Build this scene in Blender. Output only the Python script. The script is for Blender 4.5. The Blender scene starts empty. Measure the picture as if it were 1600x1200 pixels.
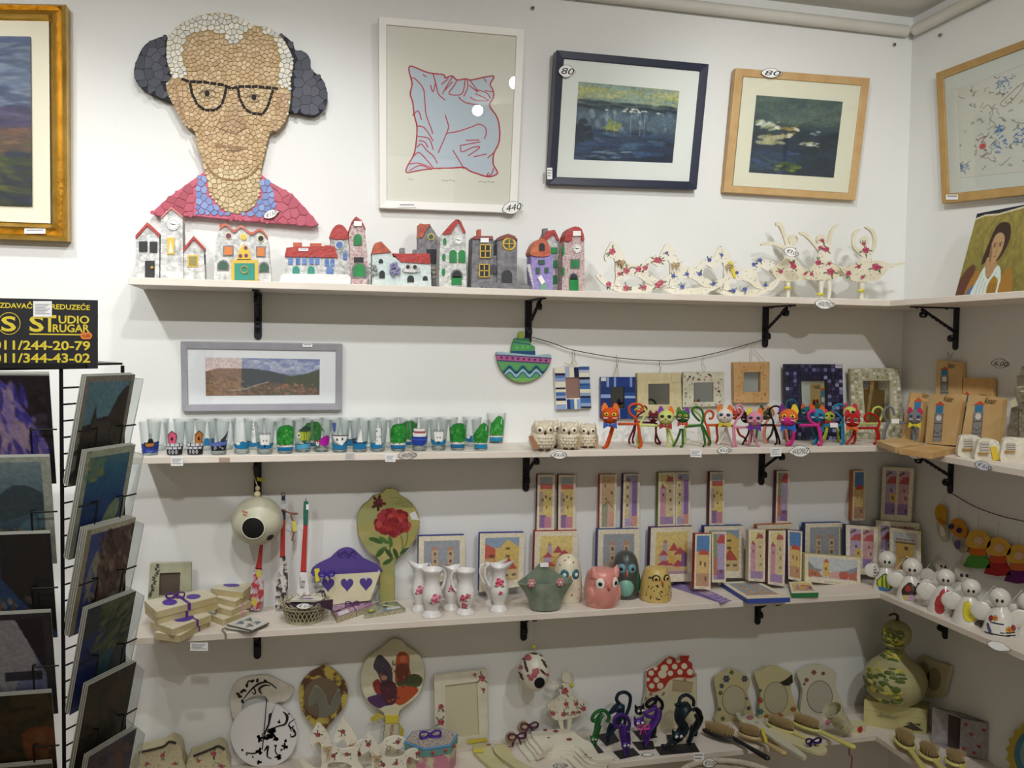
import bpy,math,random
import numpy as np
from mathutils import Vector,Matrix
random.seed(7)
rng=np.random.default_rng(7)
SC=bpy.context.scene
COL=SC.collection
# camera
F=1368.99
CAM=np.array([0.08008,-1.96161,1.62])
PITCH,ROLL,YAW=-0.04301,-0.01441,-0.24171
def _rot(ax,ay,az):
 c,s=math.cos(az),math.sin(az)
 rz=np.array([[c,-s,0],[s,c,0],[0,0,1]])
 c,s=math.cos(ax),math.sin(ax)
 rx=np.array([[1,0,0],[0,c,-s],[0,s,c]])
 c,s=math.cos(ay),math.sin(ay)
 ry=np.array([[c,0,s],[0,1,0],[-s,0,c]])
 return rz@rx@ry
RM=_rot(PITCH,ROLL,YAW)
cd=bpy.data.cameras.new('camera')
cd.sensor_fit='HORIZONTAL'
cd.sensor_width=36.0
cd.lens=F*36.0/1600.0
cd.clip_start=0.02
cam=bpy.data.objects.new('camera',cd)
COL.objects.link(cam)
mw=Matrix.Identity(4)
for r in range(3):
 mw[r][0],mw[r][1],mw[r][2],mw[r][3]=RM[r,0],RM[r,2],-RM[r,1],CAM[r]
cam.matrix_world=mw
SC.camera=cam
# light and exposure
SC.view_settings.view_transform='Standard'
SC.view_settings.look='None'
SC.view_settings.gamma=1.0
SC.view_settings.use_curve_mapping=False
SC.view_settings.exposure=-0.12
SC.cycles.max_bounces=8
SC.cycles.transparent_max_bounces=24
SC.cycles.sample_clamp_indirect=3.0
SC.cycles.use_denoising=True
world=bpy.data.worlds.new('world')
SC.world=world
world.use_nodes=True
world.node_tree.nodes['Background'].inputs[0].default_value=(0.95,0.93,0.88,1)
world.node_tree.nodes['Background'].inputs[1].default_value=0.16
LAMPS=[(-1.23,.75),(-0.58,1.1),(0.07,1.0),(0.86,.95)]
for lx,lw in LAMPS:
 for ly,lk,az in((-0.67,.6,1.6),(-1.32,1.0,1.6),(-2.02,1.35,1.6)):
  ld=bpy.data.lights.new('ceiling_spot','SPOT')
  ld.energy=23.5*lw*lk
  ld.color=(0.985,0.99,0.985)
  ld.spot_size=math.radians(100 if lx>.5 else 60 if ly<-2 else 84 if ly>-1 else 74)
  ld.spot_blend=1.0
  ld.shadow_soft_size=0.022
  lo=bpy.data.objects.new('ceiling_spot',ld)
  lo.location=(lx,ly,2.45)
  lo.rotation_euler=Vector((.45 if lx>.5 else 0,-ly,az-2.45)).to_track_quat('-Z','Y').to_euler()
  COL.objects.link(lo)
al=bpy.data.lights.new('fill_light','AREA')  # soft fill added behind the camera to lift the shadows, no known source
al.shape='RECTANGLE'
al.size,al.size_y=3.0,1.9
al.energy=13.0
al.color=(1.0,0.92,0.79)
ao=bpy.data.objects.new('fill_light',al)
ao.location=(-.35,-4.25,1.5)
ao.rotation_euler=(math.radians(90),0,0)
COL.objects.link(ao)
# geometry of the room
XC=1.6009
DEP=0.1661
TH=0.0141
SH={1:1.7408,2:1.3976,3:1.0455,4:0.6994}
ZCEIL=2.47
def ray(u,v):
 return RM@np.array([(u-800)/F,1.0,-(v-600)/F])
def PY(u,v,y):
 d=ray(u,v)
 return CAM+d*((y-CAM[1])/d[1])
def PX(u,v,x):
 d=ray(u,v)
 return CAM+d*((x-CAM[0])/d[0])
def PZ(u,v,z):
 d=ray(u,v)
 return CAM+d*((z-CAM[2])/d[2])
def PL(u,v,p0,n):
 d=ray(u,v)
 return CAM+d*(np.dot(np.asarray(p0)-CAM,n)/np.dot(d,n))
def sy(u,v,row):
 """depth y of the spot on shelf ROW that is seen at (u, v)"""
 return min(-0.004,max(-DEP+.002,PZ(u,v,SH[row])[1]))
def ppm(y):
 """metres per photo pixel near depth y"""
 return(y-CAM[1])/F*1.03
def py(pts,y):
 return[PY(u,v,y)for u,v in pts]
def el(cx,cy,rx,ry=None,n=20,rot=0.0):
 ry=rx if ry is None else ry
 c,s=math.cos(rot),math.sin(rot)
 out=[]
 for i in range(n):
  a=2*math.pi*i/n
  x,y=rx*math.cos(a),ry*math.sin(a)
  out.append((cx+x*c-y*s,cy+x*s+y*c))
 return out
def rc(x0,y0,x1,y1):
 return[(x0,y0),(x1,y0),(x1,y1),(x0,y1)]
def sm(pts,k=4,closed=True):
 """Catmull-Rom smoothing of a point list (any dimension)"""
 P=[np.asarray(p,float)for p in pts]
 n=len(P)
 out=[]
 for i in range(n if closed else n-1):
  if closed:
   a,b,c,d=P[i-1],P[i],P[(i+1)%n],P[(i+2)%n]
  else:
   a,b,c,d=P[max(i-1,0)],P[i],P[i+1],P[min(i+2,n-1)]
  for j in range(k):
   t=j/k
   out.append(0.5*((2*b)+(-a+c)*t+(2*a-5*b+4*c-d)*t*t+(-a+3*b-3*c+d)*t**3))
 if not closed:
  out.append(P[-1])
 return[tuple(o)for o in out]
 # materials
def lin(c):
 if isinstance(c,str):
  c=tuple(int(c[i:i+2],16)/255 for i in(0,2,4))
 return tuple(x/12.92 if x<=0.04045 else((x+0.055)/1.055)**2.4 for x in c[:3])
MATS={}
def mat(c,rough=0.55,metal=0.0,c2=None,ns=60.0,bump=0.0,bs=None,spec=0.4,emit=0,coat=0,key=None,hard=False):
 """procedural material: colour C, mottled with C2 by noise of scale NS, bumped by noise"""
 k=(c,rough,metal,c2,ns,bump,bs,spec,coat,hard)
 if k in MATS:
  return MATS[k]
 m=bpy.data.materials.new('m_'+str(len(MATS)))
 m.use_nodes=True
 nt=m.node_tree
 b=nt.nodes['Principled BSDF']
 b.inputs['Base Color'].default_value=(*lin(c),1)
 b.inputs['Roughness'].default_value=rough
 b.inputs['Metallic'].default_value=metal
 b.inputs['Specular IOR Level'].default_value=spec
 b.inputs['Coat Weight'].default_value=coat
 tc=None
 if c2 or bump:
  tc=nt.nodes.new('ShaderNodeTexCoord')
 if c2:
  n=nt.nodes.new('ShaderNodeTexNoise')
  n.inputs['Scale'].default_value=ns
  n.inputs['Detail'].default_value=4
  nt.links.new(tc.outputs['Object'],n.inputs['Vector'])
  r=nt.nodes.new('ShaderNodeValToRGB')
  lo,hi=(.46,.54)if hard else(.32,.68)
  r.color_ramp.elements[0].position=lo
  r.color_ramp.elements[1].position=hi
  r.color_ramp.elements[0].color=(*lin(c),1)
  r.color_ramp.elements[1].color=(*lin(c2),1)
  nt.links.new(n.outputs[0],r.inputs[0])
  nt.links.new(r.outputs[0],b.inputs['Base Color'])
 if bump:
  n2=nt.nodes.new('ShaderNodeTexNoise')
  n2.inputs['Scale'].default_value=bs or ns
  n2.inputs['Detail'].default_value=3
  nt.links.new(tc.outputs['Object'],n2.inputs['Vector'])
  bp=nt.nodes.new('ShaderNodeBump')
  bp.inputs['Strength'].default_value=bump
  bp.inputs['Distance'].default_value=0.004
  nt.links.new(n2.outputs[0],bp.inputs['Height'])
  nt.links.new(bp.outputs[0],b.inputs['Normal'])
 MATS[k]=m
 return m
def print_mat(rough=0.6,coat=0.0):
 k=('print',rough,coat)
 if k not in MATS:
  m=bpy.data.materials.new('printed_%d'%len(MATS))
  m.use_nodes=True
  nt=m.node_tree
  a=nt.nodes.new('ShaderNodeAttribute')
  a.attribute_name='Col'
  b=nt.nodes['Principled BSDF']
  b.inputs['Roughness'].default_value=rough
  b.inputs['Specular IOR Level'].default_value=0.3
  b.inputs['Coat Weight'].default_value=coat
  nt.links.new(a.outputs['Color'],b.inputs['Base Color'])
  MATS[k]=m
 return MATS[k]
def glass_mat(edge=(.55,.62,.63),face=(.97,.98,.98),rough=0.02,gloss=.9,ior=1.45):
 """clear glass: see-through face on, tinted and mirroring towards grazing angles"""
 k=('glass',edge,face,rough,gloss)
 if k not in MATS:
  m=bpy.data.materials.new('glass_%d'%len(MATS))
  m.use_nodes=True
  nt=m.node_tree
  nt.nodes.remove(nt.nodes['Principled BSDF'])
  out=nt.nodes['Material Output']
  lw=nt.nodes.new('ShaderNodeLayerWeight')
  lw.inputs[0].default_value=0.35
  mx=nt.nodes.new('ShaderNodeMix')
  mx.data_type='RGBA'
  mx.inputs[6].default_value=(*face,1)
  mx.inputs[7].default_value=(*edge,1)
  nt.links.new(lw.outputs['Facing'],mx.inputs[0])
  tr=nt.nodes.new('ShaderNodeBsdfTransparent')
  nt.links.new(mx.outputs[2],tr.inputs[0])
  gl=nt.nodes.new('ShaderNodeBsdfGlossy')
  gl.inputs['Roughness'].default_value=rough
  gl.inputs[0].default_value=(gloss,gloss,gloss,1)
  l2=nt.nodes.new('ShaderNodeLayerWeight')
  l2.inputs[0].default_value=0.5
  pw=nt.nodes.new('ShaderNodeMath')
  pw.operation='POWER'
  pw.inputs[1].default_value=5.0
  nt.links.new(l2.outputs['Facing'],pw.inputs[0])
  fr=nt.nodes.new('ShaderNodeMath')
  fr.operation='MULTIPLY_ADD'
  fr.inputs[1].default_value=0.9
  fr.inputs[2].default_value=0.035
  nt.links.new(pw.outputs[0],fr.inputs[0])
  ms=nt.nodes.new('ShaderNodeMixShader')
  nt.links.new(fr.outputs[0],ms.inputs[0])
  nt.links.new(tr.outputs[0],ms.inputs[1])
  nt.links.new(gl.outputs[0],ms.inputs[2])
  nt.links.new(ms.outputs[0],out.inputs[0])
  MATS[k]=m
 return MATS[k]
 # mesh builder
class M:
 def __init__(s):
  s.v,s.f,s.mi,s.sm=[],[],[],[]
 def add(s,v,f,mi=0,smooth=False):
  o=len(s.v)
  s.v+=[tuple(map(float,p))for p in v]
  for q in f:
   s.f.append(tuple(i+o for i in q))
   s.mi.append(mi)
   s.sm.append(smooth)
  return s
 def box(s,a,b,mi=0):
  (x0,y0,z0),(x1,y1,z1)=a,b
  v=[(x0,y0,z0),(x1,y0,z0),(x1,y1,z0),(x0,y1,z0),(x0,y0,z1),(x1,y0,z1),(x1,y1,z1),(x0,y1,z1)]
  return s.hexa(v,mi)
 def hexa(s,v,mi=0):
  """8 corners: bottom ring (ccw from above) then top ring"""
  return s.add(v,[(3,2,1,0),(4,5,6,7),(0,1,5,4),(1,2,6,5),(2,3,7,6),(3,0,4,7)],mi)
 def obox(s,c,ax,ay,az,mi=0):
  """box centred at C with half axes"""
  c,ax,ay,az=map(lambda q:np.asarray(q,float),(c,ax,ay,az))
  v=[c-ax-ay-az,c+ax-ay-az,c+ax+ay-az,c-ax+ay-az,c-ax-ay+az,c+ax-ay+az,c+ax+ay+az,c-ax+ay+az]
  return s.hexa(v,mi)
 def ext(s,front,dv,mi=0,mi_side=None,smooth=False,back=True):
  """polygon FRONT pushed along DV into a slab"""
  n=len(front)
  fr=[np.asarray(p,float)for p in front]
  dv=np.asarray(dv,float)
  nrm=np.zeros(3)
  for i in range(n):
   nrm+=np.cross(fr[i]-fr[0],fr[(i+1)%n]-fr[0])
  if np.dot(nrm,dv)>0:
   fr=fr[::-1]
  bk=[p+dv for p in fr]
  s.add(fr,[tuple(range(n))],mi)
  if back:
   s.add(bk,[tuple(range(n-1,-1,-1))],mi if mi_side is None else mi_side)
  o=len(s.v)
  s.v+=[tuple(p)for p in fr+bk]
  for i in range(n):
   j=(i+1)%n
   s.f.append((o+j,o+i,o+n+i,o+n+j))
   s.mi.append(mi if mi_side is None else mi_side)
   s.sm.append(smooth)
  return s
 def flat(s,pts,mi=0):
  pts=[np.asarray(p,float)for p in pts]
  n=len(pts)
  nrm=np.zeros(3)
  for i in range(n):
   nrm+=np.cross(pts[i]-pts[0],pts[(i+1)%n]-pts[0])
  if np.dot(nrm,CAM-pts[0])<0:
   pts=pts[::-1]
  return s.add(pts,[tuple(range(n))],mi)
 def ring(s,outer,inner,dv,mi=0,inset=None):
  """frame: outer and inner loop of equal length, depth DV; INSET raises the inner edge back"""
  n=len(outer)
  O=[np.asarray(p,float)for p in outer]
  I=[np.asarray(p,float)for p in inner]
  dv=np.asarray(dv,float)
  I2=[p+(np.asarray(inset)if inset is not None else 0)for p in I]
  v=O+I2+[p+dv for p in O]+[p+dv for p in I]
  f=[]
  for i in range(n):
   j=(i+1)%n
   f+=[(i,n+i,n+j,j),(2*n+i,i,j,2*n+j),(n+i,3*n+i,3*n+j,n+j),(3*n+i,2*n+i,2*n+j,3*n+j)]
  return s.add(v,f,mi)
 def tube(s,path,r,n=7,mi=0,closed=False,caps=True,smooth=True,flat=1.0):
  P=[np.asarray(p,float)for p in path]
  k=len(P)
  R=r if hasattr(r,'__len__')else[r]*k
  T=[]
  for i in range(k):
   if closed:
    t=P[(i+1)%k]-P[i-1]
   else:
    t=P[min(i+1,k-1)]-P[max(i-1,0)]
   T.append(t/(np.linalg.norm(t)+1e-12))
  a=np.array([0,0,1.0])if abs(T[0][2])<.9 else np.array([1.0,0,0])
  u=np.cross(T[0],a)
  u/=np.linalg.norm(u)
  v=[]
  for i in range(k):
   u=u-T[i]*np.dot(u,T[i])
   u/=np.linalg.norm(u)+1e-12
   w=np.cross(T[i],u)
   for j in range(n):
    an=2*math.pi*j/n
    v.append(P[i]+R[i]*(math.cos(an)*u+flat*math.sin(an)*w))
  f=[]
  for i in range(k if closed else k-1):
   i2=(i+1)%k
   for j in range(n):
    j2=(j+1)%n
    f.append((i*n+j,i*n+j2,i2*n+j2,i2*n+j))
  if caps and not closed:
   f.append(tuple(range(n-1,-1,-1)))
   f.append(tuple((k-1)*n+j for j in range(n)))
  return s.add(v,f,mi,smooth)
 def lathe(s,prof,c,n=24,mi=0,smooth=True,sx=1.0,sy_=1.0,axis=None,wob=None):
  """profile [(r, z)] turned about the vertical through C; WOB(a, z) scales the radius"""
  c=np.asarray(c,float)
  v,f=[],[]
  for r,z in prof:
   for j in range(n):
    a=2*math.pi*j/n
    k=wob(a,z)if wob else(1,0)
    p=np.array([sx*r*k[0]*math.cos(a),sy_*r*k[0]*math.sin(a),z+k[1]])
    if axis is not None:
     p=axis@p
    v.append(c+p)
  for i in range(len(prof)-1):
   for j in range(n):
    j2=(j+1)%n
    f.append((i*n+j,i*n+j2,(i+1)*n+j2,(i+1)*n+j))
  if prof[0][0]>1e-6:
   f.append(tuple(range(n-1,-1,-1)))
  if prof[-1][0]>1e-6 and wob is None:
   f.append(tuple((len(prof)-1)*n+j for j in range(n)))
  return s.add(v,f,mi,smooth)
 def ball(s,c,r,n=14,k=9,mi=0,axis=None):
  r=r if hasattr(r,'__len__')else(r,r,r)
  c=np.asarray(c,float)
  v,f=[],[]
  for i in range(k+1):
   t=math.pi*i/k
   for j in range(n):
    a=2*math.pi*j/n
    p=np.array([r[0]*math.sin(t)*math.cos(a),r[1]*math.sin(t)*math.sin(a),-r[2]*math.cos(t)])
    if axis is not None:
     p=axis@p
    v.append(c+p)
  for i in range(k):
   for j in range(n):
    j2=(j+1)%n
    f.append((i*n+j,i*n+j2,(i+1)*n+j2,(i+1)*n+j))
  return s.add(v,f,mi,True)
ORG={}
def _props(o,label,cat,group,kind):
 if label:
  o['label']=label
 if cat:
  o['category']=cat
 if group:
  o['group']=group
 if kind:
  o['kind']=kind
def thing(name,label,cat,org,group=None):
 o=bpy.data.objects.new(name,None)
 o.empty_display_size=0.02
 COL.objects.link(o)
 o.location=tuple(map(float,org))
 ORG[o.name]=np.asarray(org,float)
 _props(o,label,cat,group,None)
 return o
def part(name,m,mats,parent=None,label=None,cat=None,group=None,kind=None,org=None,bev=0.0,seg=2,sharp=38,sub=0):
 if not isinstance(mats,(list,tuple)):
  mats=[mats]
 off=ORG[parent.name]if parent is not None else(np.asarray(org,float)if org is not None else np.zeros(3))
 me=bpy.data.meshes.new(name)
 V=np.asarray(m.v,float)-off
 me.from_pydata(V.tolist(),[],m.f)
 me.polygons.foreach_set('material_index',m.mi)
 me.polygons.foreach_set('use_smooth',m.sm)
 for mm in mats:
  me.materials.append(mm)
 me.update()
 if any(m.sm):
  me.set_sharp_from_angle(angle=math.radians(sharp))
 o=bpy.data.objects.new(name,me)
 COL.objects.link(o)
 if parent is not None:
  o.parent=parent
 else:
  o.location=tuple(map(float,off))
 ORG[o.name]=off
 _props(o,label,cat,group,kind)
 if bev:
  b=o.modifiers.new('bevel','BEVEL')
  b.width=bev
  b.segments=seg
  b.limit_method='ANGLE'
  b.angle_limit=math.radians(40)
  b.harden_normals=False
 if sub:
  b=o.modifiers.new('sub','SUBSURF')
  b.levels=b.render_levels=sub
 return o
def solo(name,m,mats,label,cat,org,group=None,**k):
 return part(name,m,mats,None,label,cat,group,None,org,**k)
def copy_tree(o,loc=None,rz=None,label=None,mats=None):
 """a thing with copies of its parts and sub-parts"""
 def rec(a,par):
  c=a.copy()
  COL.objects.link(c)
  ORG[c.name]=ORG[a.name]
  if par is not None:
   c.parent=par
  for ch in[x for x in KIDS.get(a.name,[])]:
   rec(ch,c)
  return c
 KIDS={}
 for x in COL.objects:
  if x.parent:
   KIDS.setdefault(x.parent.name,[]).append(x)
 r=rec(o,None)
 if loc is not None:
  r.location=tuple(map(float,loc))
 if rz is not None:
  r.rotation_euler=(0,0,rz)
 if label:
  r['label']=label
 return r
 # flat print: a colour canvas carried by a fine mesh
class Cv:
 def __init__(s,x0,y0,x1,y1,res=1.0,bg=None):
  s.b=(x0,y0,x1,y1)
  s.w=max(2,int((x1-x0)*res)+1)
  s.h=max(2,int((y1-y0)*res)+1)
  s.px=(x1-x0)/(s.w-1)
  s.X,s.Y=np.meshgrid(np.linspace(x0,x1,s.w),np.linspace(y0,y1,s.h))
  s.a=np.zeros((s.h,s.w,4))
  if bg is not None:
   s.a[...,:3]=s._c(bg)
   s.a[...,3]=1
 def _c(s,c):
  if isinstance(c,str):
   return np.array([int(c[i:i+2],16)/255 for i in(0,2,4)])
  return np.asarray(c[:3],float)
 def put(s,mask,col,a=1.0):
  k=np.clip(mask,0,1)*a
  s.a[...,:3]=s.a[...,:3]*(1-k[...,None])+s._c(col)*k[...,None]
  s.a[...,3]=np.maximum(s.a[...,3],k)
  return s
 def poly(s,pts,col,a=1.0):
  x=s.X
  y=s.Y
  ins=np.zeros(x.shape,bool)
  n=len(pts)
  for i in range(n):
   x1,y1=pts[i]
   x2,y2=pts[(i+1)%n]
   if y1==y2:
    continue
   c=((y1>y)!=(y2>y))&(x<(x2-x1)*(y-y1)/(y2-y1)+x1)
   ins^=c
  return s.put(ins.astype(float),col,a)
 def rect(s,x0,y0,x1,y1,col,a=1.0):
  return s.put(((s.X>=x0)&(s.X<=x1)&(s.Y>=y0)&(s.Y<=y1)).astype(float),col,a)
 def disc(s,cx,cy,rx,col,ry=None,rot=0.0,a=1.0,soft=0.0):
  ry=rx if ry is None else ry
  c,q=math.cos(rot),math.sin(rot)
  dx,dy=s.X-cx,s.Y-cy
  d=np.sqrt(((dx*c+dy*q)/rx)**2+((-dx*q+dy*c)/ry)**2)
  e=max(soft,.7*s.px/max(min(rx,ry),1e-6))
  return s.put((1-d)/e+.5,col,a)
 def line(s,pts,w,col,a=1.0):
  d=np.full(s.X.shape,1e9)
  for(x1,y1),(x2,y2)in zip(pts[:-1],pts[1:]):
   L=(x2-x1)**2+(y2-y1)**2+1e-12
   t=np.clip(((s.X-x1)*(x2-x1)+(s.Y-y1)*(y2-y1))/L,0,1)
   d=np.minimum(d,np.hypot(s.X-x1-t*(x2-x1),s.Y-y1-t*(y2-y1)))
  return s.put((w/2-d)/s.px+.5,col,a)
 def grad(s,stops):
  """vertical colour ramp: [(t, colour)]"""
  t=(s.Y-s.b[1])/(s.b[3]-s.b[1])
  ts=[q[0]for q in stops]
  cs=np.array([s._c(q[1])for q in stops])
  for k in range(3):
   s.a[...,k]=np.interp(t,ts,cs[:,k])
  s.a[...,3]=1
  return s
 def noise(s,amp,cell):
  n=rng.random((max(2,int(s.h*s.px/cell)+2),max(2,int(s.w*s.px/cell)+2)))
  yi=np.linspace(0,n.shape[0]-1.001,s.h)
  xi=np.linspace(0,n.shape[1]-1.001,s.w)
  y0=yi.astype(int)
  x0=xi.astype(int)
  fy=(yi-y0)[:,None]
  fx=(xi-x0)[None,:]
  g=(n[y0][:,x0]*(1-fy)*(1-fx)+n[y0+1][:,x0]*fy*(1-fx)+n[y0][:,x0+1]*(1-fy)*fx+n[y0+1][:,x0+1]*fy*fx)
  s.a[...,:3]=np.clip(s.a[...,:3]*(1+amp*(g[...,None]-.5)*2),0,1)
  return s
 def dabs(s,n,box,cols,size,asp=2.5,rot=0.0,jit=.4,a=.8):
  x0,y0,x1,y1=box
  for _ in range(n):
   z=size*(0.5+random.random())
   s.disc(random.uniform(x0,x1),random.uniform(y0,y1),z*asp,random.choice(cols),z,rot+random.uniform(-jit,jit),a,.3)
  return s
 def flower(s,x,y,r,col='b8405a',hi='e08a9a',leaf='5d7a4a'):
  for k in range(3):
   an=random.uniform(0,6.28)
   s.disc(x+1.35*r*math.cos(an),y+1.35*r*math.sin(an),r*.55,leaf,r*.3,an)
  s.disc(x,y,r,col)
  s.disc(x-.25*r,y-.2*r,r*.5,hi)
  return s
def panel(cv,fn,name,parent=None,rough=.6,label=None,drop=True,coat=0.0,**k):
 """the canvas as a mesh; FN maps canvas coordinates to a point in the room"""
 V=np.array([fn(u,v)for u,v in zip(cv.X.ravel(),cv.Y.ravel())])
 idx=np.arange(cv.w*cv.h).reshape(cv.h,cv.w)
 q=np.stack([idx[:-1,:-1],idx[1:,:-1],idx[1:,1:],idx[:-1,1:]],-1).reshape(-1,4)
 al=cv.a[...,3].ravel()
 if drop:
  q=q[al[q].mean(1)>.45]
 used=np.unique(q)
 mp=np.full(len(V),-1)
 mp[used]=np.arange(len(used))
 m=M()
 m.v=V[used].tolist()
 m.f=mp[q].tolist()
 m.mi=[0]*len(q)
 m.sm=[True]*len(q)
 o=part(name,m,print_mat(rough,coat),parent,label=label,sharp=180,**k)
 c=cv.a[...,:3].reshape(-1,3)[used]
 c=np.where(c<=.04045,c/12.92,((c+.055)/1.055)**2.4)
 at=o.data.color_attributes.new('Col','FLOAT_COLOR','POINT')
 at.data.foreach_set('color',np.concatenate([c,np.ones((len(c),1))],1).ravel())
 return o
def quadmap(tl,tr,br,bl):
 tl,tr,br,bl=[np.asarray(p,float)for p in(tl,tr,br,bl)]
 return lambda u,v:tl*(1-u)*(1-v)+tr*u*(1-v)+br*u*v+bl*(1-u)*v
 # lettering
_TX={}
def lettering(s):
 """flat outline of the words S as triangles in the unit box"""
 if s not in _TX:
  cu=bpy.data.curves.new('words','FONT')
  cu.body=s
  cu.resolution_u=3
  cu.offset=.022 if s in('S','T','UDIO','RUGAR')or s[:3]in('ZDA','011')else 0
  o=bpy.data.objects.new('words',cu)
  COL.objects.link(o)
  dg=bpy.context.evaluated_depsgraph_get()
  me=bpy.data.meshes.new_from_object(o.evaluated_get(dg))
  v=np.array([x.co[:2]for x in me.vertices])
  f=[tuple(p.vertices)for p in me.polygons]
  v=(v-v.min(0))/np.maximum(v.max(0)-v.min(0),1e-9)
  _TX[s]=(v,f)
  bpy.data.objects.remove(o)
  bpy.data.curves.remove(cu)
  bpy.data.meshes.remove(me)
 return _TX[s]
for _w in('ZDAVAČKO PREDUZEĆE','S','T','UDIO','RUGAR','011/244-20-79','011/344-43-02','€1500','440','80','EURO','€9,00','HANDMADE','€6,00','€5,00','€3.00','€ 2,00','0,80','6.00','Kotor','KOTOR','OTO','Carnevale','Bonheur','€ 6,00','5,50€','15€','€4,00'):
 lettering(_w)
def write(m,s,tl,tr,bl,mi=0,slant=0.0):
 """add the words S to mesh M in the parallelogram TL, TR, BL"""
 tl,tr,bl=[np.asarray(p,float)for p in(tl,tr,bl)]
 v,f=lettering(s)
 pts=[bl+(tr-tl)*(x+slant*y)+(tl-bl)*y for x,y in v]
 n=np.cross(tr-tl,bl-tl)
 if np.dot(n,CAM-tl)>0 and len(f):
  pass
 m.add(pts,f,mi)
 return m
def word_px(m,s,x0,y0,x1,y1,y,mi=0,dy=0.0,slant=0.0):
 """words in a photo box on the plane at depth Y (dy: drop of the baseline to the right)"""
 return write(m,s,PY(x0,y0,y),PY(x1,y0+dy,y),PY(x0,y1,y),mi,slant)
INK='22242c'
PAPER='f4f4f0'
def leaf_tag(px,py_,w,h,fn,words,parent=None,label=None,tip=1,rot=0.0,up=.0006,name='price_tag',col=PAPER):
 """leaf-shaped paper tag with an inked rim and handwritten words; FN maps photo pixels to its plane"""
 def R(x,y):
  c,s=math.cos(rot),math.sin(rot)
  return(px+x*c-y*s,py_+x*s+y*c)
 out=[(-.5,.05),(-.38,-.28),(-.12,-.48),(.15,-.45),(.36,-.2),(.5,.0),(.36,.22),(.12,.46),(-.15,.5),(-.4,.3)]
 out=[(x*w*tip,y*h)for x,y in sm(out,3)]
 P=[fn(*R(x,y))for x,y in out]
 n=CAM-P[0]
 n=n/np.linalg.norm(n)
 P=[p+n*up for p in P]
 rim=[p*1 for p in P]
 cen=sum(P)/len(P)
 inn=[cen+(p-cen)*(1-1.0/h)for p in P]
 m=M()
 m.ext(P,-n*.0005)
 m.ring([p+n*.0002 for p in P],[p+n*.0002 for p in inn],-n*.0001,1)
 if words:
  a,b,c=R(-.36*w,-.24*h),R(.36*w,-.24*h),R(-.36*w,.26*h)
  write(m,words,*[fn(*q)+n*(up+.0003)for q in(a,b,c)],1,.15)
 mats=[mat(col,.8),mat(INK,.8)]
 if parent is not None:
  return part(name,m,mats,parent,label=label)
 return solo(name,m,mats,label,'price tag',P[0])
def slip(x0,y0,x1,y1,fn,parent=None,label=None,name='paper_label',skew=0.0,lines=4,col='f2f3f2',up=.0006):
 """small printed paper slip with lines of tiny type"""
 P=[fn(x0,y0),fn(x1,y0+skew),fn(x1+skew*.3,y1+skew),fn(x0+skew*.3,y1)]
 n=CAM-P[0]
 n=n/np.linalg.norm(n)
 P=[p+n*up for p in P]
 m=M()
 m.ext(P,-n*.0004)
 q=quadmap(*P)
 for i in range(lines):
  t=.18+.7*i/max(1,lines)
  e=.9-.25*((i*7)%3)/2
  m.flat([q(.1,t)+n*.0003,q(e,t)+n*.0003,q(e,t+.28/max(lines,1))+n*.0003,q(.1,t+.28/max(lines,1))+n*.0003],1)
 mats=[mat(col,.75),mat('9a9ca4',.8)]
 if parent is not None:
  return part(name,m,mats,parent,label=label)
 return solo(name,m,mats,label,'paper label',P[0])
 # the room
WALL=mat('e8e9e7',.75,c2='e3e4e0',ns=3,bump=.12,bs=160,spec=.25)
X0,Y0=-2.3,-4.3
def struct(name,m,mats,**k):
 return part(name,m,mats,kind='structure',**k)
struct('wall_back',M().box((X0-.1,0,-.1),(XC+.1,.1,ZCEIL+.1)),WALL)
struct('wall_right',M().box((XC,Y0,-.1),(XC+.1,0,ZCEIL+.1)),WALL)
struct('wall_left',M().box((X0-.1,Y0,-.1),(X0,0,ZCEIL+.1)),WALL)
struct('wall_front',M().box((X0-.1,Y0-.1,-.1),(XC+.1,Y0,ZCEIL+.1)),mat('e4d8c4',.8))
struct('floor',M().box((X0,Y0,-.1),(XC,0,0)),mat('b89c78',.5,c2='a88a64',ns=9))
struct('ceiling',M().box((X0,Y0,ZCEIL),(XC,0,ZCEIL+.1)),mat('dcdad3',.85,c2='d4d1c8',ns=2))
CON=mat('d8d6cd',.6,c2='cfccc2',ns=8)
m=M().tube([(X0,-.016,2.428),(XC-.03,-.016,2.428)],.014,10)
struct('trim_1',m,CON)
m=M().tube([(XC-.016,-.03,2.428),(XC-.016,Y0,2.428)],.014,10)
struct('trim_2',m,CON)
for(u,v,wall,lab)in((832,13,'b','grey wall plug above the white framed pillow print'),(1397,70,'b','grey wall plug just left of the ceiling corner'),(1470,55,'r','grey wall plug just right of the ceiling corner')):
 p=PY(u,v,-.001)if wall=='b' else PX(u,v,XC-.001)
 ax=np.array([[1,0,0],[0,0,-1],[0,1,0]])if wall=='b' else np.array([[0,0,-1],[0,1,0],[1,0,0]])
 t=thing('wall_plug',lab,'wall plug',p,'old wall plugs under the ceiling')
 part('collar',M().lathe([(.0045,0),(.0045,.003),(.0025,.004)],p,14,axis=ax),mat('8f8b7e',.5),t)
 part('hole',M().lathe([(.0022,.0038),(.002,.0052)],p,10,axis=ax),mat('3c3a34',.8),t)
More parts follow.
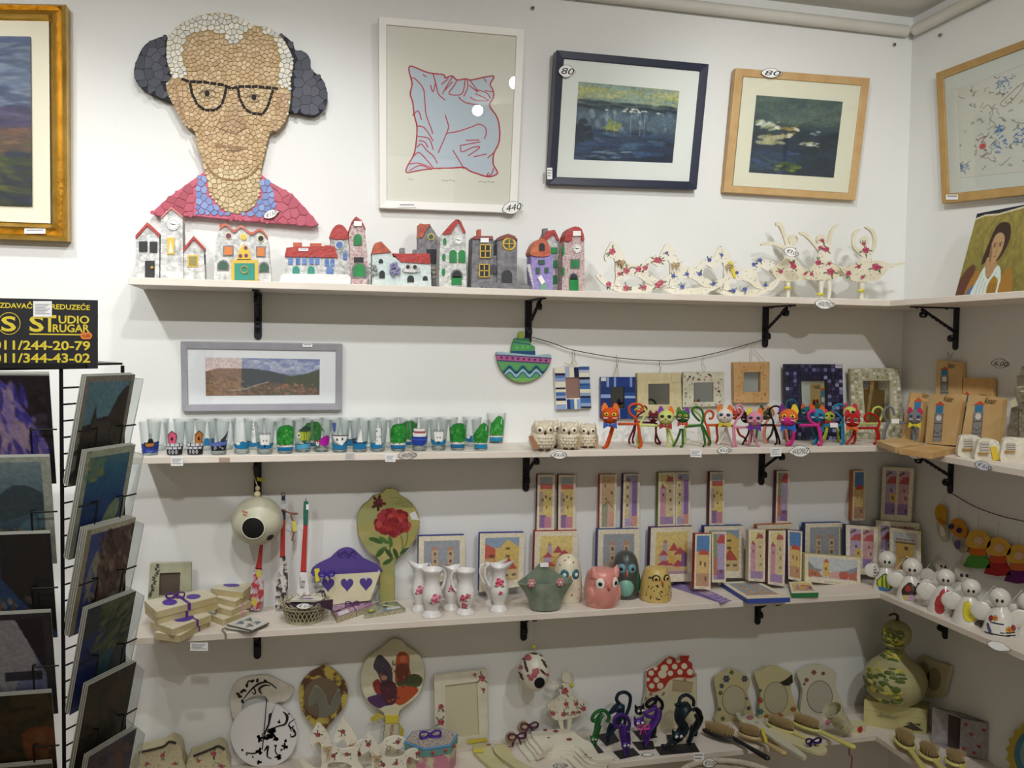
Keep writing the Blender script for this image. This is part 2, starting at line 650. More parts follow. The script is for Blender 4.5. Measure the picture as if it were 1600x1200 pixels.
 # shelves
SHM=mat('e6ddd2',.5,c2='dfd5c8',ns=14,bump=.1,bs=60)
XL=-.2301
SHELF_LAB={1:'topmost',2:'second',3:'third',4:'lowest'}
SHELF={}
for i,z in SH.items():
 m=M().box((XL,-DEP,z-TH),(XC,0,z))
 SHELF[i]=solo('wall_shelf',m,SHM,'%s white board shelf along the long wall'%SHELF_LAB[i],'shelf',(XL,0,z-TH),'board shelves on the long wall',bev=.0012)
 m=M().box((XC-DEP,-1.45,z-TH),(XC,-DEP-.0006,z))
 solo('wall_shelf',m,SHM,'%s white board shelf along the short right wall'%SHELF_LAB[i],'shelf',(XC,-DEP,z-TH),'board shelves on the right wall',bev=.0012)
IRON=mat('1d1e26',.45,metal=.3,c2='25262f',ns=40,bump=.15)
def bracket():
 """black scrolled shelf bracket, back on y = 0, top on z = 0"""
 t=thing('shelf_bracket','','bracket',(0,0,0),'black scrolled shelf brackets')
 w,th=.008,.0035
 pl=[(-w,-th,0),(w,-th,0)]+[(w*math.cos(a),-th,-.0928-w*math.sin(a))for a in np.linspace(0,math.pi,9)]
 part('wall_plate',M().ext(pl,(0,th,0)),IRON,t,bev=.0006)
 part('arm',M().box((-w*.85,-.126,-.0032),(w*.85,-th,0)),IRON,t,bev=.0006)
 m=M()
 a,b=np.array([0,-.004,-.058]),np.array([0,-.098,-.006])
 n=22
 v,f=[],[]
 d=(b-a)/np.linalg.norm(b-a)
 u=np.array([1.0,0,0])
 w2=np.cross(d,u)
 for k in range(n+1):
  c=a+(b-a)*k/n
  an=2.5*math.pi*min(1,max(0,(k/n-.15)/.6))
  for q in range(4):
   an2=an+math.pi/4+q*math.pi/2
   v.append(c+.0042*(math.cos(an2)*u+math.sin(an2)*w2))
 for k in range(n):
  for q in range(4):
   f.append((4*k+q,4*k+(q+1)%4,4*k+4+(q+1)%4,4*k+4+q))
 m.add(v,f)
 part('brace',m,IRON,t)
 for cy,cz,r0,s0 in((-.094,-.0175,.0115,1),(-.0135,-.074,.0095,-1)):
  path=[]
  for k in range(26):
   an=2*math.pi*1.3*k/25
   rr=r0*(1-.62*k/25)
   path.append((0,cy+rr*math.sin(an)*s0,cz+rr*math.cos(an)))
  v,f=[],[]
  for k,p in enumerate(path):
   for dx,dr in((-.0045,0),(.0045,0),(.0045,1),(-.0045,1)):
    q=np.array(p)-np.array([0,cy,cz])
    q=q*(1-dr*.0024/max(np.linalg.norm(q),.004))
    v.append(np.array([dx,cy,cz])+q)
  for k in range(len(path)-1):
   for q in range(4):
    f.append((4*k+q,4*k+(q+1)%4,4*k+4+(q+1)%4,4*k+4+q))
  f+=[(0,1,2,3),tuple(4*(len(path)-1)+q for q in(3,2,1,0))]
  part('scroll',M().add(v,f),IRON,t)
 for yy in(-.03,-.112):
  part('screw',M().ball((0,yy,-.004),(.003,.003,.0018),8,5),IRON,t)
 return t
bk0=bracket()
first=True
for i in(1,2,3):
 z=SH[i]-TH
 for j,x in enumerate((0,.6,1.207)):
  lab='black iron bracket under the %s long shelf, %s from the left'%(SHELF_LAB[i],('first','second','third')[j])
  if first:
   bk0.location=(x,0,z)
   bk0['label']=lab
   first=False
  else:
   copy_tree(bk0,(x,0,z),0,lab)
 copy_tree(bk0,(XC,-.191,z),-math.pi/2,'black iron bracket on the right wall under the %s shelf'%SHELF_LAB[i])
 # pictures on the wall
GLASS_PANE=glass_mat(edge=(.9,.93,.93),face=(.985,.99,.985),rough=.0,gloss=.85)
class Plane:
 """a plane through the bottom edge of a hung picture, leaning by LEAN (top towards the room)"""
 def __init__(s,quad,yb,lean,wall='b'):
  tl,tr,br,bl=quad
  if wall=='b':
   s.p0=PY(*bl,yb)
   s.n=np.array([0,-math.cos(lean),-math.sin(lean)])
  else:
   s.p0=PX(*bl,XC+yb)
   s.n=np.array([-math.cos(lean),0,-math.sin(lean)])
 def __call__(s,u,v):
  return PL(u,v,s.p0,s.n)
 def off(s,d):
  q=Plane.__new__(Plane)
  q.p0,q.n=s.p0+s.n*d,s.n
  return q
def inset(quad,l,t,r,b):
 """quad in photo px moved inwards by pixel widths (left, top, right, bottom)"""
 tl,tr,br,bl=[np.asarray(p,float)for p in quad]
 def un(a):
  return a/np.linalg.norm(a)
 ex,ey=un(tr-tl),un(bl-tl)
 ex2,ey2=un(br-bl),un(br-tr)
 return[tuple(tl+ex*l+ey*t),tuple(tr-ex*r+ey2*t),tuple(br-ex2*r-ey2*b),tuple(bl+ex2*l-ey*b)]
def frame4(m,pl,oq,iq,depth,mi=0,drop=.002):
 O=[pl(*p)for p in oq]
 I=[pl(*p)for p in iq]
 m.ring(O,I,-pl.n*depth,mi,inset=-pl.n*drop)
def picture(name,label,cat,quad,yb,lean,fw,fcol,matw,matcol,art,depth=.018,glass=False,wall='b',group=None,liner=None,gold=False):
 pl=Plane(quad,yb,lean,wall)
 org=(pl(*quad[2])+pl(*quad[3]))/2
 t=thing(name,label,cat,org,group)
 iq=inset(quad,*fw)
 m=M()
 if gold:
  prev,pd=quad,0
  for k,dz in((.18,.008),(.34,-.003),(.72,.006),(.86,-.006),(1.0,-.012)):
   nq=[tuple(np.asarray(a)+(np.asarray(b)-np.asarray(a))*k)for a,b in zip(quad,iq)]
   O=[pl(*p)+pl.n*pd for p in prev]
   I=[pl(*p)+pl.n*dz for p in nq]
   v=O+I
   m.add(v,[(i,4+i,4+(i+1)%4,(i+1)%4)for i in range(4)])
   prev,pd=nq,dz
  O=[pl(*p)for p in quad]
  B=[p-pl.n*depth for p in O]
  m.add(O+B,[(4+i,i,(i+1)%4,4+(i+1)%4)for i in range(4)])
 else:
  frame4(m,pl,quad,iq,depth)
 part('frame',m,fcol,t,bev=.0015 if not gold else 0)
 q2=iq
 base=-.006
 if liner:
  q2=inset(iq,*liner[0])
  m=M()
  frame4(m,pl.off(-.010),iq,q2,.006,0,.003)
  part('liner',m,liner[1],t,label='cream inner liner')
 if matw:
  q3=inset(q2,*matw)
  m=M()
  frame4(m,pl.off(base),q2,q3,.0015,0,.0004)
  part('mount',m,matcol,t,label='plain mount board')
 else:
  q3=q2
 bp=pl.off(base-.003)
 m=M().ext([bp(*p)for p in quad],-pl.n*max(.002,depth-.010))
 part('backing',M().ext([(pl.off(-depth+.003))(*p)for p in inset(quad,3,3,3,3)],-pl.n*.002),mat('b9a98a',.8),t)
 ap=pl.off(base-.001)
 art(t,ap,q3)
 if glass:
  gp=pl.off(-.0035)
  m=M().ext([gp(*p)for p in iq],-pl.n*.0012)
  part('glass',m,GLASS_PANE,t)
 return t,pl
def paint_on(quad_plane,q3,cv,t,name='painting',rough=.5,fnquad=True,coat=0):
 fn=quadmap(*[quad_plane(*p)for p in q3])
 x0,y0,x1,y1=cv.b
 return panel(cv,lambda u,v:fn((u-x0)/(x1-x0),(v-y0)/(y1-y0)),name,t,rough=rough,coat=coat)
 # gilt framed landscape, cut by the left edge of the photograph
def art_gold(t,ap,q):
 cv=Cv(0,0,60,270,.62)
 cv.grad([(0,'4a5a86'),(.25,'6f86a4'),(.42,'98a6b0'),(.47,'5c5478'),(.53,'5a4a68'),(.56,'74584c'),(.66,'66523e'),(.72,'46502e'),(.9,'2f3a38'),(1,'2b3448')])
 cv.dabs(140,(0,0,60,120),['5a6c98','7d92b0','8ea2b4','46567f'],4,3,-.4)
 cv.dabs(60,(0,112,60,140),['4e4570','6a5c84','3e3a60'],3,2.2)
 cv.dabs(90,(0,145,60,190),['8a6048','7a5640','5c5a3c','94704c'],2.4,2)
 cv.dabs(150,(0,185,60,270),['3c4a2a','56622e','2c3634','6c6a34','28324a'],3.2,1.8,.5)
 cv.noise(.15,3)
 cv.a[...,:3]*=.72
 paint_on(ap,q,cv,t)
GOLD=mat('d0a850',.3,metal=.7,c2='b08a34',ns=22,bump=.3,bs=90)
CREAM=mat('e2dcc6',.7)
gq=[(-190,2),(103,7),(106,377),(-190,366)]
t,pl=picture('framed_landscape','oil landscape in a wide gilt frame, cut off at the left edge','picture',gq,-.03,.01,(27,25,27,27),GOLD,None,None,art_gold,depth=.034,liner=((24,26,29,26),CREAM),gold=True)
slip(38,357,71,365,pl.off(.004),t,lines=1)
# white framed print of a crumpled pillow
def art_pillow(t,ap,q):
 us=[p[0]for p in q]
 vs=[p[1]for p in q]
 x0,x1,y0,y1=min(us),max(us),min(vs),max(vs)
 bg=M().flat([ap(*p)for p in q])
 part('print_sheet',bg,mat('e6e3d8',.8),t)
 k=530/1590
 def z(pts):
  return[(530+x/3,y/3)for x,y in pts]
 o=z(sm([(327,315),(345,312),(400,335),(440,345),(490,350),(497,365),(528,356),(552,375),(590,370),(620,375),(680,362),(725,358),(708,395),(722,425),(722,460),(705,495),(740,550),(752,610),(748,670),(725,720),(722,770),(742,812),(700,828),(650,815),(610,800),(585,785),(520,788),(440,790),(370,800),(315,808),(322,775),(345,735),(358,690),(365,600),(352,540),(345,480),(333,440),(342,390),(330,345)],4))
 cv=Cv(630,98,782,280,1.9)
 cv.poly(o,'c3cfdb')
 R='c02a3c'
 cv.line(o+o[:1],2.0,R)
 for ln in([(335,375),(350,365),(385,400),(397,425)],[(398,425),(402,480),(408,540),(430,600),(438,625)],[(345,540),(370,520),(385,560)],[(362,590),(400,600),(440,660)],[(440,345),(455,400),(465,440),(495,468)],[(428,400),(440,430),(452,385)],[(530,362),(500,410),(485,440)],[(552,375),(540,400),(515,440),(575,440),(590,375)],[(600,370),(602,410),(585,450)],[(612,375),(650,430),(610,400)],[(640,420),(690,435),(708,460)],[(615,455),(640,470),(700,470),(640,440)],[(560,455),(590,480),(650,492)],[(497,540),(512,590),(505,620),(480,680),(465,715)],[(505,625),(560,615),(620,595),(655,582),(685,598),(688,630),(680,650)],[(595,658),(655,656)],[(565,683),(660,665)],[(570,690),(575,712),(630,690),(658,692),(605,730)],[(632,735),(690,722)],[(533,705),(555,740),(585,790)],[(370,640),(420,650),(440,700)],[(365,690),(385,675),(410,705),(440,730),(460,765)],[(350,730),(375,715),(410,750),(440,785)],[(325,770),(370,765),(430,785)],[(330,800),(380,775),(430,795)],[(725,715),(697,740)],[(700,810),(692,825),(715,815),(722,790)],[(375,660),(400,665),(415,690)],[(393,350),(408,360)],[(720,430),(685,425)],[(680,370),(690,385)],[(510,370),(480,395)],[(530,385),(498,420)]):
  cv.line(z(sm(ln,4,False)),1.5,R)
 panel(cv,ap.off(.0003),'drawing',t)
 m=M()
 for a,b,c,d in((638,279,646,282),(690,281,712,284),(748,283,774,287)):
  for j in range(4):
   x=a+(c-a)*j/4
   m.flat([ap.off(.0003)(*p)for p in rc(x,b+(j%2),x+(c-a)/5,b+1.3+(j%2))])
 part('pencil_note',m,mat('a8a69c',.8),t,kind='stuff')
wq=[(592,25),(820,45),(808,333),(593,325)]
WHITE=mat('eeece6',.45)
t,pl=picture('framed_print','white framed print of a red outlined crumpled pillow','picture',wq,-.022,.055,(12,12,12,13),WHITE,None,None,art_pillow,depth=.02,glass=True)
leaf_tag(801,324,33,20,pl.off(.002),'440',t,rot=-.18)
slip(622,318,650,324,pl.off(.001),t,lines=1)
# navy framed abstract water painting
def art_navy(t,ap,q):
 cv=Cv(0,0,160,120,.95)
 cv.grad([(0,'8fa08a'),(.14,'a3ab7a'),(.24,'7f8f80'),(.3,'3c4c58'),(.42,'5c7080'),(.55,'4e6270'),(.68,'33445e'),(.85,'28364e'),(1,'222e44')])
 cv.dabs(70,(0,0,160,30),['b2b46e','9fae94','88a09a','c0bf8a','7c9496'],3,5,.05,.1,.6)
 cv.dabs(40,(0,28,160,40),['22303c','2c3c48','4c5c60'],1.8,6,.03,.05,.8)
 cv.dabs(60,(20,40,150,70),['8fa2aa','5c7484','74889a','3a4e64'],3.4,1.4,1.5,.2,.55)
 cv.dabs(10,(45,58,70,80),['9aa050','a8a858','7f9058'],4,1.3,1.2,.3,.75)
 cv.dabs(90,(0,70,160,120),['26365a','33507a','2a3848','4a6888','1c2638'],2.6,5,.05,.1,.6)
 cv.dabs(30,(0,60,25,90),['1c2632','243444'],3,1.5)
 cv.dabs(14,(20,104,90,116),['8ea4b4','5a7892'],.8,9,-.05,.05,.7)
 cv.dabs(16,(40,36,130,41),['e6e8e0','cdd4d0'],1.1,2.2,0,.1,.9)
 for x in(48,60,86,101,108):
  cv.line([(x,44),(x+1,78)],1.0,'b4c4cc',.6)
 cv.noise(.14,2.5)
 paint_on(ap,q,cv,t)
nq=[(870,78),(1108,100),(1089,296),(857,288)]
t,pl=picture('framed_painting','abstract blue water painting with white mount in a navy frame','picture',nq,-.022,.06,(12,12,12,12),mat('1a2238',.4,coat=.2),(25,34,30,28),mat('eef0ec',.8),art_navy,depth=.03,glass=True,group='framed abstract water paintings')
leaf_tag(886,111,27,20,pl.off(.002),'80 EURO'[:2],t,rot=.1)
slip(855,262,863,280,pl.off(.001),t,lines=3)
# light wood framed dark painting
def art_wood(t,ap,q):
 cv=Cv(0,0,140,118,.95)
 cv.grad([(0,'5a6c62'),(.3,'46585a'),(.5,'2e3a44'),(.7,'2c3a4e'),(.85,'2e3e48'),(1,'2a3440')])
 cv.dabs(60,(0,0,140,40),['5c7066','4c6060','3e5054','6a7c6c'],4,4,-.1,.2,.5)
 cv.dabs(40,(0,85,100,116),['34507a','3c5a6c','2a3850','43608c'],3,4,.1,.2,.55)
 cv.dabs(30,(70,50,140,116),['222c3a','2a3440'],5,3,0,.3,.6)
 cv.dabs(18,(5,38,40,50),['cdd4c4','a4ac7c','e4e8dc'],1.8,3,-.35,.15,.8)
 cv.dabs(16,(22,42,72,60),['c8a85c','a8924c','e8e4d0','8a7a44'],1.8,2.2,.1,.3,.85)
 cv.dabs(16,(10,60,50,72),['8a9468','a8a880','b8b48c'],2.2,3.4,-.05,.15,.8)
 cv.dabs(9,(78,66,108,72),['d8d8c8','a4a898','c4c08c'],1.1,4,-.08,.1,.9)
 cv.dabs(8,(90,48,106,54),['8a96a0','a4b0b4'],1.2,2.5,0,.1,.7)
 cv.dabs(14,(38,96,80,112),['7c8c30','64783c','4a5c38'],2.2,2.5,-.1,.2,.8)
 cv.noise(.12,2.5)
 paint_on(ap,q,cv,t)
vq=[(1150,106),(1360,122),(1337,313),(1131,300)]
OAK=mat('c9a877',.5,c2='bf9a66',ns=30)
t,pl=picture('framed_painting','dark pond painting with cream mount in a pale wood frame','picture',vq,-.02,.03,(13,12,11,11),OAK,(23,28,27,22),mat('ece8d2',.8),art_wood,depth=.018,glass=True,group='framed abstract water paintings')
leaf_tag(1206,114,34,15,pl.off(.002),'80',t,rot=.05)
# wood framed ink drawing on the right wall
def art_doodle(t,ap,q):
 cv=Cv(0,0,300,200,.9,bg='d9d7cc')
 random.seed(11)
 for _ in range(70):
  x,y=random.uniform(2,160),random.uniform(4,195)
  pts=[(x,y)]
  for _ in range(random.randint(2,5)):
   pts.append((pts[-1][0]+random.uniform(-7,7),pts[-1][1]+random.uniform(-6,6)))
  cv.line(sm(pts,3,False),random.uniform(.7,1.3),random.choice(['5a5650','6e665c','4a4a52','7a6a5a']))
 for cx,cy,r,c in((110,26,15,'4d74ac'),(98,140,16,'4d74ac'),(140,132,14,'3f66a4'),(96,112,8,'5078b0'),(12,178,9,'5a6ea0')):
  for _ in range(22):
   x,y=cx+random.uniform(-r,r),cy+random.uniform(-r,r)
   cv.line([(x,y),(x+random.uniform(-8,8),y+random.uniform(-6,6))],1.6,c)
 cv.line(sm([(100,60),(130,42),(150,35),(140,50),(112,68),(100,62)],4,False),1.2,'6e5a50')
 cv.line(el(165,70,14,26),1.2,'4a4a50')
 cv.disc(58,138,8,'cf5a58',6)
 cv.line([(50,122),(66,118),(56,130)],1.6,'9a3a3a')
 cv.line(sm([(60,60),(75,56),(84,74),(76,86),(88,98),(70,106)],4,False),1.6,'9a8a78')
 random.seed(5)
 cv.line(rc(0,0,300,200)+[(0,0)],1.2,'a8a498')
 paint_on(ap,q,cv,t,'drawing')
rq=[(1462,114),(1760,0),(1745,290),(1472,318)]
rq2=[(1462,114),(1760,2),(1752,288),(1471,318)]
t,pl=picture('framed_drawing','coloured ink doodle drawing in a pale wood frame on the right wall','picture',rq2,-.02,.0,(10,12,10,14),mat('b8955c',.5,c2='ab874e',ns=30),(21,26,20,22),mat('d9dad2',.8),art_doodle,depth=.018,glass=True,wall='r')
slip(1478,304,1497,312,pl.off(.001),t,lines=1)
# grey framed panorama under the top shelf
def art_pano(t,ap,q):
 cv=Cv(0,0,180,60,1.0)
 cv.grad([(0,'6a78a8'),(.2,'8a94bc'),(.35,'9aa4c0'),(.5,'6a7c98'),(.7,'3c4c60'),(1,'3a4038')])
 cv.dabs(70,(60,2,180,22),['b8bcd4','a4aac8','7c86b0','c8cad8'],3,2.6,-.05,.2,.6)
 cv.poly(sm([(0,22),(14,17),(40,16),(75,17),(100,20),(116,24),(132,28),(150,34),(110,46),(60,54),(0,60)],3),'35404c')
 cv.poly([(0,20),(8,17),(56,17),(54,60),(0,60)],'8a6a58')
 cv.poly([(0,0),(57,0),(56,17),(20,16),(0,22)],'d8c4c4')
 cv.poly([(126,30),(160,24),(180,16),(180,60),(120,60)],'3c4636')
 cv.poly([(60,52),(95,38),(118,40),(180,50),(180,60),(56,60)],'5c4a40')
 cv.dabs(150,(56,42,175,60),['8a5a48','7a6a5c','4c4a40','a4745c','55604c'],1.5,1.6,0,.6,.8)
 cv.dabs(90,(0,30,55,60),['9a7456','7c5c4c','a07c60','6a5a48'],2,2,.2,.4,.6)
 cv.line(sm([(36,52),(60,49),(80,43),(98,38)],3,False),1.2,'b4b0a0')
 cv.noise(.12,2)
 paint_on(ap,q,cv,t,'photograph',.4)
pq=[(282,533),(535,537),(534,641),(284,643)]
t,pl=picture('framed_panorama','grey framed panorama photograph of a bay hanging under the top shelf','picture',pq,-.018,.02,(10,12,10,11),mat('9b9a9e',.5,c2='92919a',ns=30),(28,13,25,13),mat('e9eaee',.8),art_pano,depth=.018,glass=True)
slip(473,537,488,542,pl.off(.001),t,lines=1)
# mosaic portrait
def inpoly(x,y,P):
 c=False
 n=len(P)
 for i in range(n):
  x1,y1=P[i]
  x2,y2=P[(i+1)%n]
  if(y1>y)!=(y2>y)and x<(x2-x1)*(y-y1)/(y2-y1)+x1:
   c=not c
 return c
def dseg(x,y,pl_):
 d=1e9
 for(x1,y1),(x2,y2)in zip(pl_[:-1],pl_[1:]):
  L=(x2-x1)**2+(y2-y1)**2+1e-9
  t=min(1,max(0,((x-x1)*(x2-x1)+(y-y1)*(y2-y1))/L))
  d=min(d,math.hypot(x-x1-t*(x2-x1),y-y1-t*(y2-y1)))
 return d
def z3(pts):
 return[(x/3,y/3)for x,y in pts]
R_DARKL=z3(sm([(790,178),(730,182),(680,210),(650,260),(628,330),(640,385),(690,425),(770,462),(820,460),(830,300)],3))
R_DARKR=z3(sm([(1310,165),(1370,200),(1385,235),(1430,245),(1455,280),(1460,325),(1510,370),(1535,440),(1520,500),(1475,538),(1400,525),(1330,500),(1320,330)],3))
R_HEAD=z3(sm([(780,230),(790,170),(850,110),(930,75),(1030,60),(1120,80),(1185,118),(1260,130),(1320,175),(1360,240),(1375,300),(1362,380),(1362,470),(1340,560),(1300,610),(1265,620),(1240,720),(1222,800),(1215,920),(1170,985),(1100,1002),(1040,975),(985,910),(970,840),(950,760),(930,690),(910,610),(870,590),(840,540),(800,470),(778,400),(805,360),(785,300)],3))
R_FACE=z3([(905,160),(965,150),(1040,160),(1075,212),(1120,205),(1155,165),(1190,120),(1240,160),(1285,185),(1300,240),(1310,330),(1295,400),(1362,430),(1340,560),(1290,625),(1240,800),(1215,920),(1170,985),(1100,1002),(1040,975),(985,910),(950,760),(905,610),(860,590),(775,410),(810,370),(845,380),(880,340),(862,250),(875,185)])
R_SHIRT=z3([(712,995),(790,925),(920,832),(965,800),(985,910),(1040,975),(1100,1002),(1170,985),(1215,920),(1222,815),(1270,855),(1370,910),(1440,985),(1493,1050),(1470,1058),(1100,1030),(920,1012),(720,1006)])
R_BLUE=[z3([(918,835),(965,798),(985,910),(1040,978),(1100,1003),(1060,1012),(920,1000)]),z3([(1222,815),(1272,855),(1300,985),(1215,1020),(1120,1005),(1170,985),(1215,920)])]
FEAT=[(z3([(930,440),(955,425),(990,420),(1015,438)]),1.3,'6a5238'),(z3([(945,455),(975,460),(1010,452)]),1.2,'8a7048'),(z3([(1150,460),(1185,440),(1220,455)]),1.3,'6a5238'),(z3([(1160,475),(1190,478),(1220,470)]),1.2,'8a7048'),(z3([(975,545),(940,590),(925,620)]),1.3,'9a7a4c'),(z3([(1035,550),(1010,600),(995,618)]),1.3,'94744a'),(z3([(1150,580),(1180,630),(1200,660)]),1.3,'9a7a4c'),(z3([(1030,600),(1050,610),(1100,628),(1145,600),(1150,590)]),1.5,'846440'),(z3([(1005,680),(1060,685),(1110,692),(1160,695)]),2.4,'8c6c4a'),(z3([(1060,705),(1130,705)]),1.6,'765838'),(z3([(1050,745),(1120,752)]),1.3,'a08458'),(z3([(965,765),(995,815),(1040,838),(1110,845),(1170,825),(1215,775)]),1.9,'8a6840'),(z3([(820,410),(840,460),(850,530),(880,575)]),1.6,'a07c52'),(z3([(1320,440),(1310,490),(1290,540)]),1.6,'a07c52'),(z3([(900,400),(880,345),(860,260)]),.9,'b89a6c'),(z3([(900,640),(955,745)]),.9,'a88a58')]
NOSE=z3([(1080,490),(1110,480),(1145,570),(1140,600),(1095,625),(1040,595),(1050,555)])
EARS=[z3([(790,380),(830,385),(850,470),(890,590),(850,570),(800,470)]),z3([(1300,440),(1360,430),(1340,560),(1280,615),(1290,520)])]
EYES=[z3([(905,430),(970,395),(1045,425),(1020,480),(930,480)]),z3([(1130,430),(1190,415),(1270,425),(1240,490),(1150,490)])]
GLASSES=[z3([(848,368),(888,382),(950,383),(1050,398),(1085,415),(1115,405),(1210,405),(1305,415)]),z3([(890,385),(900,440),(925,490),(960,515),(1010,515),(1040,490),(1055,440),(1060,405)]),z3([(1115,410),(1122,460),(1150,510),(1180,530),(1230,535),(1255,500),(1280,420)])]
FEATB=[]
def region(x,y):
 """(region, colour, spacing) of the mosaic at a photo pixel, or None outside it"""
 if inpoly(x,y,R_HEAD):
  if inpoly(x,y,R_FACE):
   for e in EYES:
    if inpoly(x,y,e):
     return 'f',random.choice(['bca680','ae9670','c6b08c']),6.5
   if inpoly(x,y,NOSE):
    return 'f',random.choice(['ae9070','a68664','b49876']),7
   for e in EARS:
    if inpoly(x,y,e):
     return 'f',random.choice(['b4967a','ac8c6c','bca07e']),7
   if y>262:
    return 'f',random.choice(['c8b48e','c0aa82','d0be9c','c6b08a','b8a27c']),7.5
   return 'f',random.choice(['bc9e76','c4a882','b2946a','ccb28e','c0a47c']),7
  return 'h',random.choice(['dad8cc','d0d0c6','e0ded2','c8cac4','d6d2c2']),7.5
 for e in R_BLUE:
  if inpoly(x,y,e):
   return 'b',random.choice(['6c88bc','5f7cb4','7a94c4','6884b8']),9.5
 if inpoly(x,y,R_SHIRT):
  return 'r',random.choice(['a83a50','b04458','9c3448','b24a60']),13
 if inpoly(x,y,R_DARKL)or inpoly(x,y,R_DARKR):
  return 'd',random.choice(['41434e','484a56','3b3d48','4c4e58']),14
 return None
def clip_cell(c,others):
 P=[(c[0]-14,c[1]-14),(c[0]+14,c[1]-14),(c[0]+14,c[1]+14),(c[0]-14,c[1]+14)]
 for o in others:
  mx,my=(c[0]+o[0])/2,(c[1]+o[1])/2
  nx,ny=o[0]-c[0],o[1]-c[1]
  Q=[]
  for i in range(len(P)):
   a,b=P[i],P[(i+1)%len(P)]
   da,db=(a[0]-mx)*nx+(a[1]-my)*ny,(b[0]-mx)*nx+(b[1]-my)*ny
   if da<=0:
    Q.append(a)
   if da*db<0:
    k=da/(da-db)
    Q.append((a[0]+(b[0]-a[0])*k,a[1]+(b[1]-a[1])*k))
  P=Q
  if len(P)<3:
   return None
 return P
YM=-.030
t=thing('mosaic_portrait','stone mosaic portrait of a white-haired man in black glasses and red jacket','mosaic',PY(367,345,YM))
for nm,P,c in(('hair_board',R_DARKL,'2e3038'),('hair_board',R_DARKR,'2e3038'),('head_board',R_HEAD,'a89468'),('shirt_board',R_SHIRT,'c46a80')):
 part('backing_board',M().ext(py(P,YM+(.004 if nm=='hair_board' else .002 if nm=='shirt_board' else 0)),(0,.024,0)),mat(c,.85,bump=.3,bs=300),t)
seeds=[]
grid={}
random.seed(3)
for want in(6,6.5,7,7.5,9.5,13,14):
 for rep in range(9):
  y=15.0+random.uniform(0,want)
  while y<360:
   x=200.0+random.uniform(0,want)
   while x<515:
    jx,jy=x+random.uniform(-.4,.4)*want,y+random.uniform(-.4,.4)*want
    r_=region(jx,jy)if not any(dseg(jx,jy,q)<2.2 for q in FEATB if q[0][0]-30<jx<q[0][0]+140)else None
    if r_ and abs(r_[2]-want)<.01:
     ok=True
     for gx in range(int(jx//14)-1,int(jx//14)+2):
      for gy in range(int(jy//14)-1,int(jy//14)+2):
       for q in grid.get((gx,gy),()):
        if math.hypot(q[0]-jx,q[1]-jy)<.78*min(want,q[3]):
         ok=False
     if ok:
      sd=(jx,jy,r_[1],want,r_[0])
      seeds.append(sd)
      grid.setdefault((int(jx//14),int(jy//14)),[]).append(sd)
    x+=want
   y+=want
mats_t,midx=[],{}
small=M()
for sd in seeds:
 gx,gy=int(sd[0]//14),int(sd[1]//14)
 near=[q for a in range(gx-2,gx+3)for b in range(gy-2,gy+3)for q in grid.get((a,b),())if q is not sd and math.hypot(q[0]-sd[0],q[1]-sd[1])<26]
 for k in range(12):
  an=k*math.pi/6
  for st in(.25,.4,.55,.7,.85,1.0):
   d_=sd[3]*st
   rr=region(sd[0]+d_*math.cos(an),sd[1]+d_*math.sin(an))
   if rr is None or rr[0]!=sd[4]:
    near.append((sd[0]+2*d_*math.cos(an),sd[1]+2*d_*math.sin(an)))
    break
 P=clip_cell(sd,near)
 if not P:
  continue
 cx,cy=sum(p[0]for p in P)/len(P),sum(p[1]for p in P)/len(P)
 g=1-.9/sd[3]*(.5 if sd[4]=='d' else 1)
 P=[(cx+(p[0]-cx)*g,cy+(p[1]-cy)*g)for p in P]
 yy=YM-.0022-random.uniform(0,.0008)+(.004 if sd[4]=='d' else .002 if sd[4]in 'rb' else 0)
 mt=mat(sd[2],.4 if sd[4]in 'rb' else .6)
 if sd[4]in 'rb' or(sd[4]=='d'):
  part('tile',M().ext(py(P,yy),(0,.004,0),back=False),mt,t)
 else:
  if sd[2]not in midx:
   midx[sd[2]]=len(mats_t)
   mats_t.append(mt)
  small.ext(py(P,yy),(0,.004,0),midx[sd[2]],back=False)
part('tesserae',small,mats_t,t,kind='stuff')
for ln in GLASSES:
 L=[np.array(p)for p in ln]
 seg=[]
 for a,b in zip(L[:-1],L[1:]):
  n=max(1,int(round(np.linalg.norm(b-a)/10)))
  for k in range(n):
   seg.append((a+(b-a)*(k+.06)/n,a+(b-a)*(k+.94)/n))
 for a,b in seg:
  d=(b-a)/(np.linalg.norm(b-a)+1e-9)
  nn=np.array([-d[1],d[0]])*1.9
  part('glasses_tile',M().ext(py([tuple(a+nn),tuple(b+nn),tuple(b-nn),tuple(a-nn)],YM-.0045),(0,.004,0)),mat('14100e',.75),t)
for ln,w,c in FEAT:
 L=[np.array(p)for p in ln]
 for a,b in zip(L[:-1],L[1:]):
  n=max(1,int(round(np.linalg.norm(b-a)/9)))
  d=(b-a)/(np.linalg.norm(b-a)+1e-9)
  nn=np.array([-d[1],d[0]])*w*.9
  for k in range(n):
   p,q=a+(b-a)*(k+.05)/n,a+(b-a)*(k+.95)/n
   part('tile',M().ext(py([tuple(p+nn),tuple(q+nn*.8),tuple(q-nn),tuple(p-nn*.8)],YM-.0036),(0,.003,0),back=False),mat(c,.6),t)
for cx,cy in((971,437),(1190,455)):
 part('pupil',M().ext(py(el(cx/3,cy/3,4,4.4,10),YM-.0042),(0,.003,0)),mat('1a140e',.75),t)
leaf_tag(424,334,27,13,lambda u,v:PY(u,v,YM-.006),'€1500',t,rot=-.35)
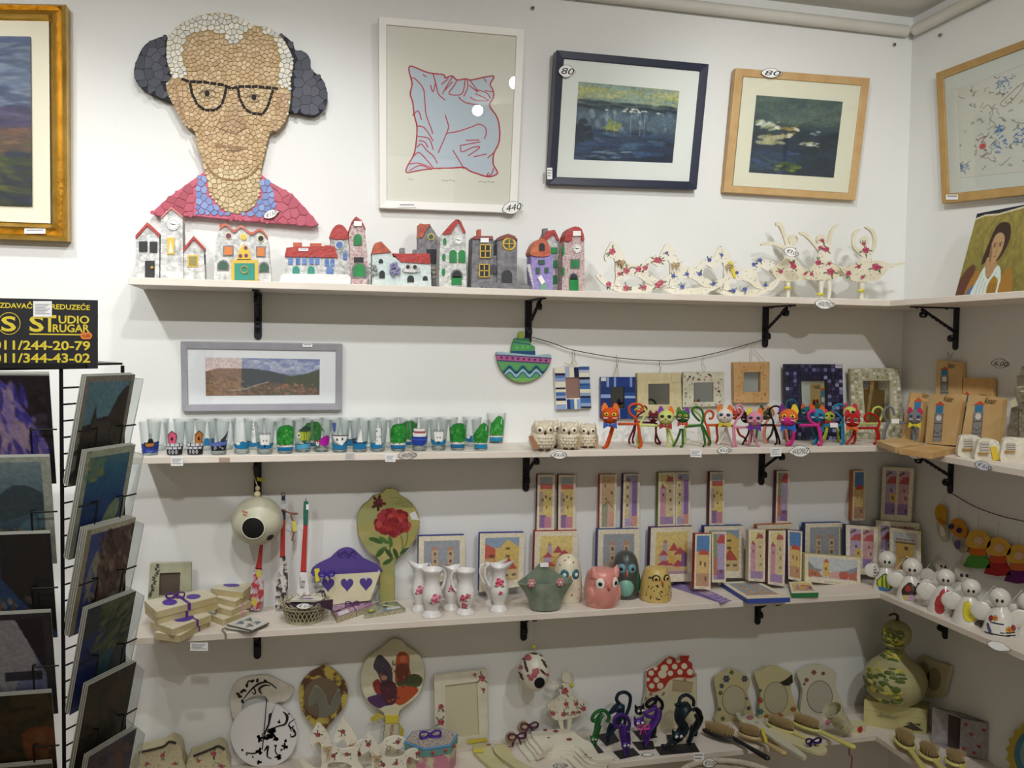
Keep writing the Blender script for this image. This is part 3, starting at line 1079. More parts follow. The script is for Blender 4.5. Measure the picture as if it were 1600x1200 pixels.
# top shelf: ceramic houses
def clampz(P,z):
 return[np.array([p[0],p[1],max(p[2],z)])for p in P]
STONE={'white':mat('e4e4e0',.8,c2='a9a9a8',ns=95,bump=.8,bs=170),'pale':mat('dcdcd8',.8,c2='8e8e90',ns=110,bump=.8,bs=190),'gray':mat('8d8c90',.75,c2='6a686c',ns=80,bump=.8,bs=150),'teal':mat('b9cfcd',.75,c2='d8dedc',ns=60,bump=.7,bs=170),'fleck':mat('cfccca',.75,c2='b07a78',ns=210,bump=.7,bs=170),'purple':mat('8f80c0',.7,c2='a698cc',ns=120,bump=.7,bs=170),}
RED=mat('b23c38',.45,c2='9c302e',ns=70,bump=.4,bs=120)
ORANGE=mat('c2603e',.5,c2='9c4838',ns=60,bump=.4,bs=120)
DARK=mat('2c2d30',.6)
GREEN=mat('1f8a44',.4,c2='17713a',ns=60)
DGREEN=mat('3a5a48',.5)
TEAL=mat('2f8a78',.45)
BLUE=mat('3a5a9c',.45,c2='6f8fc0',ns=70)
GOLDP=mat('c9a944',.4,metal=.3)
ORG_P=mat('d07a3a',.5)
PURP=mat('6a2c5c',.4)
LAV=mat('8f8ab0',.8)
STK=mat('efefec',.7)
class House:
 def __init__(s,off,sc,label,y,row=1):
  s.o,s.k,s.y,s.row=off,sc,y,row
  s.label=label
  s.t=None
 def q(s,pts):
  return[(s.o[0]+x/s.k,s.o[1]+y/s.k)for x,y in pts]
 def start(s,x,y):
  u,v=s.q([(x,y)])[0]
  p=PY(u,v,s.y)
  p[2]=SH[s.row]
  s.t=thing('ceramic_house',s.label,'figurine',p,'ceramic houses on the top shelf')
 def block(s,pts,stone,dep=.034,dy=0.0,name='wall',bev=.003,smooth=False):
  P=clampz(py(s.q(sm(pts,3)if smooth else pts),s.y+dy),SH[s.row])
  if s.t is None:
   s.start(sum(p[0]for p in pts)/len(pts),0)
  return part(name,M().ext(P,(0,dep,0)),STONE[stone]if isinstance(stone,str)else stone,s.t,bev=bev)
 def plate(s,pts,m_,name='window',d=.0025,dy=0.0,dep=.006,bev=0):
  return part(name,M().ext(clampz(py(s.q(pts),s.y+dy-d),SH[s.row]+.0004),(0,dep,0)),m_,s.t,bev=bev)
 def arch(s,x0,y0,x1,y1):
  r=(x1-x0)/2
  return[(x0,y1),(x0,y0+r)]+[((x0+x1)/2-r*math.cos(a),y0+r-r*math.sin(a))for a in np.linspace(.3,math.pi-.3,5)]+[(x1,y0+r),(x1,y1)]
 def win(s,x0,y0,x1,y1,m_,name='window',arch=False,frame=None,cross=None,dy=0.0):
  if frame is not None:
   e=(x1-x0)*.16
   s.plate(s.arch(x0-e,y0-e,x1+e,y1+e)if arch else rc(x0-e,y0-e,x1+e,y1+e),frame,'window_frame',.0018,dy)
  w=s.plate(s.arch(x0,y0,x1,y1)if arch else rc(x0,y0,x1,y1),m_,name,.0028,dy)
  if cross is not None:
   cx,cy=(x0+x1)/2,(y0+y1)/2
   e=3.2
   m=M()
   P=lambda pts:py(s.q(pts),s.y+dy-.0042)
   m.ext(P(rc(cx-e,y0,cx+e,y1)),(0,.003,0))
   m.ext(P(rc(x0,cy-e,x1,cy+e)),(0,.0028,0))
   for a,b,c,d in((x0,y0,x1,y0),(x0,y1,x1,y1)):
    m.ext(P(rc(a-3,b-e,c+3,b+e)),(0,.0026,0))
   for a in(x0,x1):
    m.ext(P(rc(a-e,y0,a+e,y1)),(0,.0024,0))
   part('muntin',m,cross,w)
  return w
 def rnd(s,cx,cy,r,m_,frame=None,name='window',dy=0.0):
  if frame is not None:
   s.plate(el(cx,cy,r*1.35,n=14),frame,'window_frame',.0022,dy)
  return s.plate(el(cx,cy,r,n=14),m_,name,.0032,dy)
 def clock(s,cx,cy,r,dy=0.0):
  c=s.plate([(cx+r*(1+.12*(k%2))*math.cos(k*math.pi/12),cy+r*(1+.12*(k%2))*math.sin(k*math.pi/12))for k in range(24)],mat('efeeea',.5),'clock_face',.003,dy)
  for a,L in((-.4,.7),(.5,.55)):
   d=(math.sin(a*math.pi),-math.cos(a*math.pi))
   n=(-d[1]*2.4,d[0]*2.4)
   part('hand',M().ext(py(s.q([(cx+n[0],cy+n[1]),(cx+d[0]*r*L,cy+d[1]*r*L),(cx-n[0],cy-n[1])]),s.y+dy-.0042),(0,.001,0)),DARK,c)
  for k in range(12):
   a=k*math.pi/6
   part('hour_mark',M().ext(py(s.q(el(cx+r*.82*math.cos(a),cy+r*.82*math.sin(a),2.6,n=5)),s.y+dy-.0036),(0,.001,0)),DARK,c)
 def roof_strip(s,pts,w,m_=RED,dy=0.0):
  path=py(s.q(pts),s.y+dy-.001)
  m=M()
  for q in(0,.012,.024,.034):
   pass
  up,dn=[],[]
  for(x,y)in pts:
   up.append((x,y-w*.7))
   dn.append((x,y+w*.5))
  part('roof',M().ext(py(s.q(up+dn[::-1]),s.y+dy-.004),(0,.042,0)),m_,s.t,bev=.0015)
 def roof(s,pts,m_=RED,dy=0.0,dep=.04):
  part('roof',M().ext(py(s.q(pts),s.y+dy-.004),(0,dep,0)),m_,s.t,bev=.002)
 def bush(s,cx,cy,r,m_,n=26,dy=-.006):
  m=M()
  for _ in range(n):
   a,b=random.uniform(0,6.28),random.uniform(.3,1)
   u,v=s.q([(cx+r*b*math.cos(a)*.8,cy+r*b*math.sin(a))])[0]
   p=PY(u,v,s.y+dy+random.uniform(-.004,.004))
   m.ball(p,(.0022,.002,.0026),6,4)
  part('bush',m,m_,s.t,kind='stuff')
A=((190,320),4.0)
h=House(*A,'white ceramic clock tower house between two low red gabled wings',-.125)
h.block([(85,470),(88,200),(160,118),(235,190),(236,470)],'white')
h.block([(242,470),(246,82),(310,14),(380,75),(386,470)],'white',dy=-.006,dep=.042)
h.block([(388,470),(388,280),(450,202),(512,270),(522,470)],'white')
for p in([(86,205),(160,122),(238,195)],[(386,285),(450,208),(514,275)]):
 h.roof_strip(p,20)
h.roof_strip([(244,82),(310,20),(382,76)],9,mat('c98a80',.6),dy=-.006)
h.win(108,228,160,292,DARK)
h.win(175,230,222,297,DARK)
h.win(146,350,205,452,DARK,'door')
part('knob',M().ball(PY(190+190/4,320+392/4,h.y-.006),.003),GOLDP,h.t)
h.clock(322,122,34,-.006)
h.win(285,205,330,310,GOLDP,dy=-.006)
h.plate([(293,300),(307,215),(322,300)],mat('dcd8c8',.6),'window',.004,-.006)
h.win(420,322,470,380,mat('8d8350',.5),frame=GOLDP)
part('shutter',M().box(*[PY(190+522/4,320+y/4,h.y+.004+d)for y,d in((370,0),(312,.012))]),DARK,h.t)
h=House(*A,'white ceramic house with wavy orange roof line and teal gold double door',-.125)
h.block([(576,480),(588,230),(612,150),(650,130),(702,172),(748,140),(808,186),(866,160),(918,225),(938,480)],'white',.045,bev=.004)
h.roof_strip(sm([(612,150),(650,125),(702,168),(748,136),(808,182),(866,156),(912,205)],3,False),15,mat('c4796a',.5,c2='b35a4a',ns=60))
h.block(rc(612,118,640,165),ORANGE,.02,.006,'chimney',.001)
for cx,cy,c in((668,194,PURP),(762,200,GOLDP),(870,210,DARK)):
 h.rnd(cx,cy,17,c,mat('d8d0a0',.5))
for a in((642,262,692,312),(848,266,893,320)):
 h.win(*a,ORG_P,frame=STONE['gray'])
h.plate([(720,340),(735,280),(762,243),(795,275),(810,338)],GOLDP,'window',.004)
for cx,cy in((776,268),(742,318),(778,316)):
 h.rnd(cx,cy,11,PURP,name='gem',dy=-.0025)
for a in((606,352,662,402),(865,364,915,416)):
 h.win(*a,DGREEN,arch=True,frame=STONE['gray'])
h.win(705,365,832,470,TEAL,'door',frame=GOLDP)
part('door_ring',M().tube([PY(190+(768+22*math.cos(a))/4,320+(405+22*math.sin(a))/4,h.y-.006)for a in np.linspace(0,6.283,15)[:-1]],.0009,6,closed=True),GOLDP,h.t)
h=House(*A,'long ceramic hall with red roof beside a green shuttered tower',-.122)
h.block([(988,500),(995,440),(1010,430),(1410,435),(1432,455),(1430,500)],mat('e6e6e2',.8,bump=.8,bs=150),.05,-.012,'snow_base',.003)
h.block([(1008,480),(1022,318),(1352,325),(1375,480)],'white',.036)
h.roof([(1018,324),(1030,268),(1090,262),(1330,258),(1352,330)],RED)
for a in((1072,236,1128,268),(1178,240,1250,268),(1268,252,1310,275)):
 h.block(rc(*a),ORANGE,.016,.004,'chimney',.0015)
slip(190+1106/4,320+271/4,190+1166/4,320+288/4,lambda u,v:PY(u,v,h.y-.0052),h.t,lines=1)
for cx in(1055,1102,1143,1186,1223,1282,1318):
 h.win(cx-14,328+(8 if cx>1250 else 0),cx+14,372+(10 if cx>1250 else 0),BLUE,arch=True)
for cx,c in((1090,TEAL),(1184,TEAL),(1302,BLUE)):
 h.win(cx-22,382,cx+22,432,c,arch=True,dy=0)
h.block([(1298,490),(1308,200),(1416,200),(1436,490)],'pale',.036,.008)
h.roof(sm([(1306,208),(1318,152),(1355,122),(1395,140),(1420,208)],3),RED,.008)
h.rnd(1362,250,22,BLUE,STONE['white'],dy=.008)
h.win(1384,292,1408,342,BLUE,arch=True,dy=.008)
h.block([(1436,510),(1420,160),(1465,80),(1518,135),(1536,300),(1537,510)],'fleck',.04,-.008)
h.roof_strip([(1418,170),(1440,110),(1465,82),(1500,105),(1524,155)],14,dy=-.008)
h.plate(rc(1452,102,1502,132),STK,'price_sticker',.005,-.008)
h.win(1450,182,1502,252,GREEN,'shutter',arch=True,dy=-.008)
h.win(1452,328,1512,358,DARK,'name_plate',dy=-.008)
h.win(1449,368,1522,446,GREEN,'door',arch=True,frame=STONE['gray'],dy=-.008)
B=((560,320),4.2105)
h=House(*B,'low teal ceramic cottage with red roof and lavender bush',-.126)
h.block([(90,540),(92,318),(215,312),(230,345),(475,375),(480,540)],'teal',.036)
h.roof([(90,322),(110,252),(150,240),(218,312)],ORANGE)
h.roof([(222,318),(280,322),(470,320),(476,388),(282,376)],RED)
for a in((274,284,306,328),(362,294,402,336)):
 h.block(rc(*a),'gray',.016,.002,'chimney',.002)
h.rnd(152,286,17,DARK,STONE['gray'])
h.plate(sm([(298,440),(300,402),(345,388),(395,405),(400,440)],3),STONE['white'],'bay_window',.006)
for cx in(326,372):
 h.rnd(cx,408,12,DARK,dy=-.005)
for a in((134,356,162,382),(138,432,174,482),(322,464,366,508),(424,468,456,496)):
 h.win(*a,DARK,arch=True)
h.bush(240,425,48,LAV,70)
h.bush(92,435,50,mat('9a9c9a',.8),40,-.004)
h=House(*B,'grey ceramic tower with orange roof side, behind the white tower',-.075)
h.block([(392,560),(396,220),(405,140),(470,130),(524,210),(532,560)],'gray',.03)
h.roof([(402,122),(436,128),(476,126),(448,160),(420,215),(398,215)],ORANGE)
h.rnd(478,210,17,DGREEN,GOLDP)
h.win(450,292,514,384,DARK,'shutter')
for cy in(415,445,475):
 h.rnd(494,cy,13,mat('9a9484',.7),name='stone')
h=House(*B,'tall white ceramic tower with clock and paired green shutters',-.125)
h.block([(530,560),(538,210),(580,170),(650,100),(704,182),(712,560)],'white',.042)
h.roof([(556,196),(578,165),(640,96),(668,100),(640,140),(608,190)],RED)
h.roof([(648,96),(674,106),(708,182),(690,184),(662,118)],RED)
h.clock(658,232,27)
for a in((600,296,647,380),(659,296,704,380)):
 w=h.win(*a,GREEN,'shutter',arch=True)
h.win(618,432,678,480,DARK,'fanlight',arch=True,frame=STONE['gray'])
h.win(613,472,680,526,GREEN,'door')
for cx,cy in((569,240),(563,345),(560,442)):
 h.plate(el(cx,cy,11,24,10),GREEN,'shutter',.003)
h=House(*B,'grey ceramic ruin with two towers, yellow window bars and front ledge',-.128)
h.block([(742,560),(752,215),(886,215),(892,560)],'gray',.044)
h.block([(914,560),(914,222),(985,196),(1046,222),(1042,560)],'gray',.044)
h.block([(884,560),(888,335),(918,335),(918,560)],'gray',.03,.006)
h.roof([(752,225),(762,205),(884,205),(888,228)],mat('96504a',.6,c2='7c4844',ns=80))
h.block(rc(783,162,808,208),ORANGE,.014,.006,'chimney',.002)
h.roof([(914,235),(938,205),(985,190),(1030,205),(1048,235),(985,212)],mat('96504a',.6,c2='7c4844',ns=80))
slip(560+803/4.21,320+218/4.21,560+858/4.21,320+248/4.21,lambda u,v:PY(u,v,h.y-.0052),h.t,lines=0)
h.win(803,262,868,346,DARK,cross=GOLDP,frame=STONE['gray'])
h.win(797,392,860,474,DARK,cross=GOLDP,frame=STONE['gray'])
w=h.rnd(992,256,33,mat('55584a',.5),GOLDP)
m=M()
m.ext(py(h.q(rc(989,222,995,290)),h.y-.006),(0,.003,0))
m.ext(py(h.q(rc(958,253,1026,259)),h.y-.0058),(0,.0028,0))
part('muntin',m,GOLDP,w)
h.win(945,428,1012,520,mat('3f3e42',.7),'door',arch=True)
h.win(868,392,906,450,mat('4a494e',.7),arch=True)
h.block([(820,570),(822,528),(880,512),(1100,520),(1142,540),(1142,570)],'gray',.05,-.026,'ledge',.003)
h=House(*B,'purple ceramic house with white spiky plant at its left side',-.128)
h.block([(1142,575),(1134,420),(1138,325),(1282,325),(1278,575)],'purple',.036)
h.roof(sm([(1136,332),(1148,268),(1180,232),(1210,222),(1245,245),(1260,332)],3),mat('b5503f',.5,c2='c97a4a',ns=90,bump=.4))
h.win(1190,250,1226,302,DARK,'arched_opening',arch=True,dy=-.003)
for a in((1186,362,1226,392),(1168,412,1194,452),(1226,412,1252,446)):
 h.win(*a,DGREEN)
h.plate([(1180,478),(1204,462),(1228,508),(1206,526)],STK,'price_sticker',.005)
h.win(1196,520,1240,560,mat('7aa08c',.6))
m=M()
for k in range(26):
 yy=395+k*6.2
 a=PY(*h.q([(1128+(yy-395)*.16,yy)])[0],h.y-.004)
 b=PY(*h.q([(1104+(yy-395)*.3,yy+random.uniform(-8,4))])[0],h.y-.008)
 m.tube([a,b],[.0018,.0008],5)
part('spiky_plant',m,mat('d8d8d4',.8),h.t,kind='stuff')
h=House(*B,'pale ceramic tower with red roof and grey chimney behind the purple house',-.085)
h.block([(1228,580),(1222,235),(1284,172),(1324,245),(1328,580)],'pale',.03)
h.roof([(1216,222),(1240,172),(1292,164),(1328,236),(1306,232),(1284,192),(1240,230)],RED)
h.block(rc(1217,155,1246,215),'gray',.014,.006,'chimney',.002)
for a in((1268,280,1308,322),(1284,366,1308,414),(1282,464,1306,520)):
 h.win(*a,GREEN,'shutter')
h=House(*B,'slim red flecked ceramic tower with rounded red roof, rightmost house',-.122)
h.block([(1340,585),(1344,350),(1358,235),(1392,165),(1440,148),(1480,200),(1486,240),(1488,585)],'fleck',.045)
h.roof(sm([(1358,236),(1378,168),(1425,142),(1470,160),(1488,232),(1468,230),(1462,180),(1414,182),(1404,235)],2),RED)
h.plate(rc(1412,172,1464,204),STK,'price_sticker',.005)
h.clock(1440,288,26)
h.win(1402,364,1450,412,GREEN,'shutter',frame=STONE['gray'])
h.win(1394,454,1440,492,DARK,'fanlight',arch=True,frame=STONE['gray'])
h.win(1390,486,1448,564,GREEN,'door')
for cy in(300,440):
 h.plate(el(1350,cy,8,34,10),GREEN,'shutter',.002)
 # painted plywood cut-outs
WOODW=mat('ece8da',.55,c2='e2dcc8',ns=20)
WOODG=mat('e6e0cc',.55,c2='d8cfb2',ns=20)
def sprigs(pts,y,cols,parent,r=2.6,name='flower_print',leafc='748262',extra=18,box=None,poly=None):
 """flat printed flowers and leaves on the plane at depth y"""
 cs=[mat(cols[0],.6),mat(cols[1],.6),mat(leafc,.6)]
 m=M()
 e=.0004
 for(x,y_,k)in pts:
  rr=r*k
  for _ in range(3):
   a=random.uniform(0,6.28)
   m.ext(py(el(x+1.5*rr*math.cos(a),y_+1.5*rr*math.sin(a),rr*.7,rr*.26,7,a),y-e),(0,.0003,0),2,back=False)
  a0=random.uniform(0,1.5)
  for q in range(5):
   a=a0+q*1.257
   m.ext(py(el(x+.5*rr*math.cos(a),y_+.5*rr*math.sin(a),rr*.62,rr*.5,7,a),y-e*(1.2+.1*q)),(0,.0003,0),q%2,back=False)
  m.ext(py(el(x,y_,rr*.3,n=6),y-e*2),(0,.0003,0),0,back=False)
 n=0
 tries=0
 while poly and n<extra and tries<600:
  tries+=1
  xs,ys=[p[0]for p in poly],[p[1]for p in poly]
  x,y_=random.uniform(min(xs),max(xs)),random.uniform(min(ys),max(ys))
  if inpoly(x,y_,poly):
   a=random.uniform(0,3)
   m.ext(py(el(x,y_,.9,.55,6,a),y-e),(0,.0003,0),random.choice((0,2,2)),back=False)
   n+=1
 return part(name,m,cs,parent,kind='stuff')
def bow(c,r,m_,parent=None,name='ribbon',tails=True,lean=0.0):
 """small two-loop ribbon bow facing the room"""
 c=np.asarray(c,float)
 m=M()
 for s in(-1,1):
  P=[c+np.array([s*r*x,-r*y,r*z+lean*s*r*x])for x,y,z in((0,.1,0),(.5,.35,.42),(1.0,.3,.3),(.95,.3,-.15),(.45,.25,-.25),(0,.1,0))]
  m.tube(sm(P,3,False),r*.23,6,caps=True,flat=.4)
  if tails:
   P=[c+np.array([s*r*x,-r*y,r*z])for x,y,z in((0,.1,0),(.35,.2,-.5),(.55,.25,-1.1))]
   m.tube(sm(P,3,False),[r*.2]*7,6,flat=.4)
 m.ball(c-np.array([0,r*.2,0]),r*.24,8,6)
 if parent is None:
  return m
 return part(name,m,m_,parent)
Z3=lambda pts,dx=0,dy=0:[(920+(x+dx)/4.706,320+(y+dy)/4.706)for x,y in pts]
HB=[(172,268),(150,300),(125,350),(115,390),(130,418),(155,402),(180,392),(197,425),(195,480),(200,540),(190,590),(240,600),(235,560),(250,532),(340,527),(390,547),(420,575),(470,592),(470,560),(442,520),(436,470),(452,432),(480,437),(510,457),(545,440),(570,410),(555,385),(510,374),(465,380),(430,402),(410,428),(340,442),(290,432),(266,410),(255,370),(230,325),(200,285)]
HR=[(50,520),(78,512),(120,550),(190,585),(270,600),(360,600),(450,585),(530,555),(590,515),(606,535),(560,590),(480,628),(400,650),(290,654),(190,632),(110,590)]
HS=[((0,0),('ae4a60','c8707f'),[(172,345,1.6),(275,485,1.6),(365,475,1.5),(415,465,1.3),(495,408,1.4),(518,412,1.4),(230,430,1.4),(148,585,1.3),(275,612,1.4),(405,608,1.3),(510,592,1.4),(530,572,1.4),(225,510,1)],'pink rose printed rocking horse cut-out, leftmost of the three',-.128),((402,22),('4a569c','6f7ab4'),[(220,510,1),(320,495,1),(415,495,1.1),(285,588,1.1),(515,565,1),(485,392,1),(170,340,.8)],'blue flower printed rocking horse cut-out, middle of the three',-.112),((798,44),('4a569c','6f7ab4'),[(290,470,.9),(265,602,1.1),(350,592,1.1),(415,408,1),(460,378,1.1),(500,560,.9),(180,340,.8)],'blue flower printed rocking horse cut-out, rightmost of the three',-.096)]
for(dx,dy),cols,fl,lab,y in HS:
 k=(y-CAM[1])/(-.128-CAM[1])
 b=clampz(py(Z3(sm(HB,2),dx,dy),y),SH[1]+.004)
 r_=py(Z3(sm(HR,2),dx,dy),y+.002)
 zmin=min(p[2]for p in r_)
 dz=SH[1]-zmin
 r_=[p+np.array([0,0,dz])for p in r_]
 b=[p+np.array([0,0,dz])for p in b]
 t=thing('rocking_horse',lab,'ornament',(r_[0][0]*.5+r_[8][0]*.5,y,SH[1]),'printed rocking horses on the top shelf')
 part('horse_body',M().ext(b,(0,.006,0)),WOODW,t,bev=.0008)
 part('rocker',M().ext(r_,(0,.006,0)),WOODW,t,bev=.0008)
 o=sprigs([(920+(x+dx)/4.706,320+(y_+dy)/4.706,q)for x,y_,q in fl],y,cols,t,3.2,extra=34,poly=Z3(HB,dx,dy))
 o.location.z+=dz
 o=sprigs([],y+.002,cols,t,3.2,extra=22,poly=Z3(HR,dx,dy))
 o.location.z+=dz
 n=PY(*Z3([(232,425)],dx,dy)[0],y-.003)+np.array([0,0,dz])
 m=bow(n,.009,None)
 for _ in range(7):
  a=n+np.array([random.uniform(-.006,.006),-.002,0])
  m.tube([a,a+np.array([random.uniform(-.012,.02),-.004,random.uniform(-.02,.016)])],.0006,4)
 part('raffia_bow',m,mat('c9b48a',.8),t)
 if dx>700:
  P=[p+np.array([0,0,dz])for p in py(Z3([(1030,430),(1050,428),(1086,545),(1066,550)],0,0),y-.004)]
  part('yellow_tag',M().ext(P,(0,.001,0)),mat('e2d23a',.6),t)
Z4=lambda pts:[(1180+x/3.81,320+y/3.81)for x,y in pts]
def limb(m,pts,ws,y,th=.006):
 L=[np.array(p,float)for p in sm(pts,4,False)]
 W=np.interp(np.linspace(0,1,len(L)),np.linspace(0,1,len(ws)),ws)
 a,b=[],[]
 for i,p in enumerate(L):
  d=L[min(i+1,len(L)-1)]-L[max(i-1,0)]
  d=d/(np.linalg.norm(d)+1e-9)
  n=np.array([-d[1],d[0]])
  a.append(tuple(p+n*W[i]/2))
  b.append(tuple(p-n*W[i]/2))
 m.ext(py(Z4(a+b[::-1]),y),(0,th,0))
DANCE=[('floral dancer cut-out with one arm up beside the third rocking horse',-.070,[([(125,112),(150,118),(170,160),(190,225),(200,260)],[22,26,20,24]),([(36,238),(80,228),(130,236),(185,262)],[8,22,20,26])],(228,208,28,32),sm([(172,250),(215,232),(246,262),(236,300),(232,330),(182,326),(188,295)],3),sm([(78,362),(130,362),(186,318),(232,326),(290,380),(408,398),(392,432),(300,442),(205,456),(128,440)],3),[([(196,440),(200,500),(196,560)],[26,18,14])],[(228,365,1.6),(152,396,1.2),(216,345,.8),(300,410,.9),(225,270,.9)],(50,140),(198,494)),('floral dancer cut-out with both arms spread, middle of the three',-.097,[([(266,165),(300,176),(330,205),(372,250)],[12,24,18,24]),([(500,112),(476,132),(452,170),(440,240)],[8,20,16,24])],(394,206,28,30),sm([(362,246),(400,226),(446,240),(452,280),(436,335),(378,335),(380,290)],3),sm([(300,440),(322,402),(370,340),(436,330),(484,362),(545,392),(500,432),(425,446),(360,448)],3),[([(398,430),(396,500),(394,560)],[26,18,14]),([(438,430),(446,500),(440,556)],[22,16,12])],[(424,265,1.5),(388,256,1.1),(376,344,1.5),(450,398,1.9),(336,412,1),(400,212,1),(440,350,.9)],(370,530),(394,532)),('floral dancer cut-out with arms in a ring and leg out, rightmost',-.118,[([(626,145),(596,170),(588,225),(600,262),(640,295)],[8,22,18,18,22]),([(656,132),(700,158),(716,215),(705,262),(680,300)],[8,20,18,18,22])],(655,212,26,28),sm([(626,268),(655,240),(690,268),(694,300),(686,345),(632,345),(636,300)],3),sm([(506,372),(560,366),(630,334),(690,332),(756,334),(800,350),(884,342),(886,352),(800,378),(772,412),(720,450),(640,460),(570,446)],3),[([(636,450),(640,505),(634,565)],[26,18,14])],[(658,270,1.7),(648,232,1),(716,370,1.9),(616,368,1.1),(556,408,1.4),(640,430,.9),(740,372,1.1)],(600,765),(636,510))]
for lab,y,arms,hd,torso,skirt,legs,fl,bx,ysp in DANCE:
 t=thing('dancer_ornament',lab,'ornament',PY(*Z4([(hd[0],560)])[0],y),'printed dancers on the top shelf')
 m=M()
 for p,w in arms:
  limb(m,p,w,y+.0008)
 part('arm',m,WOODG,t,bev=.0006)
 m=M().ext(py(Z4(el(*hd,n=16)),y+.0005),(0,.006,0))
 part('head',m,WOODG,t,bev=.0006)
 part('torso',M().ext(py(Z4(torso),y),(0,.006,0)),WOODW,t,bev=.0006)
 part('skirt',M().ext(py(Z4(skirt),y-.0012),(0,.006,0)),WOODG,t,bev=.0006)
 for p,w in legs:
  m=M()
  limb(m,p,w,y+.0009)
  part('leg',m,WOODW,t,bev=.0006)
 sprigs([(1180+a/3.81,320+b/3.81,c)for a,b,c in fl if b<330],y,('a83c58','bf6076'),t,3.0,extra=10,poly=Z4(torso))
 sprigs([(1180+a/3.81,320+b/3.81,c)for a,b,c in fl if b>=330],y-.0012,('a83c58','bf6076'),t,3.0,extra=26,poly=Z4(skirt))
 a,b=PY(*Z4([(bx[0],556)])[0],y),PY(*Z4([(bx[1],556)])[0],y)
 part('base',M().box((a[0],y-.022,SH[1]),(b[0],y+.022,SH[1]+.004)),WOODW,t,bev=.0008)
 c=PY(*Z4([ysp])[0],y-.003)
 m=M().tube([c+np.array([.0055*math.cos(q),.006*math.sin(q)+.004,.001*math.sin(3*q)])for q in np.linspace(0,6.283,13)[:-1]],.0028,6,closed=True)
 part('yellow_band',m,mat('dfd23a',.5),t)
leaf_tag(1237,394,25,15,lambda u,v:PY(u,v,-.116),'€9,00',t,rot=.35)
leaf_tag(1289,475,32,16,lambda u,v:PY(u,v,-DEP-.0006),'HANDMADE',None,'white leaf tag lettered HANDMADE on the top shelf edge',rot=.15)
for u,v in((1088,470),(553,450),(450,449)):
 pass
 # icon on the right-hand top shelf
best=min(np.linspace(-.9,.2,111),key=lambda L:abs(Plane([(0,0),(0,0),(0,0),(1492,461)],-.105,L,'r')(1527,334)[1]-PX(1492,461,XC-.105)[1]))
pl=Plane([(0,0),(0,0),(0,0),(1492,461)],-.105,best,'r')
p_bl,p_tl=pl(1492,461),pl(1527,334)
p_bl[2]=SH[1]
wv=np.array([0,-1,0])*.21
t=thing('icon_panel','gilded icon panel of a dark-haired angel leaning on the right wall, top shelf','picture',p_bl)
ud=(p_tl-p_bl)
P=[p_bl,p_bl+wv,p_bl+wv+ud,p_tl]
part('board',M().ext(P,-pl.n*.014),mat('2a221c',.6),t,bev=.001)
cv=Cv(0,0,1.6,1.0,115)
cv.grad([(0,'8f8244'),(.5,'857a3c'),(1,'766c36')]).noise(.12,.05)
cv.line(el(.62,.36,.30,.30,40),.008,'6a5c2c')
cv.poly(sm([(-.02,1.02),(.0,.82),(.12,.66),(.26,.62),(.3,.72),(.22,.9),(.18,1.02)],4),'5e3a2c')
cv.poly(sm([(.2,1.02),(.24,.82),(.34,.7),(.42,.72),(.42,1.02)],4),'9a6e2c')
cv.poly(sm([(.22,1.02),(.26,.93),(.36,.86),(.36,1.02)],3),'4a6a96')
cv.poly(sm([(.4,.62),(.46,.34),(.52,.2),(.64,.16),(.8,.2),(.88,.34),(.84,.5),(.74,.6),(.52,.6)],4),'3a2a22')
cv.poly(sm([(.50,.56),(.56,.56),(.7,.6),(.74,.66),(.66,.78),(.52,.76),(.48,.7)],4),'a8855e')
cv.poly(sm([(.52,.4),(.56,.3),(.66,.28),(.76,.34),(.78,.46),(.72,.58),(.62,.63),(.54,.56)],4),'b08e66')
cv.poly(sm([(.52,.4),(.54,.56),(.6,.62),(.58,.5)],3),'8a6a48')
for x in(.595,.71):
 cv.line([(x-.03,.405),(x+.03,.40)],.012,'4a3426')
 cv.disc(x,.43,.02,'3a2a20',.012)
cv.line([(.655,.42),(.665,.5),(.645,.51)],.01,'7a5a3e')
cv.line([(.63,.555),(.68,.55)],.012,'8a4c3c')
cv.poly(sm([(.36,1.02),(.42,.78),(.5,.66),(.56,.76),(.66,.8),(.76,.66),(.86,.72),(.92,.86),(.94,1.02)],3),'c9d3cc')
for a in([(.48,.74),(.44,1.0)],[(.54,.8),(.52,1.0)],[(.6,.84),(.6,1.0)],[(.78,.74),(.7,.95)],[(.86,.8),(.8,1.0)]):
 cv.line(a,.012,'8fa8a8')
cv.poly(sm([(.66,.9),(.74,.78),(.86,.84),(.86,1.0),(.72,1.02)],3),'9c7428')
for k in range(4):
 cv.line([(.7+k*.04,.86),(.72+k*.04,.97)],.01,'5a3e18')
cv.poly(sm([(.94,1.02),(.92,.8),(1.0,.7),(1.1,.74),(1.2,1.02)],3),'9a6e2c')
cv.poly([(0,0),(1.6,0),(1.6,.03),(1.0,.02),(.5,.05),(.2,.035),(0,.06)],'20202a')
cv.line([(0,.065),(.2,.04),(.5,.056),(1.0,.026),(1.6,.035)],.02,'d8d0b4')
fn=quadmap(p_tl,p_tl+wv,p_bl+wv,p_bl)
panel(cv,lambda u,v:fn(u/1.6,v)+pl.n*.0006,'icon_print',t)
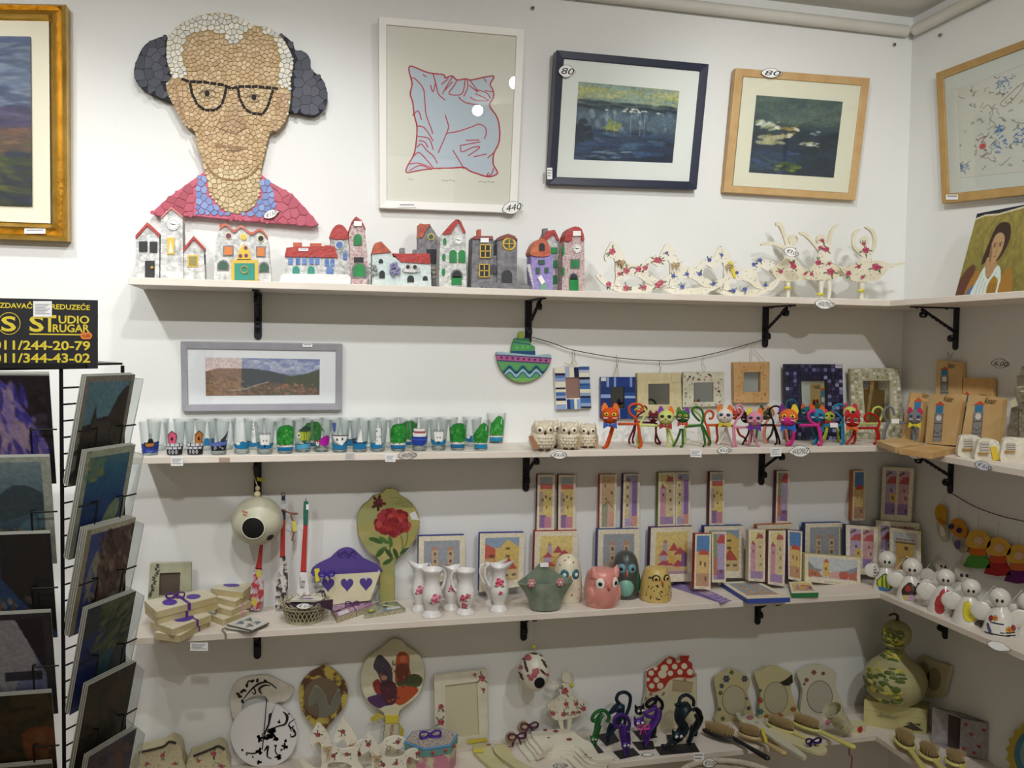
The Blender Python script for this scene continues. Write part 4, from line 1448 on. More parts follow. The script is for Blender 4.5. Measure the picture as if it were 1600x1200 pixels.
# second shelf
class VP(Plane):
 """upright plane standing on ROW's shelf at photo pixel (u, v), turned by YAW degrees; LEAN tips its top back"""
 def __init__(s,u,v,row,yaw=0.0,lean=0.0,p0=None):
  s.p0=PZ(u,v,SH[row])if p0 is None else np.asarray(p0,float)
  a=math.radians(yaw)
  s.n=np.array([math.sin(a)*math.cos(lean),-math.cos(a)*math.cos(lean),math.sin(lean)])
def pts(pl,q):
 return[pl(u,v)for u,v in q]
Z5=lambda o,k:(lambda P:[(o[0]+x/k,o[1]+y/k)for x,y in P])
za,zb,zc_=Z5((760,510),5.0),Z5((1060,530),5.714),Z5((1300,540),5.333)
# shot glasses
SG=glass_mat(edge=(.66,.70,.70),face=(.972,.978,.978),rough=.03,gloss=.95)
SGB=glass_mat(edge=(.42,.50,.52),face=(.86,.9,.9),rough=.05,gloss=.95)
def motif(kind):
 cv=Cv(0,0,100,100,.42)
 W,K,B='e9ebe8','1c1c20','1f74a4'
 if kind=='boat':
  cv.poly([(0,66),(100,58),(100,92),(0,96)],'2c3c86').dabs(26,(0,66,100,92),['5568b0','22306c','3f50a0'],3,2)
  cv.poly([(22,62),(74,60),(64,74),(32,76)],'b0743c').line([(22,62),(74,60),(64,74),(32,76),(22,62)],3,K)
  cv.poly([(38,62),(44,48),(60,48),(64,62)],K).line([(46,48),(46,30)],3,K).line([(54,48),(54,32)],3,K)
 elif kind in('pinkhouse','orangehouse'):
  x0,c=(20,'cf5a78')if kind[0]=='p' else(48,'b8743c')
  cv.poly([(x0,62),(x0,36),(x0+18,22),(x0+38,34),(x0+36,62)],c).line([(x0,62),(x0,36),(x0+18,22),(x0+38,34),(x0+36,62)],2.6,K)
  cv.disc(x0+18,48,5,K,6)
  cv.rect(4,62,96,98,K)
  for r_,y in enumerate((64,75)):
   for k in range(4):
    cv.rect(6+k*23-r_*10,y,25+k*23-r_*10,y+8,'c9cdd2')
  for k,x in enumerate((22,40,58)):
   cv.disc(x,91,6,'d4d8dc').disc(x,91,3,K)
 elif kind=='darkboat':
  cv.poly([(4,62),(96,56),(94,78),(4,80)],'5f70b4').poly([(6,74),(94,70),(90,86),(10,88)],'1e1e26')
  cv.poly([(56,54),(94,30),(82,58)],'3f4456').line([(60,56),(96,26)],3,K)
  cv.dabs(10,(10,74,90,84),['d8d8d4'],2,1.6)
 elif kind=='bluewave':
  cv.poly(sm([(4,66),(25,72),(50,60),(70,64),(96,62),(94,80),(50,84),(6,80)],3),B).disc(30,66,11,W,6)
  cv.line([(60,50),(72,62)],3,W)
 elif kind=='tower':
  cv.poly(sm([(2,62),(30,70),(70,70),(98,62),(92,78),(50,82),(8,78)],3),B).poly([(24,34),(76,36),(72,70),(30,70)],W)
  for k in range(4):
   cv.rect(24+k*15,30,31+k*15,37,'9a9aa0')
  cv.disc(44,56,3,K).disc(58,56,3,K).disc(50,74,5,K)
 elif kind=='greenhill':
  cv.poly(sm([(4,74),(6,40),(24,14),(50,6),(78,10),(96,34),(96,74)],3),'2a8434').dabs(46,(8,14,92,70),['1e6c2a','3c9a42','2f7a34','55a850'],4,1.4,0,1)
  cv.rect(2,72,98,80,'dcdcd6').dabs(12,(4,72,96,76),['7a4a3a'],1.6,1.6).rect(2,80,98,92,'16699c')
 elif kind=='hillsail':
  cv.poly(sm([(14,76),(10,50),(30,28),(60,4),(86,18),(92,48),(84,76)],3),'2f8c3a').dabs(46,(18,28,84,72),['237a2e','46a84c','55a850','2f7a34'],4,1.4,0,1)
  cv.line([(76,16),(74,30)],4,'e4e4e0').rect(10,74,92,80,'d8d8d2').dabs(9,(14,73,90,77),['8a5a4a'],1.6,1.6).rect(12,80,90,94,'1f80ac')
 elif kind=='yfish':
  cv.poly(sm([(24,40),(46,24),(84,30),(94,44),(80,62),(44,64)],3),'a0b03c').poly([(30,30),(60,10),(90,22),(70,34)],'2f4a3c').poly([(44,62),(76,60),(58,74)],'2c5a44')
  for x in(56,68,80):
   cv.line([(x,30),(x+3,60)],3,'4a5a2c')
  cv.disc(30,44,10,'e8e4d4').disc(32,44,4,K)
  cv.poly([(4,76),(96,72),(94,88),(6,92)],'4f98b8')
 elif kind=='mfish':
  cv.poly(sm([(40,66),(60,50),(88,48),(96,64),(84,80),(56,80)],3),'a81e96').disc(30,72,9,W).disc(32,72,3,K).line([(60,30),(40,6)],4,'5a8a4a').rect(20,62,36,67,'c04838')
 elif kind=='smile':
  cv.poly(sm([(2,66),(30,76),(70,74),(98,64),(92,88),(50,92),(10,90)],3),B).poly([(8,46),(92,46),(84,62),(60,78),(30,66)],W).line([(4,45),(96,44)],3,'8a4a5a')
  cv.disc(36,58,4.5,K).disc(62,56,4.5,K).poly([(14,0),(34,2),(28,34),(18,28)],'4c62a0')
 elif kind=='sail':
  cv.poly([(10,72),(92,66),(88,90),(16,92)],B).poly([(56,16),(66,70),(36,70)],W).rect(10,68,92,73,'20405c')
 elif kind=='rocktower':
  cv.poly(sm([(6,74),(30,72),(70,78),(80,70),(72,88),(12,90)],3),B).poly([(42,20),(62,18),(66,50),(70,78),(40,78)],W)
  cv.disc(46,30,3,K).disc(66,22,2.5,K).dabs(8,(40,40,70,76),['b4b8bc'],3,1.4)
 elif kind=='ship':
  cv.poly(sm([(4,52),(96,50),(94,74),(60,82),(10,78)],3),'26409c').rect(16,38,86,52,W).rect(24,30,80,40,'a84a4a').rect(22,22,78,31,W).rect(4,60,94,64,'5a6cc0')
 return cv
def shot_glass(u,v,kind,label,hpx=47,y=None):
 yb=sy(u,v,2)if y is None else y
 p=PY(u,v,yb)
 p[2]=SH[2]+.0004
 k=ppm(yb)
 H,rt,rb=hpx*k,15.6*k,11.0*k
 t=thing('shot_glass',label,'glass',p,'painted shot glasses on the second shelf')
 w=.0015
 prof=[(rb*.93,0),(rb,.0015),(rb+(rt-rb)*.25,H*.25),(rb+(rt-rb)*.62,H*.62),(rt,H),(rt-w,H),(rb+(rt-rb)*.6-w,H*.62),(rb+(rt-rb)*.28-w,H*.28),(rb*.7,H*.17),(0,H*.16)]
 part('cup',M().lathe(prof,p,20),SG,t)
 part('thick_base',M().lathe([(rb*.9,.001),(rb*.97,.003),(rb*.98,H*.13),(rb*.8,H*.15),(0,H*.15)],p,16),SGB,t)
 if kind:
  cv=motif(kind)
  fwd=math.atan2(CAM[1]-p[1],CAM[0]-p[0])
  def fn(a,b):
   th=fwd+(a-50)/50*1.15
   hh=(1-b/100)
   r=rb+(rt-rb)*hh+.0003
   return np.array([p[0]+r*math.cos(th),p[1]+r*math.sin(th),p[2]+H*(.02+.93*hh)])
  panel(cv,fn,'painted_motif',t,rough=.3)
 return t
FRONT=[(234.7,710.5,'boat','with a brown boat on dark blue sea, leftmost'),(273,710.5,'pinkhouse','with a pink house over a black and white wall'),(305,710,'orangehouse','with an orange house over a black and white wall'),(341.6,710,'darkboat','with a dark boat and a grey fin'),(378,708.5,'bluewave','with a white-backed blue wave'),(413.8,709,'tower','with a white battlement face, left of the green hill'),(445.6,708,'greenhill','with a rounded green hill, first of the green ones from the left'),(472.8,706,'yfish','with a yellow green striped fish'),(502,705.5,'mfish','with a magenta fish'),(531,706,'smile','with a white smiling boat'),(562,705.5,'sail','with a white sail'),(590,705,'rocktower','with a slim white tower'),(622,704.5,'greenhill','with a green hill, between the slim tower and the ship'),(655,704,'ship','with a blue and red ship'),(685,703,'tower','with a white battlement face, right of the ship'),(715,703,'greenhill','with a green hill, just right of a battlement face'),(751,703,'hillsail','with a leaning green hill, second from the right end'),(775,691.5,'hillsail','with a bright green hill, rightmost')]
for u,v,kd,lab in FRONT:
 shot_glass(u,v,kd,'painted shot glass '+lab)
BACK=[(247,None),(288,None),(322,'bluewave'),(352,None),(397,'rocktower'),(428,None),(459,None),(489,'greenhill'),(517,None),(546,'sail'),(575,None),(606,None),(638,'greenhill'),(670,None),(700,None),(737,'bluewave')]
for i,(u,kd)in enumerate(BACK):
 shot_glass(u,700-i*.55,kd,'shot glass of the back row, %s from the left'%('first second third fourth fifth sixth seventh eighth ninth tenth eleventh twelfth thirteenth fourteenth fifteenth sixteenth'.split()[i]),45,-.062)
 # owls (also used on the third shelf)
def owl(name,label,u,vb,vt,wpx,row,y,body,eye,pupil,beak,face=0.0,ears=0.0,eye_r=.2,eye_z=.7,eye_a=.42,prof=None,group=None,feet=None,wing=None,scallop=None,brow=None,spots=None,rim=None,coat=.5):
 p=PY(u,vb,y)
 p[2]=SH[row]
 k=ppm(y)
 W,H=wpx*k/2,(vb-vt)*k
 t=thing(name,label,'figurine',p,group)
 prof=prof or[(.62,0),(.8,.05),(.97,.2),(1.0,.34),(.93,.5),(.82,.6),(.84,.7),(.8,.82),(.6,.93),(.3,.985),(0,1)]
 pr=[(r*W,z*H)for r,z in sm(prof,3,False)]
 pr=[(max(0,r),max(0,min(H,z)))for r,z in pr]
 part('body',M().lathe(pr,p,28),body,t)
 fw=math.atan2(CAM[1]-p[1],CAM[0]-p[0])+face
 def R(z):
  return np.interp(z*H,[q[1]for q in pr],[q[0]for q in pr])
 def S(a,z,o=0.0):
  r=R(z)+o
  return p+np.array([r*math.cos(fw+a),r*math.sin(fw+a),z*H])
 def ax(a):
  c,s=math.cos(fw+a),math.sin(fw+a)
  return np.array([[-s,c,0],[c,s,0],[0,0,1]]).T
 for sgn in(-1,1):
  if rim is not None:
   part('eye_rim',M().ball(S(sgn*eye_a,eye_z,-.0012),(eye_r*W*1.35,.0026,eye_r*W*1.35),16,8,axis=ax(sgn*eye_a)),rim,t)
  e=part('eye',M().ball(S(sgn*eye_a,eye_z,-.0006),(eye_r*W,.0032,eye_r*W*(1.25 if eye_r>.26 and row==3 else 1)),16,8,axis=ax(sgn*eye_a)),eye,t)
  if pupil is not None:
   part('pupil',M().ball(S(sgn*eye_a,eye_z,.0022),(eye_r*W*.45,.002,eye_r*W*.45),10,6,axis=ax(sgn*eye_a)),pupil,e)
  if ears:
   b=S(sgn*.95,.84,-.006)
   m=M().lathe([(W*.3,-H*.05),(W*.22,ears*H*.5),(0,ears*H)],b,10,axis=None)
   m2=M()
   m2.v=[tuple(np.array(q)+np.array([math.cos(fw+sgn*1.35),math.sin(fw+sgn*1.35),0])*max(0,(q[2]-b[2]))*.35)for q in m.v]
   m2.f,m2.mi,m2.sm=m.f,m.mi,m.sm
   part('ear_tuft',m2,body,t)
  if feet is not None:
   m=M()
   for d in(-.14,0,.14):
    m.ball(S(sgn*.34+d,.03,.001)+np.array([0,0,.001]),(.0026,.0036,.0026),8,5)
   part('foot',m,feet,t)
  if wing is not None:
   part('wing',M().ball(S(sgn*1.15,.34,-.003),(W*.34,W*.2,H*.23),14,9,axis=ax(sgn*1.15)),wing,t)
 bz=eye_z-.09
 part('beak',M().ball(S(0,bz,0),(W*.1,W*.17,H*.085),10,7,axis=ax(0)),beak,t)
 if scallop is not None:
  m=M()
  for i in range(4):
   for j in range(-2,3):
    a=(j+.5*(i%2))*.36
    m.ball(S(a,.15+i*.1,-.0018),(W*.15,.003,H*.055),10,6,axis=ax(a))
  part('breast_feathers',m,scallop,t,kind='stuff')
  m=M()
  for i in range(3):
   for j in range(-1,2):
    a=(j+.5*(i%2))*.45
    m.ball(S(a,.2+i*.12,.0012),(.0011,.0008,.0011),6,4,axis=ax(a))
  part('feather_dots',m,mat('4a3a2c',.6),t,kind='stuff')
 if spots is not None:
  m=M()
  for a,z,r in spots[0]:
   m.ball(S(a,z,-.0002),(r*W,.0008,r*W),8,5,axis=ax(a))
  part('painted_marks',m,spots[1],t,kind='stuff')
 return t,S,ax,W,H
CER=mat('d8cfba',.35,c2='cfc3a8',ns=50,coat=.4)
BRN=mat('4a3424',.4)
OW=[(847,703,652,43,-.148,.25,'cream ceramic owl with a brown tag, left front of the second shelf group'),(858,697,649,36,-.10,.35,'cream ceramic owl half hidden behind the left front owl'),(889,701.5,653,40,-.138,.0,'cream ceramic owl in the middle of the second shelf group'),(917.5,697.5,654,36,-.115,.1,'cream ceramic owl at the right of the second shelf group')]
for u,vb,vt,w,y,fc,lab in OW:
 t,S,ax,W,H=owl('ceramic_owl',lab,u,vb,vt+5,w,2,y,CER,mat('f0ead8',.3),BRN,BRN,fc,.22,.27,.72,.46,feet=BRN,scallop=CER,group='cream owls on the second shelf',rim=mat('cbbfa4',.4))
 if 'brown tag' in lab:
  P=pts(VP(0,0,2,0,p0=S(0,.3,.004)),za([(328,862),(362,850),(412,945),(382,966)]))
  part('hang_tag',M().ext(P,(0,.0012,0)),mat('a87454',.7),t)
 else:
  q='ring' if 'middle' in lab else None
  a=S(.75,.5,.003)
  part('hang_tag',M().ext([a+np.array(d)for d in((-.004,0,0),(.004,0,0),(.006,0,-.026),(-.002,0,-.026))],(0,.0012,0)),mat('b09a78',.7),t)
  # felt wire cats
FUZZ={}
def fuzz(c):
 return mat(c,.95,c2=c,ns=200,bump=.6,bs=420,spec=.1)
def wcat(label,col,y,hd,body,tail,front,back,ears,eye='2a2a30',bowc=None,headc=None,legc=None,tailc=None,chin=None,r=2.1,zo=None):
 zo=zo or zb
 k=ppm(y)
 C_,HC,LC,TC=fuzz(col),fuzz(headc or col),fuzz(legc or col),fuzz(tailc or col)
 sh=SH[2]+r*k
 c0=PY(*zo([body[0]])[0],y)
 t=thing('wire_cat',label,'cat figurine',(c0[0],y,SH[2]),'fuzzy wire cats on the second shelf')
 dx=1 if body[-1][0]>body[0][0]else-1
 part('body',M().tube([PY(*q,y)for q in zo(sm(body,3,False))],r*k,8),C_,t)
 if tail:
  part('tail',M().tube([PY(*q,y+.002)for q in zo(sm(tail,4,False))],r*k*.95,8),TC,t)
 for legs,nm in((front,'leg'),(back,'leg')):
  for i,L in enumerate(legs):
   P=[PY(*q,y+(.007 if i else-.007)*j/max(1,len(L)-1))for j,q in enumerate(zo(L))]
   P[-1][2]=sh
   if len(P)>2:
    P[-2][2]=max(P[-2][2],sh)
   part(nm,M().tube(sm(P,3,False),r*k*.95,8),LC if legs is front else C_,t)
 if hd:
  (hx,hy,hr)=hd
  hu,hv=zo([(hx,hy)])[0]
  R=hr/(5.714 if zo is zb else 5.0 if zo is za else 5.333)*k
  hc=PY(hu,hv,y-.012)
  d=CAM-hc
  d=d/np.linalg.norm(d)
  sx=np.cross([0,0,1],d)
  sx/=np.linalg.norm(sx)
  h=part('head',M().ball(hc,(R*1.05,R*.9,R*.95),18,12),HC,t)
  up=np.cross(d,sx)
  if chin:
   part('face_patch',M().ball(hc+d*R*.22-up*R*.2,(R*.92,R*.72,R*.72),16,10),fuzz(chin),h)
  for s,ec in zip((-1,1),ears):
   b=hc+sx*s*R*.62+up*R*.72
   P=[b+sx*R*.42*math.cos(a)+up*(R*.5*math.sin(a)+(R*.25 if .8<a<2.4 else 0))for a in np.linspace(0,6.283,10)[:-1]]
   part('ear',M().ext(P,-d*.003),mat(ec,.8),h)
   e=hc+(sx*s*.42+up*.14+d*.84)*R
   A_=np.stack([sx,d,up],1)
   part('eye',M().ball(e,(R*.27,R*.1,R*.2),12,7,axis=A_),mat('e6d84a' if eye=='y' else '3a5a8c' if eye=='b' else 'e8e8e4' if eye=='w' else eye,.4),h)
   if eye in('y','b','w','6aa89a'):
    part('pupil',M().ball(e+d*R*.07,(R*.13,R*.07,R*.13),8,5,axis=A_),mat('101014',.4),h)
  part('nose',M().ball(hc+(d*.93-up*.18)*R,R*.1,8,5),mat('b03848',.5),h)
  m=M()
  for s in(-1,1):
   for q in(-.12,.08):
    a=hc+(sx*s*.25-up*.28+d*.9)*R
    m.tube([a,a+(sx*s*.55+up*q+d*.05)*R],R*.03,4)
  part('whiskers',m,mat('e8e0dc',.7),h,kind='stuff')
  if bowc:
   b=hc-up*R*1.1+d*R*.35
   m=M()
   for s in(-1,1):
    m.ext([b,b+sx*s*R*.75+up*R*.42,b+sx*s*R*.8-up*R*.42],-d*.003)
   m.ball(b,R*.2,8,5)
   part('bow_tie',m,mat(bowc,.8),t)
 return t
YG,MAR,GRN,ORNG,WHT,PNK,BLK,HPK,SAL,TBL,TEA,REDC,GRY='ccd67c','6c2830','3f6e38','c8502a','e2ddd4','d890a4','2a1c20','d83c92','d08a72','2f86ac','2c6a70','b42a28','7e8084'
wcat('maroon wire cat behind the yellow green cat, head half hidden',MAR,-.075,(1305,712,40),[(1160,748),(1320,752)],[(1160,748),(1190,690),(1250,650),(1235,625),(1200,640)],[[(1322,755),(1325,830),(1322,905),(1362,898)],[(1330,755),(1325,830),(1345,890),(1362,884)]],[[(1160,750),(1150,800),(1115,885),(1122,890)],[(1165,750),(1158,820),(1142,885),(1150,888)]],('7a2838','7a2838'),zo=za,r=1.8)
wcat('orange wire cat with yellow eyes and blue bow, leftmost','d0552a',-.150,(968,697,70),[(1030,762),(1185,762)],[(1185,762),(1168,720),(1122,680),(1115,632),(1150,606),(1205,612),(1222,640),(1195,662),(1168,655)],[[(985,770),(965,840),(935,925),(912,938)],[(1000,775),(975,850),(950,930),(925,938)]],[[(1182,765),(1195,850),(1205,930),(1190,948)],[(1186,765),(1200,850),(1212,925),(1200,945)]],('e07a2c','d8702c'),'y','3a5cae',zo=za)
wcat('pale yellow green wire cat with black eyes, second from the left',YG,-.135,(1402,712,64),[(1195,772),(1372,776)],[(1195,772),(1225,720),(1248,675),(1230,638),(1190,636),(1160,655)],[[(1410,790),(1415,850),(1420,925),(1440,942)],[(1420,790),(1445,860),(1465,915),(1478,928)]],[[(1195,775),(1185,850),(1178,915),(1190,932)],[(1200,775),(1195,850),(1188,905),(1196,920)]],('7a3c9c','e07a2c'),'18181c','a8302c',zo=za)
wcat('dark green wire cat with yellow eyes and red bow',GRN,-.145,(40,692,62),[(70,780),(200,770)],[(200,770),(222,720),(218,655),(185,610),(145,608),(122,640),(150,690),(190,730)],[[(38,800),(38,870),(38,945),(20,952)],[(20,800),(2,860),(-30,930),(-50,925)]],[[(205,770),(225,840),(238,930),(222,940)],[(215,770),(250,840),(285,915),(275,930)]],('5a7a3c','7a3c9c'),'y','c84a32')
wcat('light green wire cat behind the dark green cat','a8c470',-.085,None,[(60,770),(210,765)],[(210,765),(205,700),(150,640),(112,620)],[[(62,775),(60,850),(60,905),(50,910)]],[[(215,770),(250,850),(275,905),(265,915)]],('',''))
wcat('white headed wire cat with orange body and yellow bow','c85a34',-.118,(415,685,74),[(250,768),(420,764)],[(250,768),(232,720),(242,660),(280,638),(312,662),(302,705),(275,708)],[[(428,770),(440,840),(470,920),(478,930)],[(430,770),(410,840),(372,910),(350,918)]],[[(252,768),(265,820),(275,895),(268,905)],[(262,768),(272,830),(280,890),(274,900)]],('e07a2c','e0742c'),'26305c','d8c83c',headc=WHT,legc=WHT)
wcat('red orange wire cat half hidden behind the white headed cat','c04a2c',-.075,(515,680,48),[(330,770),(500,775)],None,[[(520,775),(545,850),(590,880),(610,880)]],[[(340,770),(345,840),(350,880),(340,885)]],('c83a4c','b0402c'))
wcat('pink wire cat with blue eyes and violet bow',PNK,-.152,(682,712,76),[(490,788),(650,785)],[(490,788),(520,720),(565,672),(572,610),(540,586),(512,610),(540,650)],[[(655,790),(672,860),(705,940),(730,955)],[(650,790),(640,860),(632,920),(640,930)]],[[(490,788),(492,860),(495,940),(480,955)],[(498,790),(502,870),(510,945),(525,958)]],('ded23c','e0783c'),'b','6a34a0')
wcat('black wire cat with raised tail, its head behind the pink cat',BLK,-.122,(610,700,56),[(660,768),(850,764)],[(850,764),(842,720),(812,665),(822,618),(868,596),(905,612),(900,655),(890,668)],[[(640,790),(620,850),(590,905),(572,912)],[(655,790),(650,860),(640,925),(622,936)]],[[(850,768),(870,850),(880,920),(862,932)],[(855,768),(885,850),(905,925),(892,938)]],('3a2a30','d8762c'),r=1.7)
wcat('olive wire cat with a yellow ear behind the black cat','4a5a38',-.065,(778,668,60),[(700,770),(880,770)],None,[[(705,775),(700,840),(690,890),(680,890)]],[[(850,775),(830,850),(800,890),(790,890)]],('3c5a34','e0d43c'))
wcat('salmon wire cat with curled tail behind the black cat',SAL,-.085,None,[(770,768),(960,770)],[(770,768),(800,720),(850,670),(830,620),(790,612),(760,650)],[[(960,775),(965,840),(975,900),(985,905)],[(950,775),(955,840),(965,905),(970,910)]],[[(770,770),(760,840),(770,905),(790,910)],[(780,770),(770,840),(775,890),(800,905)]],('',''))
wcat('hot pink and orange wire cat with blue bow',HPK,-.152,(982,700,90),[(1080,768),(1245,768)],[(1245,768),(1262,715),(1240,660),(1200,640),(1162,665),(1165,710),(1200,748),(1240,760)],[[(1030,800),(1018,860),(1005,915),(965,932)],[(1040,800),(1028,870),(1015,925),(985,938)]],[[(1245,770),(1262,850),(1272,925),(1245,942)],[(1250,770),(1270,850),(1278,925),(1262,948)]],('6a2c7c','e0cc3c'),'y','2f6cd0',headc='dc7038',chin=HPK,r=2.6)
wcat('teal wire cat with ring tail behind the hot pink cat',TEA,-.075,(1145,645,52),[(1000,750),(1180,742)],[(1000,750),(1060,640),(1050,560),(1010,540),(970,560),(965,620),(1010,640)],[[(1180,750),(1200,820),(1220,880),(1230,885)]],[[(1005,755),(1000,830),(1010,880),(1000,885)]],('e05a34','e05a34'),r=1.6)
wcat('sky blue wire cat with tall blue tail',TBL,-.132,(1240,680,70),[(1290,768),(1465,770)],[(1465,770),(1465,720),(1425,670),(1388,640),(1395,598),(1440,582),(1490,600)],[[(1285,780),(1260,840),(1225,900),(1205,910)],[(1290,780),(1270,850),(1240,905),(1220,912)]],[[(1462,775),(1462,850),(1466,925),(1448,940)],[(1468,775),(1472,850),(1476,925),(1460,942)]],('e05a2c','e0622c'),'203c5c','3a2a30')
wcat('yellow green wire cat between the blue cat and the mosaic mirror','b8ca4c',-.085,(1348,690,50),[(1300,775),(1420,775)],None,[[(1325,790),(1310,850),(1285,895),(1280,900)],[(1330,790),(1320,850),(1300,900),(1295,905)]],[[(1420,780),(1425,850),(1430,890),(1425,895)]],('c83a5c','c83a5c'),'18181c','b03030')
wcat('yellow green wire cat behind the red cat','cdd678',-.085,(150,560,62),[(200,655),(385,650)],[(385,650),(410,600),(425,545),(395,512),(350,525),(335,570)],[[(140,690),(130,730),(110,775),(100,780)]],[[(385,655),(390,720),(395,770),(385,775)]],('c83040','c83040'),'26261c',zo=zc_)
wcat('red wire cat with orange bow, near the corner',REDC,-.140,(170,622,68),[(225,688),(382,686)],[(382,686),(395,640),(370,590),(320,565),(278,580),(275,620),(310,635)],[[(185,700),(175,750),(140,795),(118,802)],[(195,700),(195,760),(185,808),(165,820)]],[[(360,688),(375,740),(368,800),(350,812)],[(375,688),(392,745),(388,800),(378,808)]],('b82848','c02a3c'),'6aa89a','e0702c',zo=zc_)
wcat('grey wire cat with tilted head and yellow bow, rightmost',GRY,-.138,(690,598,66),[(470,636),(640,645)],[(470,636),(435,600),(430,550),(460,512),(500,520),(520,582)],[[(660,655),(675,720),(680,780),(668,792)],[(668,655),(690,720),(692,785),(684,795)]],[[(465,640),(438,690),(422,770),(410,778)],[(472,640),(450,700),(435,765),(428,775)]],('b82c54','b82c54'),'b','d8cc34',zo=zc_)
for q,lab in(((1355,748,1424,788),'white paper slip on the blue cat'),):
 a,b=zb([(q[0],q[1])])[0],zb([(q[2],q[3])])[0]
 slip(a[0],a[1],b[0],b[1],lambda u,v:PY(u,v,-.137),None,'small white slip hung on the sky blue cat',lines=0)
a,b=zc_([(495,612)])[0],zc_([(560,648)])[0]
slip(a[0],a[1],b[0],b[1],lambda u,v:PY(u,v,-.142),None,'small white slip hung on the grey cat',lines=0)
# boat ornament and the cord with hanging mirrors
YB=-.012
hull=sm(za([(82,200),(180,208),(290,218),(400,226),(485,216),(508,234),(500,280),(470,340),(420,392),(350,425),(270,436),(200,416),(140,370),(100,310),(84,250)]),2)
cab=za([(190,208),(205,130),(218,96),(232,92),(252,92),(256,46),(288,40),(290,90),(335,98),(340,135),(378,158),(375,222)])
t=thing('boat_ornament','green and blue painted wooden boat hanging from the middle bracket','ornament',PY(*za([(290,436)])[0],YB))
part('hull',M().ext(py(hull,YB-.001),(0,.010,0)),mat('8a8064',.7),t,bev=.001)
part('cabin',M().ext(py(cab,YB),(0,.008,0)),mat('8aa85a',.7),t,bev=.001)
cv=Cv(774,516,864,600,1.7)
cv.poly(cab,'4f9a5c').poly(za([(250,40),(290,40),(290,95),(250,95)]),'a8bc3a').poly(za([(195,190),(380,190),(380,225),(190,220)]),'1f4a78').line(za([(215,125),(340,140)]),1.6,'1f4a78').line(za([(225,96),(335,104)]),1.4,'2a6a8c')
for x in(238,285,325):
 cv.line(za(el(x,162,9,n=10)),.9,'7ac05c')
panel(cv,lambda u,v:PY(u,v,YB-.0006),'cabin_paint',t)
cv=Cv(774,545,864,600,1.7)
cv.poly(hull,'5c9c62')
hm=cv.a[...,3].copy()
cv.poly(za([(70,190),(520,215),(520,245),(70,220)]),'9fb8c4').poly(za([(70,222),(520,252),(520,290),(70,262)]),'b45a8c').line(za([(75,222),(520,250)]),1.5,'1c3a6c').line(za([(75,266),(520,292)]),1.6,'1c3a6c')
for k in range(9):
 cv.disc(*za([(118+k*43.5,243+k*3)])[0],1.9,'3a2a5c')
w1=[(100+x,340+22*math.cos((x-80)/105*6.283)*-1)for x in range(0,400,8)]
cv.line(za(w1),3.0,'17305c').line(za([(x,y-12)for x,y in w1]),2,'2c7a6c').line(za([(x,y+26)for x,y in w1]),3.6,'9cc0cc').line(za([(x,y+40)for x,y in w1]),1.6,'2a5a8c').poly(za([(150,405),(420,405),(350,440),(200,440)]),'86b85c',.7)
cv.a[...,3]=hm
panel(cv,lambda u,v:PY(u,v,YB-.0016),'hull_paint',t)
cord=sm([(832,527),(866,537),(896,547),(964,559),(1030,563.6),(1060,562),(1094,557),(1140,546),(1192,531)],5,False)
m=M().tube([PY(u,v,-.014)for u,v in cord],.0011,6)
CORD=mat('5a4636',.9,c2='44342a',ns=300)
solo('hanging_cord',m,CORD,'brown cord slung between the middle and right brackets of the long wall','cord',PY(832,527,-.014))
rc1=sm([(1486,770),(1520,790),(1560,805),(1602,815)],4,False)
MIRROR=mat('b8bcbc',.04,metal=1.0)
JUTE=mat('c9b88e',.9)
def hook(t,pts_,y,nm='hanger',m_=None):
 part(nm,M().tube([PY(u,v,y)for u,v in pts_],.0007,5),m_ or mat('9a9a94',.4,metal=.6),t)
def mirror_frame(name,label,oq,iq,col,y,depth=.008,lean=0,cat='mirror',glassm=None,zo=za,mk=None,group=None,bevel=.0008,pl=None):
 oq,iq=zo(oq),zo(iq)
 pl=pl or Plane(oq,y,lean)
 t=thing(name,label,cat,pl(*oq[3]),group)
 m=M()
 m.ring([pl(*p)for p in oq],[pl(*p)for p in iq],-pl.n*depth)
 part('frame',m,col,t,bev=bevel)
 part('mirror_glass',M().ext([pl.off(-depth*.5)(*p)for p in iq],-pl.n*.002),glassm or MIRROR,t)
 part('backing',M().ext([pl.off(-depth)(*p)for p in oq],-pl.n*.0015),mat('8a7a5c',.8),t)
 return t,pl
oq=[(532,325),(803,312),(820,640),(548,650)]
t,pl=mirror_frame('mosaic_mirror','small mirror framed in blue and white striped tiles, hung on the cord',oq,[(617,402),(728,398),(735,560),(626,566)],mat('e8e4d4',.6),-.012,glassm=mat('94746a',.35))
SB=['2a3c78','5a7ab8','8fa6cc','e6e2cc','3f68a8','a8b4d0','20284c','4a78b0']
def tilebox(t,pl,quad,c,up=.0012,rough=.25):
 P=[pl.off(up)(*p)for p in quad]
 part('tile',M().ext(P,-pl.n*up,back=False),mat(c,rough,coat=.3),t)
yl=[325,366,385,405,432,478,492,515,542,562,582,612,650]
cl=['e6e2cc','20284c','5a7ab8','8fa6cc','e6e2cc','20284c','e6e2cc','4a6aa8','8fa6cc','20284c','e6e2cc','8fa6cc']
for a,b,c in zip(yl[:-1],yl[1:],cl):
 tilebox(t,pl,za([(534+(a-325)*.045,a+1),(612+(a-325)*.04,a),(612+(b-325)*.04,b-2),(534+(b-325)*.045,b-1)]),c)
yr=[314,340,362,396,416,446,466,490,520,543,560,598,626,640]
cr=['3f5c98','b8c0d4','e6e2cc','20284c','8fa6cc','2f5aa0','3a70b0','e6e2cc','8fa6cc','20284c','3f68a8','8fa6cc','20284c']
